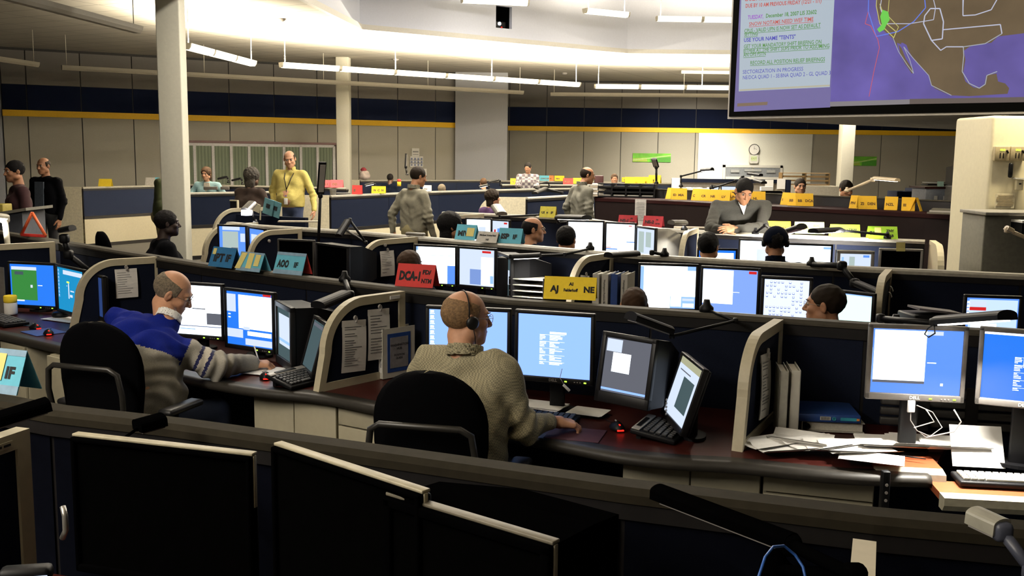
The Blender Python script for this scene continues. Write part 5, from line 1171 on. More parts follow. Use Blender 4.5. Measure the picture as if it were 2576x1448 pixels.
# cubicle behind the counter with papers, monitors
t = thing('cubicle', 'far cubicle with navy frame and papers below the exit door', 'cubicle', (aty(1860, 460, 19.5).x, 19.5, 0), 0)
a, b = aty(1690, 452, 19.5).x - t.location.x, aty(1986, 452, 19.5).x - t.location.x
zt = aty(1850, 451, 19.5).z
mb = MB(); mb.box(((a + b) / 2, 0, zt / 2), (b - a, .06, zt), mat('cubicle_fabric', (.42, .38, .33), .9)); mb.build('back_panel', None, t)
mb = MB(); mb.box(((a + b) / 2, -.04, zt - .03), (b - a, .1, .07), M_navy); mb.box((b - .04, -.04, zt / 2), (.09, .12, zt), M_navy); mb.box((a + .04, -.04, zt / 2), (.09, .12, zt), M_navy); mb.build('navy_frame', None, t)
mb = MB(); mb.box(((a + b) / 2, -.35, .76), (b - a, .7, .04), M_cream); mb.build('desk_surface', None, t)
for i in range(9):
    u = 1708 + i * 13; p = aty(u, 472, 19.2); t2 = thing('file_folder', 'upright pale folder in the far row below the exit door', 'folder', (p.x, 19.2, .79), rp.uniform(-.1, .1), 'upright folders in the far cubicle')
    mb = MB(); mb.box((0, 0, .27 + rp.uniform(0, .05)), (.085, .25, .5 + rp.uniform(0, .06)), M_paper, M=Matrix.Rotation(rp.uniform(-.04, .04), 4, 'Y')); mb.build('folder', None, t2)
for (u, w, lb) in ((1798, 24, 'small far monitor left, blue, behind the leaning man'), (1833, 40, 'far blue monitor beside the leaning man\'s head'), ):
    monitor(lb, (u - w / 2, 466), (u + w / 2, 467), 486, 18.97, 18.97, E_pale, [(.1, .3, .9, .5, E_blue), (0, .6, 1, 1, E_blue)], deskz=.78, leds=False, h=.30, bez=.02, group='far monitors')
for (u, v, lb) in ((1965, 462, 'pinned papers in the far cubicle, right'), (1935, 465, 'tilted white sheet in the far cubicle'), (1700, 460, 'white sheet at the left of the far cubicle')):
    p = aty(u, v, 19.4); t = thing('pinned_paper', lb, 'paper', p, 0, 'papers in the far cubicle'); mb = MB(); mb.box((0, 0, 0), (.16, .005, .2), M_paper); mb.build('sheet', None, t)
t = thing('paper_sheet', 'glaring white page in front of the far cubicle', 'paper', aty(1928, 474, 18.6), 0, 'papers in the far cubicle'); mb = MB(); mb.box((0, 0, 0), (.22, .1, .07), em('lamp_on2', (1, .97, .9), 1.6) if False else M_paper); mb.build('sheet', None, t)
# far chair top
t = thing('chair_back', 'far black chair back below the far cubicle', 'chair', (aty(1942, 480, 16.4).x, 16.4, 0), 0); mb = MB(); mb.prism([(-.26, .5), (-.26, 1.3), (-.16, 1.40), (.16, 1.40), (.26, 1.3), (.26, .5)], .06, M_chairf); mb.build('backrest', None, t)
mb = MB(); mb.tube([(0, .03, 0), (0, .03, .6)], .03, M_black); mb.build('post', None, t)
# posters
def poster(label, u0, v0, u1, v1, Y, art, name='poster', cat='poster', group=None, wallY=None):
    a, b = aty(u0, v0, Y), aty(u1, v1, Y); t = thing(name, label, cat, ((a.x + b.x) / 2, Y, (a.z + b.z) / 2), 0, group)
    w, h = b.x - a.x, a.z - b.z; mb = MB(); mb.box((0, 0, 0), (w, .02, h), art[0]); mb.build('sheet', None, t)
    mb = MB()
    for i, (P, m) in enumerate(art[1]): mb.poly([((x - .5) * w, -.012 - .001 * i, (.5 - y) * h) for x, y in P], m)
    mb.build('picture', None, t, fix=False); return t
gA, gB, gC, gD = mat('green_a', (.10, .36, .012), .6, scale=2, var=.5), mat('green_b', (.045, .23, .012), .6), mat('green_pale', (.32, .50, .16), .6), mat('green_yellow', (.30, .38, .05), .6)
art = (gA, [([(0, .6), (.35, .5), (.4, .95), (0, .95)], gD), ([(.45, .55), (1, .4), (1, 1), (.45, 1)], gB), ([(0, .72), (.5, .45), (1, .15), (1, .28), (.55, .56), (0, .84)], gC)])
poster('green landscape banner left of the white door bay', 1592, 385, 1687, 408, 32.985, art, group='green banners')
poster('green landscape banner right of the third column', 2138, 393, 2204, 417, 32.985, art, group='green banners')
poster('small purple poster partly behind the dark far monitor', 2438, 397, 2500, 470, 32.985, (mat('poster_purple', (.13, .12, .20), .7), [([(.1, .55), (.5, .4), (.5, .9), (.1, .95)], mat('poster_skin', (.4, .25, .2), .7)), ([(.1, .1), (.9, .1), (.9, .3), (.1, .3)], mat('poster_lilac', (.25, .23, .36), .7))]))
t = thing('photo_grid', 'grid of small portrait photos with a title sheet on the left wall', 'notice', (MWL @ Vector((0, 0, 0))), 0)
A_, zA = onwall(1032, 375); 
t.matrix_world = MWL; mb = MB(); x0, z0_ = onwall(1031, 402); x1, z1_ = onwall(1064, 425)
for i in range(4):
    for j in range(3):
        cx = x0 + (x1 - x0) * (i + .5) / 4; cz_ = z0_ - (z0_ - z1_) * (j + .2) / 3 + .06
        mb.box((cx, -.01, cz_), (.10, .01, .13), M_paper); mb.box((cx, -.017, cz_ - .01), (.05, .006, .06), mat('photo_dark', (.12, .14, .22), .7))
mb.build('photos', None, t)
mb = MB(); x2, z2 = onwall(1045, 384); mb.box((x2, -.01, z2), (.24, .01, .26), M_paper); mb.box((x2, -.017, z2 + .03), (.18, .006, .04), mat('grey_print', (.2, .2, .2), .8)); mb.box((x2, -.017, z2 - .05), (.18, .006, .02), mat('grey_print', (.2, .2, .2), .8)); mb.build('title_sheet', None, t)
x3, z3 = onwall(1061, 437); t = thing('notice_sheet', 'plain pale sheet on the left wall beside the walking man\'s head', 'notice', (0, 0, 0)); t.matrix_world = MWL
mb = MB(); mb.box((x3, -.01, z3), (.3, .01, .30), M_paper); mb.build('sheet', None, t)
x3, z3 = onwall(1022, 405)
lamp('dark upright lamp left of the photo grid', aty(1024, 440, 23), [aty(1021, 420, 23)], (aty(1021, 420, 23), aty(1023, 386, 23)), hw=.05, r=.02, group='far desk lamps')
# stuffed santa-like figure
p = atz(917, 452, 1.2); t = thing('stuffed_figure', 'red and white stuffed doll sitting on the farthest partition', 'doll', p, 0); t.scale = (1.25, 1.25, 1.25)
mb = MB(); mb.lathe([(.02, 0), (.12, .03), (.13, .1), (.09, .18), (.05, .2)], mat('doll_white', (.6, .5, .45), .9, var=.4, scale=12), n=14); mb.build('body', None, t)
mb = MB(); mb.lathe([(.02, .18), (.07, .2), (.06, .24), (.02, .27)], mat('doll_red', (.25, .03, .04), .9), n=12, c=(-.02, 0, 0)); mb.build('hat', None, t)
p = atz(1004, 468, 1.2); t = thing('spray_can', 'small red topped yellow can on the long far partition', 'can', p, 0); mb = MB(); mb.lathe([(.045, 0), (.045, .10)], M_tyel, n=12); mb.build('can_body', None, t); mb = MB(); mb.lathe([(.045, .10), (.04, .15), (.02, .16)], M_tred, n=12); mb.build('cap', None, t)
p = atz(838, 490, 1.2); t = thing('plastic_cup', 'clear plastic tub on the end of the long far partition', 'cup', p, 0); mb = MB(); mb.lathe([(.05, 0), (.06, .09), (.065, .09)], mat('cup_grey', (.42, .42, .42), .3), n=14); mb.build('tub', None, t)
for (u, lb) in ((848, 'keys lying on the long far partition, left'), (862, 'small things lying on the long far partition')):
    p = atz(u + 8, 488.3, 1.2); t = thing('small_items', lb, 'clutter', p, .2); mb = MB(); mb.box((0, 0, .015), (.16, .08, .03), mat('clutter_grey', (.15, .14, .13), .6), bev=.01); mb.build('item', None, t)
for (u, lb) in ((530, 'nameplate in front of the woman in light blue, left'), (566, 'nameplate in front of the woman in light blue, right')):
    p = atz(u, 477, 1.2); t = thing('nameplate', lb, 'nameplate', p, 0, 'nameplates'); mb = MB(); mb.box((0, 0, .03), (.26 if u < 540 else .16, .06, .06), mat('plate_brown', (.09, .08, .07), .5), bev=.006); mb.build('plate', None, t)
# teal cards hanging behind the lamp glare
for (u, v, lb) in ((672, 522, 'teal card leaning left, under the woman in brown'), (690, 528, 'teal card leaning right, under the woman in brown')):
    p = aty(u, v + 16, 12.0); t = thing('name_tent', lb, 'card tent', p, -.5, 'folded card tents'); mb = MB(); mb.box((0, 0, .09), (.15, .01, .19), M_teal2 if 'M_teal2' in globals() else mat('tent_teal_dim', (.10, .24, .27), .8), M=Matrix.Rotation(.25, 4, 'Y')); mb.box((0, -.008, .1), (.06, .004, .05), M_ink, M=Matrix.Rotation(.25, 4, 'Y')); mb.build('card', None, t)
t = thing('card_stand', 'low partition stub holding the teal cards', 'partition', (aty(682, 545, 12.1).x, 12.12, 0), -.5); mb = MB(); mb.box((0, 0, .6), (1.1, .05, aty(682, 545, 12.1).z * 2 - 1.2 if False else aty(682, 543, 12.1).z), M_navy) if False else mb.box((0, 0, aty(682, 543, 12.1).z / 2), (1.1, .06, aty(682, 543, 12.1).z), M_navy); mb.build('panel', None, t)
t = thing('binder', 'dark binder standing under the seated woman in brown', 'binder', aty(590, 545, 12.6), -.5, 'ring binders'); mb = MB(); mb.box((0, 0, .1), (.12, .02, .2), M_bezel); mb.box((0, -.0, .205), (.13, .03, .014), M_cream); mb.box((.06, 0, .1), (.014, .03, .2), M_cream); mb.build('cover', None, t)
t = thing('notice_sheet', 'tilted cream card right of the glaring lamp', 'card', aty(645, 522, 12.0), -.5); mb = MB(); mb.box((0, 0, 0), (.12, .01, .1), M_cream, M=Matrix.Rotation(.3, 4, 'Y')); mb.box((.07, 0, -.08), (.015, .01, .12), M_cream, M=Matrix.Rotation(.1, 4, 'Y')); mb.build('card', None, t)
# right: cabinets and machines behind the counter
def block(name, label, u0, v0, u1, v1, Y, d, m, cat, zb=0, ang=0):
    a, b = aty(u0, v0, Y), aty(u1, v0, Y); w = b.x - a.x; h = a.z - zb; t = thing(name, label, cat, ((a.x + b.x) / 2, Y + d / 2, zb), ang)
    mb = MB(); mb.box((0, 0, h / 2), (w, d, h), m, bev=.01); mb.build('body', None, t); return t, w, h
block('storage_cabinet', 'low pale cabinet with a dark top left of the third column', 1986, 467, 2112, 520, 24.2, .6, mat('cabinet_sand', (.40, .37, .30), .6), 'cabinet')
t, w, h = block('storage_cabinet', 'pale blue-grey cabinet with three paper labels, behind the counter end', 2330, 474, 2412, 560, 13.9, .5, mat('cabinet_bluegrey', (.26, .28, .33), .6), 'cabinet')
for i in range(3):
    mb = MB(); mb.box((-w * .15 + w * .28 * i - .02, -.256, h - (500 - 474) / 2504 * 13.9), (.045, .006, .09), M_paper); mb.build('label', None, t)
mb = MB(); mb.box((0, 0, h + .012), (w + .06, .56, .024), M_desk); mb.build('top', None, t)
t, w, h = block('copier', 'grey copier beside the blue-grey cabinet', 2417, 472, 2482, 570, 13.4, .5, mat('copier_grey', (.33, .31, .27), .5), 'copier')
mb = MB(); mb.box((0, -.26, h - .04), (w * .5, .02, .03), mat('copier_dark', (.1, .09, .08), .5), bev=.008); mb.build('handle', None, t)
mb = MB(); mb.box((0, 0, h + .01), (w, .5, .02), mat('copier_white', (.5, .48, .44), .5), bev=.005); mb.build('lid', None, t)
block('low_cabinet', 'navy low cabinet behind the right gold tents', 2257, 481, 2332, 520, 15, .4, M_navy, 'cabinet')
block('low_cabinet', 'navy cabinet top behind the low one', 2300, 474, 2340, 520, 16.5, .4, M_navy, 'cabinet')
for (u, lb, m) in ((2350, 'in-tray left on the blue-grey cabinet', M_black), (2372, 'grey document tray on the blue-grey cabinet', M_silver), (2420, 'blue folder in trays on the copier', mat('folder_blue', (.04, .18, .45), .6)), (2440, 'grey upper tray on the copier', M_silver)):
    t = thing('document_tray', lb, 'tray', aty(u, 472, 14.0), 0, 'trays behind the counter'); t.location.z = aty(2370, 474, 13.9).z + .03
    mb = MB(); mb.box((0, 0, .02), (.28, .24, .02), m, bev=.004); mb.box((0, 0, .05), (.26, .22, .012), M_paper if m is M_black else m, bev=.004); mb.build('tray', None, t)
note('yellow note on the trays behind the counter', aty(2408, 444, 13.7), 0, .10, .10); note('pink note on the trays behind the counter', aty(2424, 447, 13.7), 0, .09, .07, m=mat('note_pink', (.65, .35, .38), .8)); note('mint note on the blue-grey cabinet', aty(2366, 456, 13.7), 0, .09, .07, m=mat('note_mint', (.4, .6, .5), .8))
note('cream paper on top of the dark far monitor', aty(2474, 402, 12.9), 0, .10, .06, m=M_paper)
# right hand pillar wall with control boxes
a = aty(2490, 400, 9.5); b = aty(2700, 400, 9.3)
t = thing('service_pillar', 'brightly lit cream pillar at the right edge', 'pillar', (a.x + .75, 9.9, 0), 0)
M_pill = mat('pillar_cream', (.66, .60, .42), .6, var=.03)
zt = aty(2490, 290, 9.5).z
mb = MB(); mb.box((0, 0, zt / 2), (1.5, .8, zt), M_pill, bev=.03); mb.build('shaft', None, t)
fy = 9.48
for i, (u0, u1, lb) in enumerate(((2500, 2537, 'beige clock panel with green lights, left, on the bright pillar'), (2539, 2576, 'beige clock panel with green lights, right, on the bright pillar'))):
    p = aty((u0 + u1) / 2, 386, fy); q = thing('control_panel', lb, 'control panel', p, 0, 'panels on the bright pillar'); w = (u1 - u0) / F * fy
    mb = MB(); mb.box((0, 0, 0), (w, .05, .135), mat('panel_beige', (.48, .40, .24), .5), bev=.005); mb.build('box', None, q)
    mb = MB(); add_text(mb, '00:0', .028, lambda x, y: Vector((x, -.028, .025 + y)), em('digit_green', (.55, .9, .05), 2), center=True, bold=.03); mb.build('digits', None, q)
    mb = MB()
    for x in (-.02, .01): mb.box((x, -.028, -.02), (.008, .004, .05), M_rail)
    mb.box((.045, -.035, -.005), (.01, .02, .03), M_black, M=Matrix.Rotation(-.5, 4, 'Y')); mb.build('switches', None, q)
p = aty(2541, 428, fy); t = thing('phone_handset', 'black handset hanging under the control panels', 'phone', p, 0); mb = MB(); mb.box((0, -.01, 0), (.04, .035, .14), M_black, bev=.015); mb.build('body', None, t)
p = aty(2562, 462, fy); t = thing('thermostat', 'small cream box under the handset on the bright pillar', 'switch box', p, 0); mb = MB(); mb.box((0, -.01, -.01), (.07, .04, .10), M_pill, bev=.006); mb.box((0, -.015, .05), (.10, .06, .012), M_white); mb.box((0, -.034, 0), (.02, .004, .014), M_ink); mb.build('body', None, t)
p = aty(2527, 505, fy); t = thing('notice_sheet', 'printed notice on the bright pillar', 'notice', p, 0); mb = MB(); mb.box((0, -.005, 0), (.185, .006, .14), mat('notice_cream', (.72, .66, .48), .8)); mb.build('sheet', None, t)
mb = MB()
for k in range(7): mb.box((rp.uniform(-.01, .01), -.01, .05 - .016 * k), (.15, .002, .006), mat('print_tan', (.4, .32, .2), .8))
mb.build('print', None, t)
t, w, h = block('side_cabinet', 'grey low cabinet in front of the bright pillar', 2478, 540, 2700, 700, 8.9, .45, mat('side_grey', (.13, .125, .10), .6), 'cabinet')
mb = MB(); mb.box((0, -.03, h + .012), (w + .05, .52, .03), mat('side_top', (.2, .19, .17), .5), bev=.004); mb.build('top', None, t)
t = thing('document_tray', 'papers in trays at the right edge below the notice', 'tray', aty(2572, 556, 8.8), 0, 'trays behind the counter'); t.location.z = aty(2572, 556, 8.8).z - .0
mb = MB(); mb.box((.05, .0, .0), (.2, .2, .02), M_paper); mb.box((.05, 0, -.06), (.2, .2, .09), M_black); mb.build('tray', None, t)
p = aty(2390, 533, 12.1); t = thing('paper_stack', 'books and papers on the right end of the counter', 'papers', (p.x, p.y, 1.29), -.5); mb = MB()
for k in range(3): mb.box((0, 0, .012 + .022 * k), (.5 - .05 * k, .2, .02), [mat('book_dark', (.1, .09, .07), .6), M_silver, mat('book_dark', (.1, .09, .07), .6)][k])
mb.build('sheets', None, t)
# power strip beside the drawers
p = aty(2225, 1235, 3.62); t = thing('power_strip', 'black vertical power strip beside the drawer cabinet', 'power strip', p, 0); mb = MB(); mb.box((0, 0, 0), (.03, .03, .16), M_black, bev=.004)
mb.build('body', None, t); mb = MB()
for k in (-.03, .0, .03): mb.lathe([(.006, 0), (.006, .003)], M_silver, n=8, M=Matrix.Translation((0, -.017, k)) @ Matrix.Rotation(PI / 2, 4, 'X'))
mb.build('socket', None, t)
# far left low counter with yellow bin
t = thing('podium', 'slate podium with a sloping top at the left edge, beside the man in maroon', 'podium', (aty(20, 560, 10.2).x, 10.2, 0), 0); mb = MB(); zt = aty(40, 520, 10.8).z
mb.prism([(-.5, 0), (.15, 0), (.15, zt - .02), (-.5, zt - .12)], .5, mat('podium_slate', (.06, .065, .08), .6)); mb.build('body', None, t)
mb = MB(); mb.prism([(-.55, zt - .13), (.22, zt), (.22, zt + .03), (-.55, zt - .10)], .6, mat('podium_edge', (.17, .16, .13), .5), off=-.06); mb.build('top', None, t)
t = thing('storage_bin', 'mustard yellow bin at the left edge on the slate podium', 'bin', (aty(0, 560, 10.5).x, 10.5, aty(0, 542, 10.5).z), 0); mb = MB(); mb.box((0, 0, .06), (.18, .2, .13), mat('mustard', (.28, .22, .03), .6), bev=.01); mb.build('body', None, t)
# ================================================================ BIG PROJECTION SCREEN
YL, YR = 14.0, 11.5
A = aty(1830, 299, YL); zb = A.z; B = ray(2640, 285); B = Vector((0, 0, EYE)) + B * ((zb - EYE) / B.z)   # same height as the left corner
d = Vector((B.x - A.x, B.y - A.y, 0)); Wd = d.length; ang = math.atan2(d.y, d.x); Hs = 2.9
t = thing('projection_screen', 'huge hanging projection screen with a briefing list and a map, upper right', 'screen', (A.x, A.y, zb), ang)
ux = d.normalized(); nrm = Vector((-ux.y, ux.x, 0))
def onscr(u, v):
    r = ray(u, v); o = Vector((0, 0, EYE)); k = (A - o).dot(nrm) / r.dot(nrm); p = o + r * k - A; return p.dot(ux), p.z
mb = MB(); mb.prism([(0, 0), (Wd, 0), (Wd, Hs), (0, Hs)], .04, M_silver, off=0); mb.build('outer_frame', None, t)
mb = MB(); mb.box((Wd / 2, .02, Hs / 2), (Wd - .06, .07, Hs - .06), mat('screen_border', (.0015, .0015, .0015), .8, spec=.02))
mb.build('black_border', None, t)
mb = MB()   # shallow housing behind, tapering
bk = mat('housing_grey', (.33, .31, .27), .6)
IM = (Matrix.Translation((A.x, A.y, zb)) @ Matrix.Rotation(ang, 4, 'Z')).inverted()
q = [Vector((.02, .042, 0)), Vector((Wd, .042, 0)), IM @ Vector((9.9, 19.3, zb)), IM @ Vector((8.8, 18.4, zb)), IM @ Vector((5.3, 15.9, zb)), IM @ Vector((3.9, 14.75, zb))]; up = [v + Vector((0, 0, Hs)) for v in q]
mb.poly(q)
for k in range(1, 6): mb.poly([q[k], q[(k + 1) % 6], up[(k + 1) % 6], up[k]])
mb.build('housing', bk, t)
x0, z0 = onscr(1850, 280); x0 = .13; z0 = .15
S = lambda u, v, k=0: Vector((onscr(u, v)[0], -.0165 - .0008 * k, onscr(u, v)[1]))
E_sea = mat('map_sea', (.125, .095, .36), emit=.95, var=.22, scale=1.6)
E_land = mat('map_land', (.145, .10, .055), emit=.9, var=.12, scale=3)
E_list = em('list_page', (.46, .54, .62), .9)
E_lav = em('list_lavender', (.17, .145, .35), .95)
E_coast = em('map_coast', (.45, .48, .55), .8)
E_line = em('map_line', (.50, .52, .66), 1.0)
mb = MB(); mb.poly([Vector(p) for p in ((x0, -.0165, z0), (Wd - .1, -.0165, z0), (Wd - .1, -.0165, Hs - .12), (x0, -.0165, Hs - .12))], E_sea); mb.build('map_picture', None, t, fix=False)
bx = lambda P, m, k=1, mb_=None: mb_.poly([S(u, v, k) for u, v in P], m)
mb = MB(); bx([(1848, 281), (2090, 270), (2103, -60), (1866, -60)], E_lav, 1, mb); bx([(1860, 230), (2089, 219), (2104, -60), (1868, -60)], E_list, 2, mb)
bx([(1862, 225), (2089, 213), (2089, 217), (1861, 229)], em('list_bar', (.5, .47, .36), .9), 3, mb); bx([(1856, 268), (1932, 264), (1933, 256), (1857, 260)], em('task_brown', (.22, .15, .10), .9), 3, mb)
mb.build('briefing_page', None, t, fix=False)
mb = MB()
C = {'g': em('txt_green', (.10, .30, .06), .9), 'r': em('txt_red', (.60, .10, .08), .9), 'p': em('txt_purple', (.38, .10, .62), .9), 'b': em('txt_blue', (.08, .07, .5), .9)}
for (tx, u0, v0, u1, v1, c, bold, un) in (('EARLY FROM THE SHIFT DESK', 1876, 3, 2030, -4, 'r', .02, 0), ('DUE BY 10 AM PREVIOUS FRIDAY (12/21 - 1/1)', 1877, 20, 2068, 7, 'r', .02, 0), ('TUESDAY,', 1883, 49, 1922, 46, 'p', .02, 0), ('December 18, 2007 LIS 32602', 1928, 45, 2056, 35, 'g', .02, 0),
        ('SNOW NOTAMS NEED WEF TIME', 1886, 66, 2048, 53, 'r', .01, 1), ('CPUS - VALID UPN IS NOW SET AS DEFAULT', 1874, 83, 2066, 68, 'g', .01, 1), ('SETTING', 1874, 92, 1908, 89, 'g', .01, 1), ('USE YOUR NAME "TENTS"', 1873, 106, 2003, 97, 'b', .02, 0),
        ('GET YOUR MANDATORY SHIFT BRIEFING ON', 1873, 122, 2068, 110, 'g', .01, 1), ('EITHER AT THE SHIFT SUPS PRIOR TO ASSUMING', 1872, 133, 2088, 120, 'g', .01, 1), ('AN OPS PSTN', 1872, 143, 1928, 139, 'g', .01, 1), ('RECORD ALL POSITION RELIEF BRIEFINGS', 1889, 163, 2077, 154, 'g', .01, 1),
        ('SECTORIZATION IN PROGRESS', 1870, 186, 2022, 178, 'b', .0, 0), ('NE/DCA QUAD 1 - SE/BNA QUAD 2 - GL QUAD 3', 1870, 200, 2091, 188, 'b', .0, 0)):
    a, b = S(u0, v0), S(u1, v1); dx = b - a; L = dx.length; e = dx.normalized()
    add_text(mb, tx, .072, lambda x, y: a + e * x + Vector((0, -.004, y)), C[c], bold=bold, fit=L)
    if un: mb.poly([a + Vector((0, -.004, -.016)), b + Vector((0, -.004, -.016)), b + Vector((0, -.004, -.010)), a + Vector((0, -.004, -.010))], C[c])
mb.build('briefing_text', None, t, fix=False)
mb = MB()
land = [(2205, -60), (2207, 10), (2212, 50), (2230, 75), (2248, 92), (2262, 105), (2275, 122), (2280, 135), (2284, 143), (2300, 160), (2307, 172), (2296, 172), (2285, 160), (2292, 185), (2312, 185), (2301, 160), (2290, 140), (2285, 120), (2275, 108), (2266, 105)]
mb.poly([S(u, v, 1) for u, v in [(2204, -60), (2208, 30), (2222, 75), (2245, 95), (2258, 118), (2262, 135), (2276, 158), (2285, 172), (2300, 185), (2296, 172), (2284, 148), (2274, 128), (2268, 108), (2280, 108), (2288, 130), (2305, 155), (2320, 170), (2338, 190), (2342, 210), (2352, 222), (2380, 235), (2395, 240), (2400, -60)]], E_land)
mb.poly([S(u, v, 1.2) for u, v in [(2395, 240), (2440, 242), (2536, 236), (2540, 222), (2530, 210), (2512, 205), (2508, 185), (2482, 190), (2478, 212), (2465, 222), (2450, 220), (2430, 205), (2424, 185), (2430, 150), (2426, 128), (2440, 118), (2460, 112), (2495, 108), (2512, 92), (2545, 88), (2610, 80), (2610, -60), (2390, -60)]], E_land)
mb.poly([S(u, v, 1.3) for u, v in [(2250, 95), (2285, 115), (2290, -60), (2204, -60), (2210, 50)]], E_land)
mb.poly([S(u, v, 1.4) for u, v in [(2280, 110), (2400, 235), (2400, 20), (2280, 20)]], E_land)
mb.poly([S(u, v, 2.2) for u, v in [(2258, 108), (2270, 112), (2285, 135), (2296, 150), (2304, 172), (2314, 178), (2330, 186), (2337, 200), (2331, 205), (2305, 190), (2288, 176), (2270, 150), (2262, 135)]], E_sea)
mb.poly([S(u, v, 3.2) for u, v in [(2262, 112), (2270, 122), (2280, 148), (2300, 178), (2296, 186), (2278, 160), (2266, 135)]], E_land)
mb.build('map_land', None, t, fix=False)
mb = MB()
def ln(P, m, w=.012, k=4):
    for (a, b) in zip(P, P[1:]):
        a, b = S(*a, k), S(*b, k); e = (b - a).normalized(); n = Vector((-e.z, 0, e.x)) * w / 2; mb.poly([a - n, b - n, b + n, a + n], m)
ln([(2424, 20), (2425, 0), (2427, -40)], E_line); ln([(2424, 0), (2424, 40), (2455, 38), (2495, 25), (2512, -5)], E_line)
ln([(2328, 40), (2342, 22), (2366, 22), (2375, 55), (2372, 98), (2345, 102), (2325, 60), (2328, 40)], E_line, .014); ln([(2375, 75), (2518, 62), (2522, 85)], E_line); ln([(2345, 102), (2368, 127), (2382, 118), (2425, 118)], E_line)
ln([(2522, 85), (2480, 110), (2425, 118), (2426, 140), (2422, 180), (2440, 210), (2465, 222), (2480, 212), (2484, 190), (2510, 180)], E_coast, .010); ln([(2248, 95), (2262, 130), (2285, 165), (2300, 185), (2290, 150), (2275, 118), (2300, 148), (2338, 190), (2345, 215), (2395, 240)], E_coast, .008)
ln([(2188, -40), (2186, 30), (2206, 92), (2260, 80), (2300, 55), (2330, 20), (2325, -30)], em('map_line_blue', (.12, .2, .75), 1), .012)
ln([(2186, 30), (2178, 60), (2192, 65), (2210, 100), (2214, 120), (2200, 180), (2188, 243)], em('map_line_red', (.6, .10, .12), 1), .008)
Yl = em('map_line_yellow', (.55, .5, .15), 1)
ln([(2210, -40), (2206, 15), (2215, 60), (2250, 95), (2256, 80), (2232, 60), (2215, 10)], Yl, .01); ln([(2240, -20), (2235, 40), (2262, 68), (2250, 96)], Yl, .008); ln([(2222, -20), (2216, 20), (2230, 60), (2290, 60), (2350, 50), (2355, 20), (2345, -20)], E_line, .009)
gp = em('map_green', (.15, .6, .08), 1.0); mb.poly([S(u, v, 5) for u, v in [(2222, 25), (2236, 30), (2240, 50), (2232, 62), (2226, 75), (2214, 82), (2208, 74), (2220, 62), (2216, 42)]], gp)
mb.build('map_lines', None, t, fix=False)
mb = MB(); bx([(2090, 268), (2290, 262), (2290, 250), (2090, 256)], em('bar_grey', (.24, .22, .24), .9), 5, mb); bx([(2290, 262), (2640, 256), (2640, 243), (2290, 249)], em('bar_brown', (.13, .10, .09), .9), 5, mb); mb.build('task_bar', None, t, fix=False)
for i, (x, lb) in enumerate(((.6, 0), (Wd - .5, 1))):
    mb = MB(); mb.tube([(x, .4, Hs), (x, .4, UZ - zb if UZ - zb > Hs else Hs + .2)], .04, M_silver, 8); mb.build('hanger', None, t)
# ================================================================ PEOPLE (bodies grown as one smooth surface from a distance field)
def _cone(P, a, b, r1, r2):
    a = np.asarray(a, float); b = np.asarray(b, float); ba = b - a; q = P - a
    h = np.clip((q @ ba) / max(ba @ ba, 1e-9), 0, 1)
    return np.linalg.norm(q - h[:, None] * ba, axis=1) - (r1 + (r2 - r1) * h)
def _ell(P, c, r, R=None):
    q = P - np.asarray(c, float)
    if R is not None: q = q @ R
    r = np.asarray(r, float); k0 = np.linalg.norm(q / r, axis=1); k1 = np.linalg.norm(q / (r * r), axis=1)
    return k0 * (k0 - 1) / np.maximum(k1, 1e-9)
def smin(a, b, k):
    h = np.clip(.5 + .5 * (b - a) / k, 0, 1); return b + (a - b) * h - k * h * (1 - h)
def field(prims, k=.03):
    def f(P):
        d = None
        for p in prims:
            v = _cone(P, *p[1:5]) if p[0] == 'c' else _ell(P, *p[1:4])
            kk = p[5] if p[0] == 'c' and len(p) > 5 else (p[4] if p[0] == 'e' and len(p) > 4 else k)
            d = v if d is None else smin(d, v, kk)
        return d
    return f
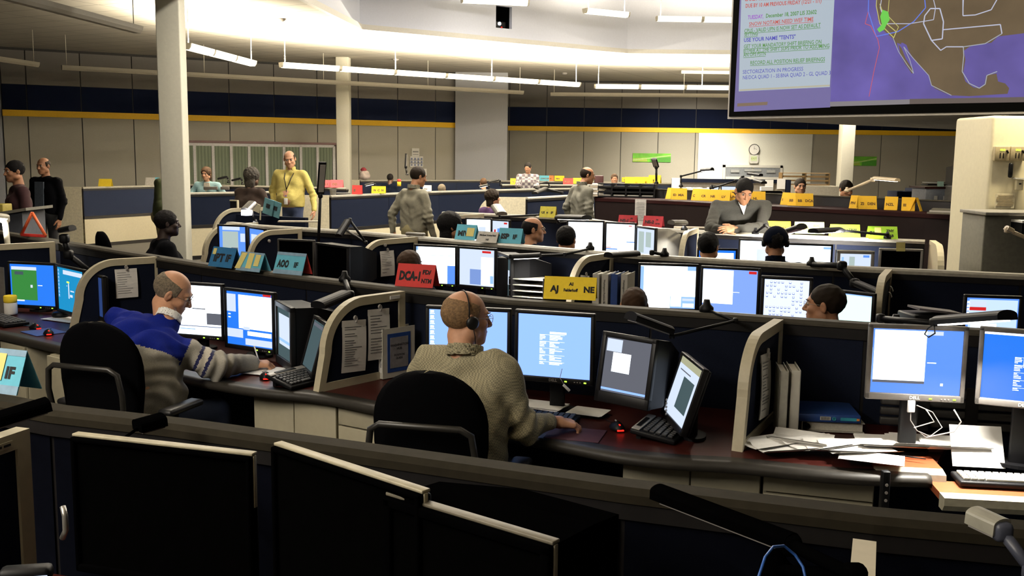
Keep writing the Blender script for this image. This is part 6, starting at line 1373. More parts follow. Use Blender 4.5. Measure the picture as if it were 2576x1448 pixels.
def surf(f, lo, hi, h):
    """surface nets: returns vertices and quads of the zero level"""
    lo = np.asarray(lo, float); hi = np.asarray(hi, float)
    n = np.ceil((hi - lo) / h).astype(int) + 1; n = ((n + 3) // 4) * 4
    c = n // 4 + 1; H = 4 * h
    g = np.stack(np.meshgrid(*[lo[i] + H * np.arange(c[i]) for i in range(3)], indexing='ij'), -1).reshape(-1, 3)
    V0 = f(g).reshape(c)
    A = np.abs(V0); near = A < H * 1.35 + .02
    blk = near[:-1, :-1, :-1].copy()
    for dx in (0, 1):
        for dy in (0, 1):
            for dz in (0, 1): blk |= near[dx:c[0] - 1 + dx, dy:c[1] - 1 + dy, dz:c[2] - 1 + dz]
    N = (c - 1) * 4
    V = np.repeat(np.repeat(np.repeat(V0[:-1, :-1, :-1], 4, 0), 4, 1), 4, 2)
    mask = np.repeat(np.repeat(np.repeat(blk, 4, 0), 4, 1), 4, 2)
    idx = np.argwhere(mask); V = V.copy()
    for s in range(0, len(idx), 400000):
        q = idx[s:s + 400000]; V[q[:, 0], q[:, 1], q[:, 2]] = f(lo + q * h)
    S = V < 0
    cnt = sum(S[a:N[0] - 1 + a, b:N[1] - 1 + b, d:N[2] - 1 + d].astype(np.int8) for a in (0, 1) for b in (0, 1) for d in (0, 1))
    act = np.argwhere((cnt > 0) & (cnt < 8))
    if len(act) == 0: return np.zeros((0, 3)), []
    sm = np.zeros((len(act), 3)); ct = np.zeros(len(act))
    for a in (0, 1):
        for b in (0, 1):
            for ax in range(3):
                o0 = [0, 0, 0]; ot = [i for i in range(3) if i != ax]; o0[ot[0]] = a; o0[ot[1]] = b; o1 = list(o0); o1[ax] = 1
                p0 = act + o0; p1 = act + o1; v0 = V[p0[:, 0], p0[:, 1], p0[:, 2]]; v1 = V[p1[:, 0], p1[:, 1], p1[:, 2]]
                m = (v0 < 0) != (v1 < 0); t = np.where(m, v0 / np.where(m, v0 - v1, 1), 0)
                e = np.array(o0, float)[None] + np.zeros((len(act), 3)); e[:, ax] += t
                sm += e * m[:, None]; ct += m
    pos = lo + (act + sm / ct[:, None]) * h
    ids = -np.ones(N, int); ids[act[:, 0], act[:, 1], act[:, 2]] = np.arange(len(act))
    F_ = []
    for ax in range(3):
        u, w = [(1, 2), (2, 0), (0, 1)][ax]
        s0 = [slice(0, -1) if i == ax else slice(1, None) for i in range(3)]; s1 = [slice(1, None) for i in range(3)]
        a, b = S[tuple(s0)], S[tuple(s1)]
        E_ = np.argwhere(a != b)
        if not len(E_): continue
        base = E_ + 1; base[:, ax] -= 1
        flip = a[E_[:, 0], E_[:, 1], E_[:, 2]]
        def cell(du, dw):
            q = base.copy(); q[:, u] -= du; q[:, w] -= dw; return ids[q[:, 0], q[:, 1], q[:, 2]]
        c00, c10, c11, c01 = cell(1, 1), cell(0, 1), cell(0, 0), cell(1, 0)
        Q = np.stack([c00, c10, c11, c01], 1); Q[~flip] = Q[~flip][:, ::-1]
        F_.append(Q[(Q >= 0).all(1)])
    return pos, np.concatenate(F_)
def join(parts):
    V = []; Fc = []; n = 0
    for v, f in parts:
        if len(v) == 0: continue
        V.append(v); Fc.append(np.asarray(f) + n); n += len(v)
    return np.concatenate(V), np.concatenate(Fc)
def mesh_np(name, V, Fc, mats, parent, pick=None):
    me = bpy.data.meshes.new(name); me.from_pydata(V.tolist(), [], np.asarray(Fc).tolist())
    for m in mats: me.materials.append(m)
    me.polygons.foreach_set('use_smooth', [True] * len(me.polygons))
    if pick is not None:
        C_ = V[np.asarray(Fc)].mean(1); me.polygons.foreach_set('material_index', pick(C_).astype(int).tolist())
    me.update(); o = bpy.data.objects.new(name, me); COL.objects.link(o); o.parent = parent; return o
def rot3(yaw=0, pitch=0, roll=0):
    """yaw to the left, pitch up, roll towards the right shoulder, in degrees"""
    M = Matrix.Rotation(math.radians(yaw), 3, 'Z') @ Matrix.Rotation(math.radians(pitch), 3, 'X') @ Matrix.Rotation(math.radians(roll), 3, 'Y')
    return np.array(M)
def head_field(long=0):
    pr = [('e', (0, -.012, .030), (.076, .097, .088), None, .02), ('e', (0, .030, -.035), (.060, .066, .082), None, .03), ('e', (0, .058, -.078), (.036, .032, .030), None, .03),
          ('e', (0, .074, -.098), (.022, .020, .017), None, .015), ('e', (-.058, .005, -.062), (.016, .030, .024), None, .03), ('e', (.058, .005, -.062), (.016, .030, .024), None, .03),
          ('e', (0, .078, .030), (.046, .018, .012), None, .015), ('e', (-.040, .062, -.022), (.020, .022, .018), None, .02), ('e', (.040, .062, -.022), (.020, .022, .018), None, .02),
          ('c', (0, .088, .018), (0, .112, -.026), .0075, .0125, .010), ('e', (-.013, .100, -.031), (.008, .010, .007), None, .006), ('e', (.013, .100, -.031), (.008, .010, .007), None, .006),
          ('e', (0, .090, -.056), (.023, .011, .0055), None, .006), ('e', (0, .087, -.067), (.019, .011, .0065), None, .006)]
    base = field(pr)
    def f(P):
        d = base(P)
        for s in (-1, 1):
            d = -smin(-d, _ell(P, (s * .032, .096, .010), (.018, .016, .011)), .012)
            d = np.minimum(d, _ell(P, (s * .031, .079, .009), (.0135, .0135, .0125)))
            R = np.array(Matrix.Rotation(s * .35, 3, 'Z') @ Matrix.Rotation(-.15, 3, 'X'))
            e = _ell(P, (s * .080, -.008, -.002), (.0085, .019, .031), R); e = -smin(-e, _ell(P, (s * .090, -.002, .000), (.007, .011, .019), R), .004)
            d = smin(d, e, .005)
        d = -smin(-d, _ell(P, (0, .104, -.0615), (.020, .010, .0016)), .003)
        return d
    return f
HEAD = head_field()
def hair_field(style):
    def f(P):
        x, y, z = P[:, 0], P[:, 1], P[:, 2]
        nz = .0012 * np.sin(x * 120 + 3 * np.sin(z * 50)) * np.sin(z * 90 + y * 60) + .0007 * np.sin(y * 130 + z * 60)
        if style in ('bald', 'fringe'):
            d = _ell(P, (0, -.014, .028), (.081, .100, .088)) + nz
            d = np.maximum(d, -_ell(P, (0, .105, .0), (.10, .098, .13))); d = np.maximum(d, -_ell(P, (0, .02, .125), (.080 if style == 'fringe' else .088, .115, .088)))
            d = np.maximum(d, -.066 - z + .02 * (y > .0)); d = np.maximum(d, -_ell(P, (0, .055, -.06), (.095, .06, .05))); return d
        t = {'short': .006, 'crop': .002, 'full': .008, 'long': .018, 'curly': .022}[style]
        d = _ell(P, (0, -.016, .034), (.078 + t, .098 + t, .088 + t)) + nz * (3 if style == 'curly' else 1.2)
        d = np.maximum(d, -_ell(P, (0, .118, -.030), (.080, .070 + .01, .098)))
        if style in ('long', 'curly'):
            d = smin(d, _ell(P, (0, -.045, -.07), (.085, .058, .11)) + nz * 2, .02); d = np.maximum(d, -_ell(P, (0, .125, -.035), (.074, .100, .115)))
        else:
            d = np.maximum(d, -.062 - z); d = np.maximum(d, -_ell(P, (0, .035, -.058), (.095, .062, .052)))
        return d
    return f
def hand_prims(w, d, n, side, curl=.5, s=1.0, thumb=.6, spreadk=1.0):
    """w wrist, d finger direction, n palm normal (the way the palm faces), side +1 right hand"""
    w = np.array(w, float); d = np.array(d, float); d /= np.linalg.norm(d); n = np.array(n, float); n -= d * (n @ d); n /= np.linalg.norm(n)
    l = np.cross(d, n) * side   # towards the thumb
    pr = [('c', w - d * .02 * s, w + d * .02 * s, .026 * s, .028 * s, .015)]
    for i, (o, L, r) in enumerate(((.030, .068, .0095), (.010, .075, .0098), (-.011, .070, .0092), (-.030, .056, .0082))):
        k0 = w + d * (.088 - .006 * abs(i - 1)) * s + l * o * s
        pr.append(('c', w + d * .02 * s + l * o * .55 * s, k0, .015 * s, .0125 * s, .014))
        a = 0; p = k0; dd = d + l * o * .9 * spreadk
        for j, fr in enumerate((.46, .31, .23)):
            a += curl * (.55 + .12 * i) * (1.1 if j else .8)
            v = dd * math.cos(a) + n * math.sin(a); v /= np.linalg.norm(v); q = p + v * L * fr * 1.15 * s
            pr.append(('c', p, q, r * (1 - .08 * j) * s, r * (.94 - .09 * j) * s, .0025)); p = q
    t0 = w + d * .022 * s + l * .024 * s; v = d * .55 + l * .75 + n * .25; v /= np.linalg.norm(v); t1 = t0 + v * .042 * s
    v2 = d * .9 + l * (.5 - thumb * .4) + n * thumb * .6; v2 /= np.linalg.norm(v2); t2 = t1 + v2 * .032 * s; v3 = v2 + n * .2; v3 /= np.linalg.norm(v3); t3 = t2 + v3 * .024 * s
    pr += [('c', t0, t1, .016 * s, .0125 * s, .014), ('c', t1, t2, .0115 * s, .0105 * s, .003), ('c', t2, t3, .0105 * s, .009 * s, .003)]
    return pr
STAND = dict(pel=(0, 0, .98), chest=(0, .0, 1.28), neck=(0, -.01, 1.50), head=(0, .03, 1.645), shR=(.185, -.01, 1.42), elR=(.25, -.03, 1.14), wrR=(.25, .06, .90), knR=(.11, .02, .52), anR=(.12, -.02, .09))
SIT = dict(pel=(0, 0, .57), chest=(0, .05, .86), neck=(0, .06, 1.08), head=(0, .10, 1.225), shR=(.185, .05, 1.01), elR=(.25, .12, .78), wrR=(.17, .37, .79), knR=(.13, .44, .52), anR=(.13, .40, .09))
def joints(base, **ov):
    J = dict(base)
    for k in list(J):
        if k.endswith('R'): x, y, z = J[k]; J.setdefault(k[:-1] + 'L', (-x, y, z))
    J.update(ov); return {k: np.array(v, float) for k, v in J.items()}
M_skin = mat('skin_fair', (.52, .27, .16), .55, var=.06, scale=60, bump=.06, spec=.35)
M_skin2 = mat('skin_tan', (.36, .17, .09), .55, var=.06, scale=60, spec=.35)
M_skin3 = mat('skin_brown', (.11, .055, .032), .5, var=.06, scale=60)
M_hblack = mat('hair_black', (.004, .003, .003), .7, scale=60, bump=1, spec=.15); M_hbrown = mat('hair_brown', (.045, .022, .010), .7, scale=150, bump=.4, spec=.2)
M_hgrey = mat('hair_grey', (.19, .15, .10), .7, scale=90, var=.45, bump=.8); M_hdark = mat('hair_dark_brown', (.014, .008, .004), .7, scale=150, bump=.4, spec=.15)
M_jeans = mat('denim', (.03, .045, .10), .9, scale=200, bump=.1); M_khaki = mat('khaki_cloth', (.26, .22, .11), .9, scale=100, bump=.1); M_dpants = mat('dark_trousers', (.012, .012, .014), .9)
def person(label, loc, rz, J, shirt, pants=None, skin=None, hair=None, hstyle='short', headrot=(0, 0, 0), fat=1.0, q=.016, qh=.006, hs=1.0, glasses=False, hands=None,
           fold=.004, pick=None, shirt_mats=None, collar=None, sleeve=1.0, tucked=True, ck=1.0, arm=1.08, lower=True, shoulder=1.0, upper=True, group=None, belly=0, seed=1, qhand=.005):
    t = thing('person', label, 'person', (loc[0], loc[1], 0), rz, group)
    skin = skin or M_skin; g = lambda k: J[k]
    lat = g('shR') - g('shL'); lat = lat / np.linalg.norm(lat); up = g('neck') - g('pel'); up = up / np.linalg.norm(up); fwd = np.cross(up, lat); fwd /= np.linalg.norm(fwd)
    R = rot3(*headrot); hc = g('head')
    # --- head and neck, fine
    nb = g('neck') + up * .0; hb = hc + R @ np.array((0, -.025, -.075)) * hs
    def fh(P):
        q_ = (P - hc) @ R / hs; d = HEAD(q_) * hs; return smin(d, _cone(P, hb, nb - up * .03, .052 * hs, .062 * hs), .022)
    lo = np.minimum(hc, nb) - .15 * hs; hi = np.maximum(hc, nb) + .15 * hs; lo[2] = nb[2] - .07
    skin_parts = [surf(fh, lo, hi, qh)]
    # --- torso and limbs
    def torso(gr):
        w = fat; pr = []
        for s in (-1, 1):
            hp = g('pel') + lat * s * .075 * w; cp = g('chest') + lat * s * .078 * w * shoulder; sh = g('shR' if s > 0 else 'shL')
            pr += [('c', hp, cp, .108 * w + gr, .112 * w + gr, .06), ('c', cp + up * .04, sh - lat * s * .045 - up * .015, .105 * w + gr, .060 + gr, .05), ('c', g('neck') - up * .045, sh - lat * s * .02 - up * .005, .055 + gr, .056 + gr, .04)]
        if belly: pr.append(('e', (g('pel') * .62 + g('chest') * .38) + fwd * .05, (.155 * w + gr, .13 * w + belly, .17), None, .08))
        return pr
    def arms(gr, full=1.0):
        pr = []
        for s in 'LR':
            a, b, c = g('sh' + s), g('el' + s), g('wr' + s); b2 = b if full > .5 else a + (b - a) * full * 2
            am = arm if gr > 0 else 1; pr.append(('c', a, b2, .054 * am + gr, .045 * am + gr, .03))
            if full > .5: pr.append(('c', b, b + (c - b) * min(1, (full - .5) * 2), .044 * am + gr, .031 * (1 + (am - 1) * .5) + gr, .03))
        return pr
    def legs(gr, wide=1):
        pr = []
        for s in 'LR':
            sg = 1 if s == 'R' else -1; h_ = g('pel') + lat * sg * .095; pr += [('c', h_, g('kn' + s), .088 * fat * wide + gr, .060 + gr, .05), ('c', g('kn' + s), g('an' + s), .058 + gr, .042 + gr, .03)]
        pr.append(('e', g('pel') - up * .02, (.16 * fat + gr, .125 * fat + gr, .13), np.stack([lat, fwd, up], 1), .05)); return pr
    allj = np.stack([J[k] for k in J if k not in ('head',)]); lo = allj.min(0) - .22; hi = allj.max(0) + .22
    body = torso(-.014) + arms(-.012)
    if lower: body += legs(-.014)
    lo_b = lo.copy(); lo_b[2] = 0.0 if lower else g('pel')[2] - .1
    skin_parts.append(surf(field(body), lo_b, hi, max(q, .012)))
    if hands:
        for s, (dv, nv, cu) in hands.items():
            sg = 1 if s == 'R' else -1; pr = hand_prims(g('wr' + s) + np.array(dv) / np.linalg.norm(dv) * .01, dv, nv, sg, cu)
            w = g('wr' + s); skin_parts.append(surf(field(pr, .004), w - .24, w + .24, qhand))
    V, Fc = join(skin_parts); mesh_np('body', V, Fc, [skin], t)
    # --- clothes
    rs = np.random.RandomState(seed)
    ph = rs.rand(6) * 6
    fs = field(torso(.006) + arms(.008, sleeve))
    def shirt_f(P):
        d = fs(P)
        rel = P - g('chest')
        wv = np.sin(rel @ (up * 34 + lat * 15) + 2.5 * np.sin(rel @ (lat * 13 + fwd * 9) + ph[0]) + ph[1]) * .5 + np.sin(rel @ (up * 19 - lat * 31) + 1.8 * np.sin(rel @ (fwd * 22 + up * 8)) + ph[2]) * .5 + .4 * np.sin(rel @ (lat * 55 + up * 21) + ph[3])
        for s in 'LR':
            b = g('el' + s); w = np.exp(-((P - b) ** 2).sum(1) / .012); a = (g('sh' + s) - g('wr' + s)); a = a / np.linalg.norm(a); wv = wv + 1.3 * w * np.sin((P - b) @ a * 95 + ph[4])
        wv = wv + .45 * np.exp(-(((P - g('pel')) @ up - .18) / .16) ** 2) * np.sin(rel @ (up * 85 + lat * 22) + 3.2 * np.sin(rel @ (lat * 17 + fwd * 11) + ph[5]))
        d = d + fold * wv
        if tucked: d = np.maximum(d, -((P - g('pel')) @ up) - .02 if sleeve > 9 else np.where(((P - g('pel')) @ fwd > -.3) & (np.abs((P - g('pel')) @ lat) < .24), -((P - g('pel')) @ up) - .03, -1.0))
        d = np.maximum(d, (P - g('neck')) @ up - .035 - .01)
        return d
    lo_s = lo.copy(); lo_s[2] = min(g('pel')[2] - .1, g('wrL')[2] - .1, g('wrR')[2] - .1)
    Vs, Fs = surf(shirt_f, lo_s, hi, q)
    mesh_np('shirt', Vs, Fs, shirt_mats or [shirt], t, (lambda C_: pick(C_, J, lat, up, fwd)) if pick else None)
    if collar:
        def col_f(P):
            c = g('neck') + up * .018; r = P - c; z = r @ up + .10 * (r @ fwd); rad = np.linalg.norm(r - np.outer(r @ up, up), axis=1)
            return np.maximum(np.abs(rad - .074 * ck - .2 * np.maximum(-z, 0)) - .004, np.maximum(np.abs(z) - .026 * ck, (r @ fwd) - .066))
        Vc, Fcc = surf(col_f, g('neck') - .14, g('neck') + .14, min(q, .007)); mesh_np('collar', Vc, Fcc, [collar], t)
    if lower and pants:
        f_p = field(legs(.004))
        fp = lambda P: np.maximum(f_p(P), P[:, 2] - g('pel')[2] - .13)
        lo_p = lo.copy(); lo_p[2] = .05; hp = hi.copy(); hp[2] = g('pel')[2] + .2; Vp, Fp = surf(fp, lo_p, hp, max(q, .014)); mesh_np('trousers', Vp, Fp, [pants], t)
        for s in 'LR':
            a = g('an' + s); pr = [('c', a + fwd * 0 + np.array((0, -.03, -.04)), a + np.array((0, .16, -.055)), .042, .034)]
            Vp, Fp = surf(field(pr), a - .26, a + .26, .014); mesh_np('shoe', Vp, Fp, [M_black], t)
    # --- hair, eyes, glasses
    if hair:
        hf = hair_field(hstyle); ff = lambda P: hf((P - hc) @ R / hs) * hs
        Vh, Fh = surf(ff, hc - .22 * hs, hc + .17 * hs, qh); mesh_np('hair', Vh, Fh, [hair], t)
    HM = Matrix(R.tolist()).to_4x4(); HM = Matrix.Translation(hc) @ HM @ Matrix.Scale(hs, 4)
    if qh < .0075:
        for s in (-1, 1):
            mb = MB(); mb.lathe([(.0005, .0142), (.006, .0130), (.0112, .0088), (.013, .002)], M_eye, n=12, M=HM @ Matrix.Translation((s * .031, .079, .009)) @ Matrix.Rotation(-PI / 2, 4, 'X'))
            mb.lathe([(.0004, .0149), (.0070, .0132)], M_iris, n=10, M=HM @ Matrix.Translation((s * .031, .079, .009)) @ Matrix.Rotation(-PI / 2, 4, 'X'))
            mb.build('eye', None, t)
        mb = MB()
        for s in (-1, 1): mb.tube([HM @ Vector((s * .014, .098, .026)), HM @ Vector((s * .032, .097, .031)), HM @ Vector((s * .050, .080, .027))], [.002, .003, .0015], hair or M_hgrey, 6)
        mb.build('eyebrows', None, t)
    if glasses:
        mb = MB()
        for s in (-1, 1):
            mb.tube([HM @ Vector((s * (.034 + .024 * math.cos(a)), .112 - .006 * abs(math.cos(a)) - .004, .006 + .017 * math.sin(a))) for a in [i * 2 * PI / 16 for i in range(17)]], .0012 * (1 if qh < .006 else 1.8), M_gl, 5)
            mb.tube([HM @ Vector((s * .058, .104, .010)), HM @ Vector((s * .080, .04, .012)), HM @ Vector((s * .083, -.005, .012)), HM @ Vector((s * .082, -.02, -.01))], .0013 * (1 if qh < .006 else 1.8), M_gl, 5)
        mb.tube([HM @ Vector((-.011, .112, .009)), HM @ Vector((0, .116, .012)), HM @ Vector((.011, .112, .009))], .0012, M_gl, 5)
        mb.build('glasses', None, t)
    return t, HM
M_eye = mat('eye_white', (.30, .26, .22), .4, var=0); M_iris = mat('iris_dark', (.02, .015, .01), .2, var=0); M_gl = mat('glasses_metal', (.25, .22, .18), .3, .7)
def wl(root, rz, **pts):
    """room points to a figure's own coordinates"""
    M = (Matrix.Translation((root[0], root[1], 0)) @ Matrix.Rotation(rz, 4, 'Z')).inverted(); return {k: tuple(M @ Vector(v)) for k, v in pts.items()}
def wd(rz, v): return tuple(Matrix.Rotation(-rz, 3, 'Z') @ Vector(v))

# --- the man in the blue and grey sweater, leaning over his writing
r1, z1 = (-2.02, 4.98), -.62
P1 = joints(SIT, **wl(r1, z1, pel=(-1.95, 4.98, .58), chest=(-1.93, 5.12, .88), neck=(-1.84, 5.26, 1.05), head=aty(434, 736, 5.38), shR=aty(412, 868, 5.12), elR=aty(545, 922, 5.18), wrR=aty(630, 915, 5.40), shL=aty(305, 805, 5.45), elL=(-2.02, 5.62, .80), wrL=aty(560, 905, 5.75), knR=(-1.60, 5.30, .54), knL=(-1.85, 5.45, .54), anR=(-1.5, 5.25, .09), anL=(-1.78, 5.4, .09)))
M_swg = mat('sweater_grey', (.30, .28, .24), .95, scale=200, bump=.15, var=.15); M_swb = mat('sweater_blue', (.006, .014, .17), .95, scale=200, bump=.15, var=.15, spec=.1)
M_sww = mat('sweater_cream', (.46, .42, .35), .95, scale=200, bump=.15); M_swn = mat('sweater_navy', (.008, .010, .06), .95, scale=200)
def pk1(C_, J, lat, up, fwd):
    rel = C_ - J['chest']; yoke = (rel @ up) > -.01 - .25 * np.maximum(0, -(rel @ fwd)) * 0
    ix = np.where(yoke, 1, 0)
    for s in 'LR':
        a, b, c = J['sh' + s], J['el' + s], J['wr' + s]; L = np.linalg.norm(b - a); h = ((C_ - a) @ (b - a)) / L / L; dist = np.linalg.norm(C_ - a - np.clip(h, 0, 1)[:, None] * (b - a), axis=1)
        arm = (dist < .12) & (np.abs((C_ - J['chest']) @ lat) > .13); ix = np.where(arm & (h > .0), np.where(h < .40, 1, np.where(h < .62, 0, np.where(h < .68, 3, np.where(h < .80, 2, np.where(h < .86, 3, 0))))), ix)
        L2 = np.linalg.norm(c - b); h2 = ((C_ - b) @ (c - b)) / L2 / L2; d2_ = np.linalg.norm(C_ - b - np.clip(h2, 0, 1)[:, None] * (c - b), axis=1); ix = np.where((d2_ < .10) & (h2 > .12) & (h > .9), 0, ix)
    return ix
tp1, HM1 = person('person in a blue and grey striped sweater and glasses, seated, leaning to write', r1, z1, P1, M_swg, M_jeans, hair=M_hgrey, hstyle='bald', headrot=(-42, -28, 6), fat=1.34, arm=1.45, q=.0085, qh=.004, glasses=True, hs=1.0,
       hands={'R': (wd(z1, (.8, .35, -.05)), wd(z1, (.1, .2, -1)), 1.15), 'L': (wd(z1, (.8, .1, -.1)), wd(z1, (.1, .2, -1)), .5)}, shirt_mats=[M_swg, M_swb, M_sww, M_swn], pick=pk1, collar=M_paper, ck=.85, fold=.012, belly=.03, seed=3, qhand=.004, sleeve=.98)
w = Vector(aty(655, 900, 5.44)); t = thing('pen', 'white pen in the writing hand of the man in the sweater', 'pen', w); mb = MB(); mb.tube([(.0, 0, -.05), (-.03, -.01, .07)], .004, M_paper, 6); mb.build('barrel', None, t)
# --- the man with the headset
r2, z2 = (-.20, 4.02), -.30
P2 = joints(SIT, **wl(r2, z2, pel=(-.20, 4.02, .58), chest=(-.20, 4.10, .88), neck=aty(1170, 893, 4.14), head=aty(1172, 800, 4.19), shR=aty(1262, 925, 4.08), elR=aty(1318, 1075, 4.08), wrR=aty(1392, 1060, 4.22), shL=aty(1082, 902, 4.24), elL=(-.46, 4.36, .80), wrL=(-.20, 4.56, .79), knR=(.03, 4.42, .54), knL=(-.18, 4.48, .54), anR=(.05, 4.4, .09), anL=(-.15, 4.45, .09)))
M_chk = weave('checked_shirt', (.34, .30, .19), (.20, .18, .12), .007)
tp2, HM2 = person('person in a fine checked shirt wearing a headset and glasses, seated with his back turned', r2, z2, P2, M_chk, M_jeans, hair=M_hgrey if False else mat('hair_ash', (.20, .115, .05), .75, scale=120, var=.4, bump=.3), hstyle='fringe', headrot=(-50, -4, 0), fat=1.04, arm=1.2, q=.0075, qh=.0035, glasses=True, hs=.99,
       hands={'R': (wd(z2, (.95, .35, -.18)), wd(z2, (0, .1, -1)), .8), 'L': (wd(z2, (.6, .6, -.1)), wd(z2, (0, .1, -1)), .5)}, collar=M_chk, fold=.007, seed=5, qhand=.0035, sleeve=.9)
mb = MB(); mb.tube([HM2 @ Vector((.0 + .092 * math.sin(a), -.02, .012 + .108 * math.cos(a))) for a in [i * PI / 2 / 9 for i in range(-2, 10)]], .003, M_black, 6)
mb.lathe([(.014, 0), (.027, .004), (.029, .014), (.020, .022), (.006, .024)], M_bezel, n=18, M=HM2 @ Matrix.Translation((.084, -.004, -.006)) @ Matrix.Rotation(PI / 2, 4, 'Y'))
mb.tube([HM2 @ Vector(p) for p in ((.098, .0, -.03), (.098, .01, -.06), (.085, .02, -.10), (.07, .01, -.15))], .002, M_black, 5)
mb.build('headset', None, tp2)

# --- standing and walking people
M_beige = mat('shirt_beige_grey', (.20, .185, .135), .9, scale=80, bump=.1); M_gshirt = mat('shirt_grey_green', (.13, .125, .10), .9, scale=80)
M_ysh = mat('shirt_yellow', (.56, .46, .13), .9, scale=80, bump=.1); M_maroon = mat('shirt_maroon', (.030, .006, .008), .9); M_jack = mat('jacket_black', (.003, .003, .004), .95, spec=.05)
M_olive = mat('shirt_olive', (.045, .055, .018), .9); M_lblue = mat('cardigan_light_blue', (.24, .38, .40), .9); M_brown = mat('sweater_brown', (.028, .015, .010), .95); M_dgrey2 = mat('shirt_dark_grey', (.036, .034, .028), .9, scale=80); M_navyshirt = mat('shirt_dark_navy', (.004, .006, .014), .95, spec=.05)
def stand(label, u, vhead, Y, rz, shirt, scale=1, **k):
    """standing figure whose crown is seen at (u, vhead)"""
    p = aty(u, vhead, Y); s = p.z / 1.762 * scale
    ov = k.pop('ov', {}); J = {a: v * s for a, v in joints(STAND, **ov).items()}
    return person(label, (p.x, Y), rz, J, shirt, hs=k.pop('hs', min(1.05, max(.93, s))), q=k.pop('q', .016), qh=k.pop('qh', .007), qhand=k.pop('qhand', .006), **k)
HD = lambda rz=0: {'R': ((0, .15, -1), (-1, 0, 0), .5), 'L': ((0, .15, -1), (1, 0, 0), .5)}
stand('person in a beige-grey shirt and khaki trousers walking away, left of the screens', 1042, 420, 12.7, -.75, M_beige, pants=M_khaki, hair=M_hdark, hstyle='short', skin=M_skin2, headrot=(-18, -12, 0), hands=HD(), collar=M_beige, fat=1.08,
      ov=dict(elR=(.27, .0, 1.13), wrR=(.25, .10, .90), elL=(-.29, -.12, 1.16), wrL=(-.27, -.12, .93), knR=(.11, .14, .53), anR=(.11, .02, .1), knL=(-.11, -.02, .52), anL=(-.11, -.22, .12), head=(0, .07, 1.64)), fold=.008, seed=2)
stand('blurred person with grey receding hair in a grey shirt, walking left of the counter', 1466, 418, 14.6, -1.1, M_gshirt, pants=M_dpants, hair=M_hdark, hstyle='bald', skin=M_skin2, headrot=(-20, -10, 0), hands=HD(), collar=M_gshirt, fat=1.05, ov=dict(head=(0, .08, 1.63), elL=(-.27, -.1, 1.16), wrL=(-.25, -.02, .93)), fold=.008, seed=9)
ty, _ = stand('person in a yellow shirt with a badge lanyard, hand in pocket, smiling', 730, 380, 16.2, PI - .12, M_ysh, pants=M_jeans, hair=M_hdark, hstyle='bald', skin=M_skin, headrot=(14, -14, 4), fat=1.18, belly=.04, collar=M_ysh,
      ov=dict(elR=(.30, -.06, 1.17), wrR=(.24, .05, .98), elL=(-.34, .0, 1.12), wrL=(-.38, .10, .92), shR=(.20, 0, 1.43), shL=(-.20, 0, 1.43)), hands={'R': ((-.3, .3, -1), (-1, 0, 0), .5), 'L': ((0, .2, -1), (1, 0, 0), .5)}, hs=1.12, fold=.006, seed=4)
mb = MB(); k = 1.10; mb.tube([(.075 * k, .0, 1.50 * k), (.05 * k, .13 * k, 1.38 * k), (0, .185 * k, 1.22 * k)], .007, M_black, 6); mb.tube([(-.075 * k, .0, 1.50 * k), (-.05 * k, .13 * k, 1.38 * k), (0, .185 * k, 1.22 * k)], .007, M_black, 6)
mb.tube([(0, .185 * k, 1.22 * k), (0, .205 * k, 1.12 * k)], .006, M_black, 6); mb.box((0, .215 * k, 1.115 * k), (.022, .01, .04), mat('clip_blue', (.03, .1, .5), .4)); mb.box((0, .225 * k, 1.05 * k), (.06, .008, .10), M_paper, bev=.003); mb.build('badge_lanyard', None, ty)
stand('person in a dark maroon shirt standing at the left edge, badge on the belt', 42, 405, 11.6, PI - .9, M_maroon, pants=M_jeans, hair=M_hblack, hstyle='short', skin=M_skin2, headrot=(10, -5, 0), hands={'R': ((0, .8, -.3), (0, 0, -1), .5), 'L': ((0, .15, -1), (1, 0, 0), .5)},
      ov=dict(elR=(.28, .05, 1.15), wrR=(.2, .32, 1.06), elL=(-.28, -.02, 1.15), wrL=(-.27, .1, .93)), fat=1.05, seed=6)
tj, _ = stand('person in a black jacket over a grey-blue shirt by the far left end panel', 112, 397, 14.8, PI - .25, M_jack, pants=M_dpants, hair=M_hdark, hstyle='bald', skin=M_skin2, headrot=(0, -5, 0), hands=HD(), fat=1.08, seed=8, ov=dict(shR=(.2, 0, 1.42), shL=(-.2, 0, 1.42)))
mb = MB(); mb.prism([(-.075, 1.46), (.075, 1.46), (.10, 1.0), (-.05, 1.0)], .02, mat('shirt_slate', (.07, .085, .11), .9), off=.125); mb.build('shirt_front', None, tj)
stand('person in an olive shirt and khaki trousers half hidden by the nearest column', 402, 398, 14.2, -1.2, M_olive, pants=M_khaki, hair=M_hdark, hstyle='short', skin=M_skin2, headrot=(-10, -30, 0), hands=HD(), fat=1.12, seed=8, ov=dict(head=(.0, .26, 1.56), neck=(0, .12, 1.46), chest=(0, .04, 1.28)), qh=.009)
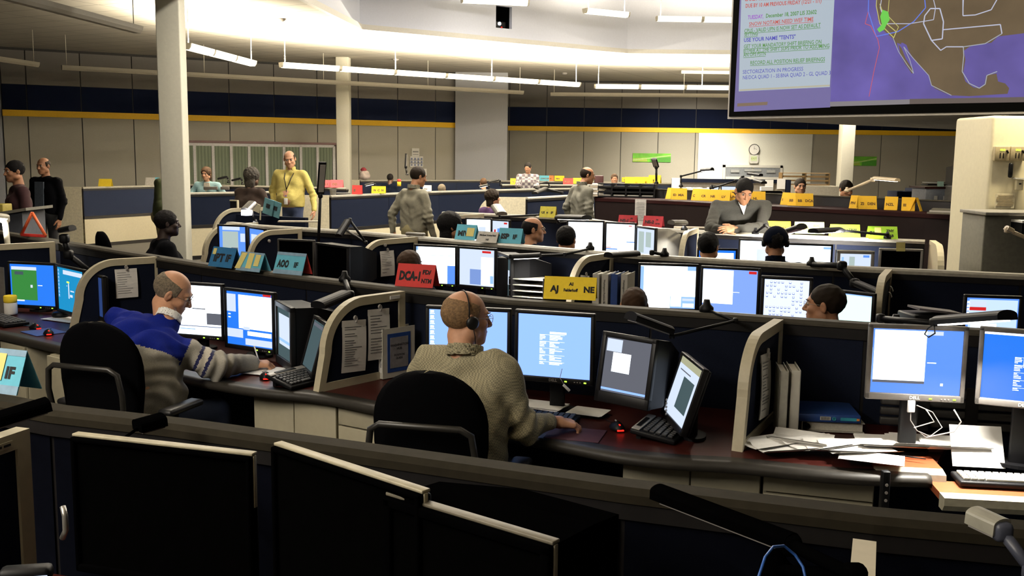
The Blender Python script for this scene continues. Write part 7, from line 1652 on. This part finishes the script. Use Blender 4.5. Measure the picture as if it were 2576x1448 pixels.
# man leaning on the third row partition
rl, zl = (2.36, 10.60), PI + .0
PL = joints(STAND, **wl(rl, zl, pel=(2.36, 10.75, .95), chest=aty(1862, 545, 10.55), neck=aty(1868, 507, 10.40), head=aty(1872, 481, 10.30), shR=aty(1802, 520, 10.42), shL=aty(1925, 518, 10.42), elR=aty(1788, 575, 10.15), elL=aty(1916, 572, 10.12), wrR=aty(1822, 578, 9.98), wrL=aty(1850, 576, 9.95), knR=(2.25, 10.8, .5), knL=(2.5, 10.85, .5), anR=(2.2, 10.9, .09), anL=(2.5, 10.95, .09)))
person('person in a dark grey shirt over a white tee leaning on the partition, hands folded', rl, zl, PL, M_dgrey2, M_dpants, hair=M_hblack, hstyle='short', skin=M_skin2, headrot=(4, -26, -3), fat=1.15, q=.012, qh=.0055, hs=1.06, hands={'R': (wd(zl, (.95, -.2, -.05)), wd(zl, (0, .8, -.5)), .55), 'L': (wd(zl, (-.95, -.2, 0)), wd(zl, (0, .8, -.5)), .5)}, collar=M_dgrey2, fold=.007, seed=12)
t = [o for o in bpy.data.objects if o.name.startswith('person') and o.parent is None][-1]
a = wl(rl, zl, a=aty(1858, 508, 10.30), b=aty(1880, 508, 10.30), c=aty(1871, 540, 10.36)); mb = MB(); c3 = [Vector(a[k]) for k in 'abc']; mb.poly([c3[0], c3[1], c3[2]]); mb.poly([v + Vector((0, -.03, 0)) for v in c3]); 
for i in range(3): mb.poly([c3[i], c3[(i + 1) % 3], c3[(i + 1) % 3] + Vector((0, -.03, 0)), c3[i] + Vector((0, -.03, 0))])
mb.build('undershirt', M_paper, t)
# --- seated people: crown at (u, v)
def seated(label, u, v, Y, rz, shirt, **k):
    p = aty(u, v, Y); ov = k.pop('ov', {}); J = joints(SIT, **ov); dz = p.z - (J['head'][2] + .12); J = {a: (b + np.array((0, 0, dz if not a.startswith(('kn', 'an')) else 0))) for a, b in J.items()}
    hx, hy = J['head'][0], J['head'][1]; c, s = math.cos(rz), math.sin(rz)
    return person(label, (p.x - (hx * c - hy * s), Y - (hx * s + hy * c)), rz, J, shirt, pants=k.pop('pants', M_dpants), q=k.pop('q', .018), qh=k.pop('qh', .006), **k)
SH = {'R': ((0, 1, -.1), (0, 0, -1), .5), 'L': ((0, 1, -.1), (0, 0, -1), .5)}
td, _ = seated('black silhouetted person with a headset seated left of the nearest column', 420, 530, 9.3, -1.0, M_jack, hair=M_hblack, hstyle='full', skin=mat('skin_silhouette', (.03, .015, .01), .6), hands=SH, qhand=.008, q=.014, fat=1.3, headrot=(-8, 0, 0))  # skin colour darkened so the figure stays a silhouette
seated('person with dark hair seen above the red tent', 1032, 630, 7.7, -.3, M_navyshirt, hair=M_hbrown, hstyle='short', headrot=(-20, 0, 0), skin=M_skin2)
seated('person with short brown hair, head just above the near partition left of the wide monitor', 1596, 722, 6.1, .0, M_navyshirt, hair=M_hbrown, hstyle='crop', headrot=(0, 0, 0), skin=M_skin2, qh=.0045)
seated('person with cropped hair and glasses facing left above the near partition', 2078, 716, 5.65, .9, M_navyshirt, hair=M_hdark, hstyle='crop', headrot=(10, 0, 0), skin=M_skin2, glasses=True, qh=.0045, hs=1.03)
seated('balding person with glasses in profile right of the tent lettered ISP', 1342, 548, 10.0, -.7, M_navyshirt, hair=M_hblack, hstyle='bald', headrot=(-45, 0, 0), skin=M_skin2, glasses=True, qh=.005, hs=1.06)
seated('person with short black hair in front of the bright third row monitor', 1426, 569, 8.9, -.3, M_navyshirt, hair=M_hblack, hstyle='full', headrot=(-10, 0, 0), skin=M_skin2, qh=.005)
seated('person with black hair left of the blue glowing monitor', 1784, 585, 8.3, -.3, M_jack, hair=M_hblack, hstyle='full', headrot=(-15, 0, 0), skin=M_skin2, glasses=True, qh=.005)
tc_, HMc = seated('person in a dark cap and headset in front of the glaring monitors', 1952, 574, 8.0, -.1, M_navyshirt, hair=M_hblack, hstyle='crop', headrot=(0, 0, 0), skin=M_skin2, collar=M_navyshirt, qh=.005, q=.012, fat=1.12)
mb = MB(); mb.lathe([(.094, -.002), (.096, .03), (.088, .07), (.06, .105), (.02, .122), (.001, .124)], M_navyshirt, n=24, M=HMc @ Matrix.Translation((0, -.014, .012))); mb.prism([(-.07, .07), (-.05, .14), (0, .16), (.05, .14), (.07, .07)], .006, M_navyshirt, plane='XY', off=.02, M=HMc); mb.build('cap', None, tc_)
mb = MB(); mb.tube([HMc @ Vector((.10 * math.cos(a), -.01, .03 + .108 * math.sin(a))) for a in [i * PI / 14 for i in range(15)]], .006, M_silver, 6)
for s in (-1, 1): mb.lathe([(.03, 0), (.03, .02), (.02, .026)], M_black, n=12, M=HMc @ Matrix.Translation((s * .082, -.01, .0)) @ Matrix.Rotation(s * PI / 2, 4, 'Y'))
mb.build('headset', None, tc_)
seated('dark haired person turned away inside the curved divider below the walking man', 1135, 540, 10.2, -.9, M_jack, hair=M_hblack, hstyle='long', headrot=(-20, 0, 0), skin=M_skin2, qh=.007, hs=1.15)
seated('person with dark curly hair behind the cream end panel of the far partition', 1240, 478, 15.4, -.9, mat('blouse_purple', (.06, .02, .09), .9), hair=M_hdark, hstyle='curly', headrot=(-20, 0, 0), skin=M_skin, qh=.008)
tw, _ = seated('smiling woman in a light blue cardigan behind the grey capped partition', 518, 421, 19.3, PI - .05, M_lblue, hair=M_hbrown, hstyle='long', headrot=(-6, -8, 0), skin=M_skin, qh=.007, ov=dict(shR=(.20, .05, 1.0), shL=(-.2, .05, 1.0), elR=(.33, .05, .82), elL=(-.33, .05, .82)), q=.018)
mb = MB(); z = tw.children[0] if tw.children else None
p = aty(518, 462, 19.2); a = wl((tw.location.x, tw.location.y), PI - .05, p=tuple(p))['p']; mb.prism([(a[0] - .05, a[2] + .02), (a[0] + .05, a[2] + .02), (a[0] + .075, a[2] - .2), (a[0] - .075, a[2] - .2)], .03, mat('blouse_cream', (.5, .45, .36), .9), off=.135); mb.build('blouse_front', None, tw)
seated('woman with greying hair in a dark brown sweater, back turned, below the window', 634, 423, 13.7, -.45, M_brown, hair=mat('hair_salt', (.035, .028, .02), .8, var=.5, scale=60), hstyle='curly', headrot=(-5, -3, 0), skin=M_skin3, qh=.007, fat=1.25, hs=1.0, q=.016)
seated('man in a plaid shirt and glasses behind the far blue tents', 1328, 409, 24.6, PI, weave('plaid_shirt', (.5, .47, .45), (.13, .11, .13), .07), hair=M_hblack, hstyle='short', headrot=(-15, -15, 0), skin=M_skin, qh=.010, q=.025, glasses=False, hs=1.0, ov=dict(shR=(.22, .05, 1.0), shL=(-.22, .05, 1.0)))
seated('dark haired head above the farthest partition left of the walking man', 982, 437, 26.5, -.3, M_navyshirt, hair=M_hblack, hstyle='short', skin=M_skin3, qh=.012, q=.03)
seated('light brown haired head above the far partition by the pale pier', 1216, 448, 24.5, .3, M_navyshirt, hair=M_hbrown, hstyle='short', skin=M_skin, qh=.012, q=.03)
seated('grey-brown haired head low behind the long far partition', 1112, 463, 21.8, -.3, M_navyshirt, hair=M_hgrey, hstyle='short', skin=M_skin2, qh=.012, q=.03)
seated('face partly hidden behind the yellow tent over the black trays', 1546, 437, 23.5, PI, M_navyshirt, hair=M_hbrown, hstyle='short', skin=M_skin, qh=.010, q=.03)
seated('man with short dark hair facing the camera behind the counter', 2014, 450, 15.6, PI, M_dgrey2, hair=M_hdark, hstyle='short', headrot=(0, 0, 0), skin=M_skin, qh=.006, q=.02, hs=1.05)
seated('person with brown hair bowed behind the counter, under the pale lamp', 2130, 456, 14.6, PI + .2, M_dgrey2, hair=M_hdark, hstyle='full', headrot=(0, -15, 0), skin=M_skin2, qh=.007, q=.02, hs=1.08)
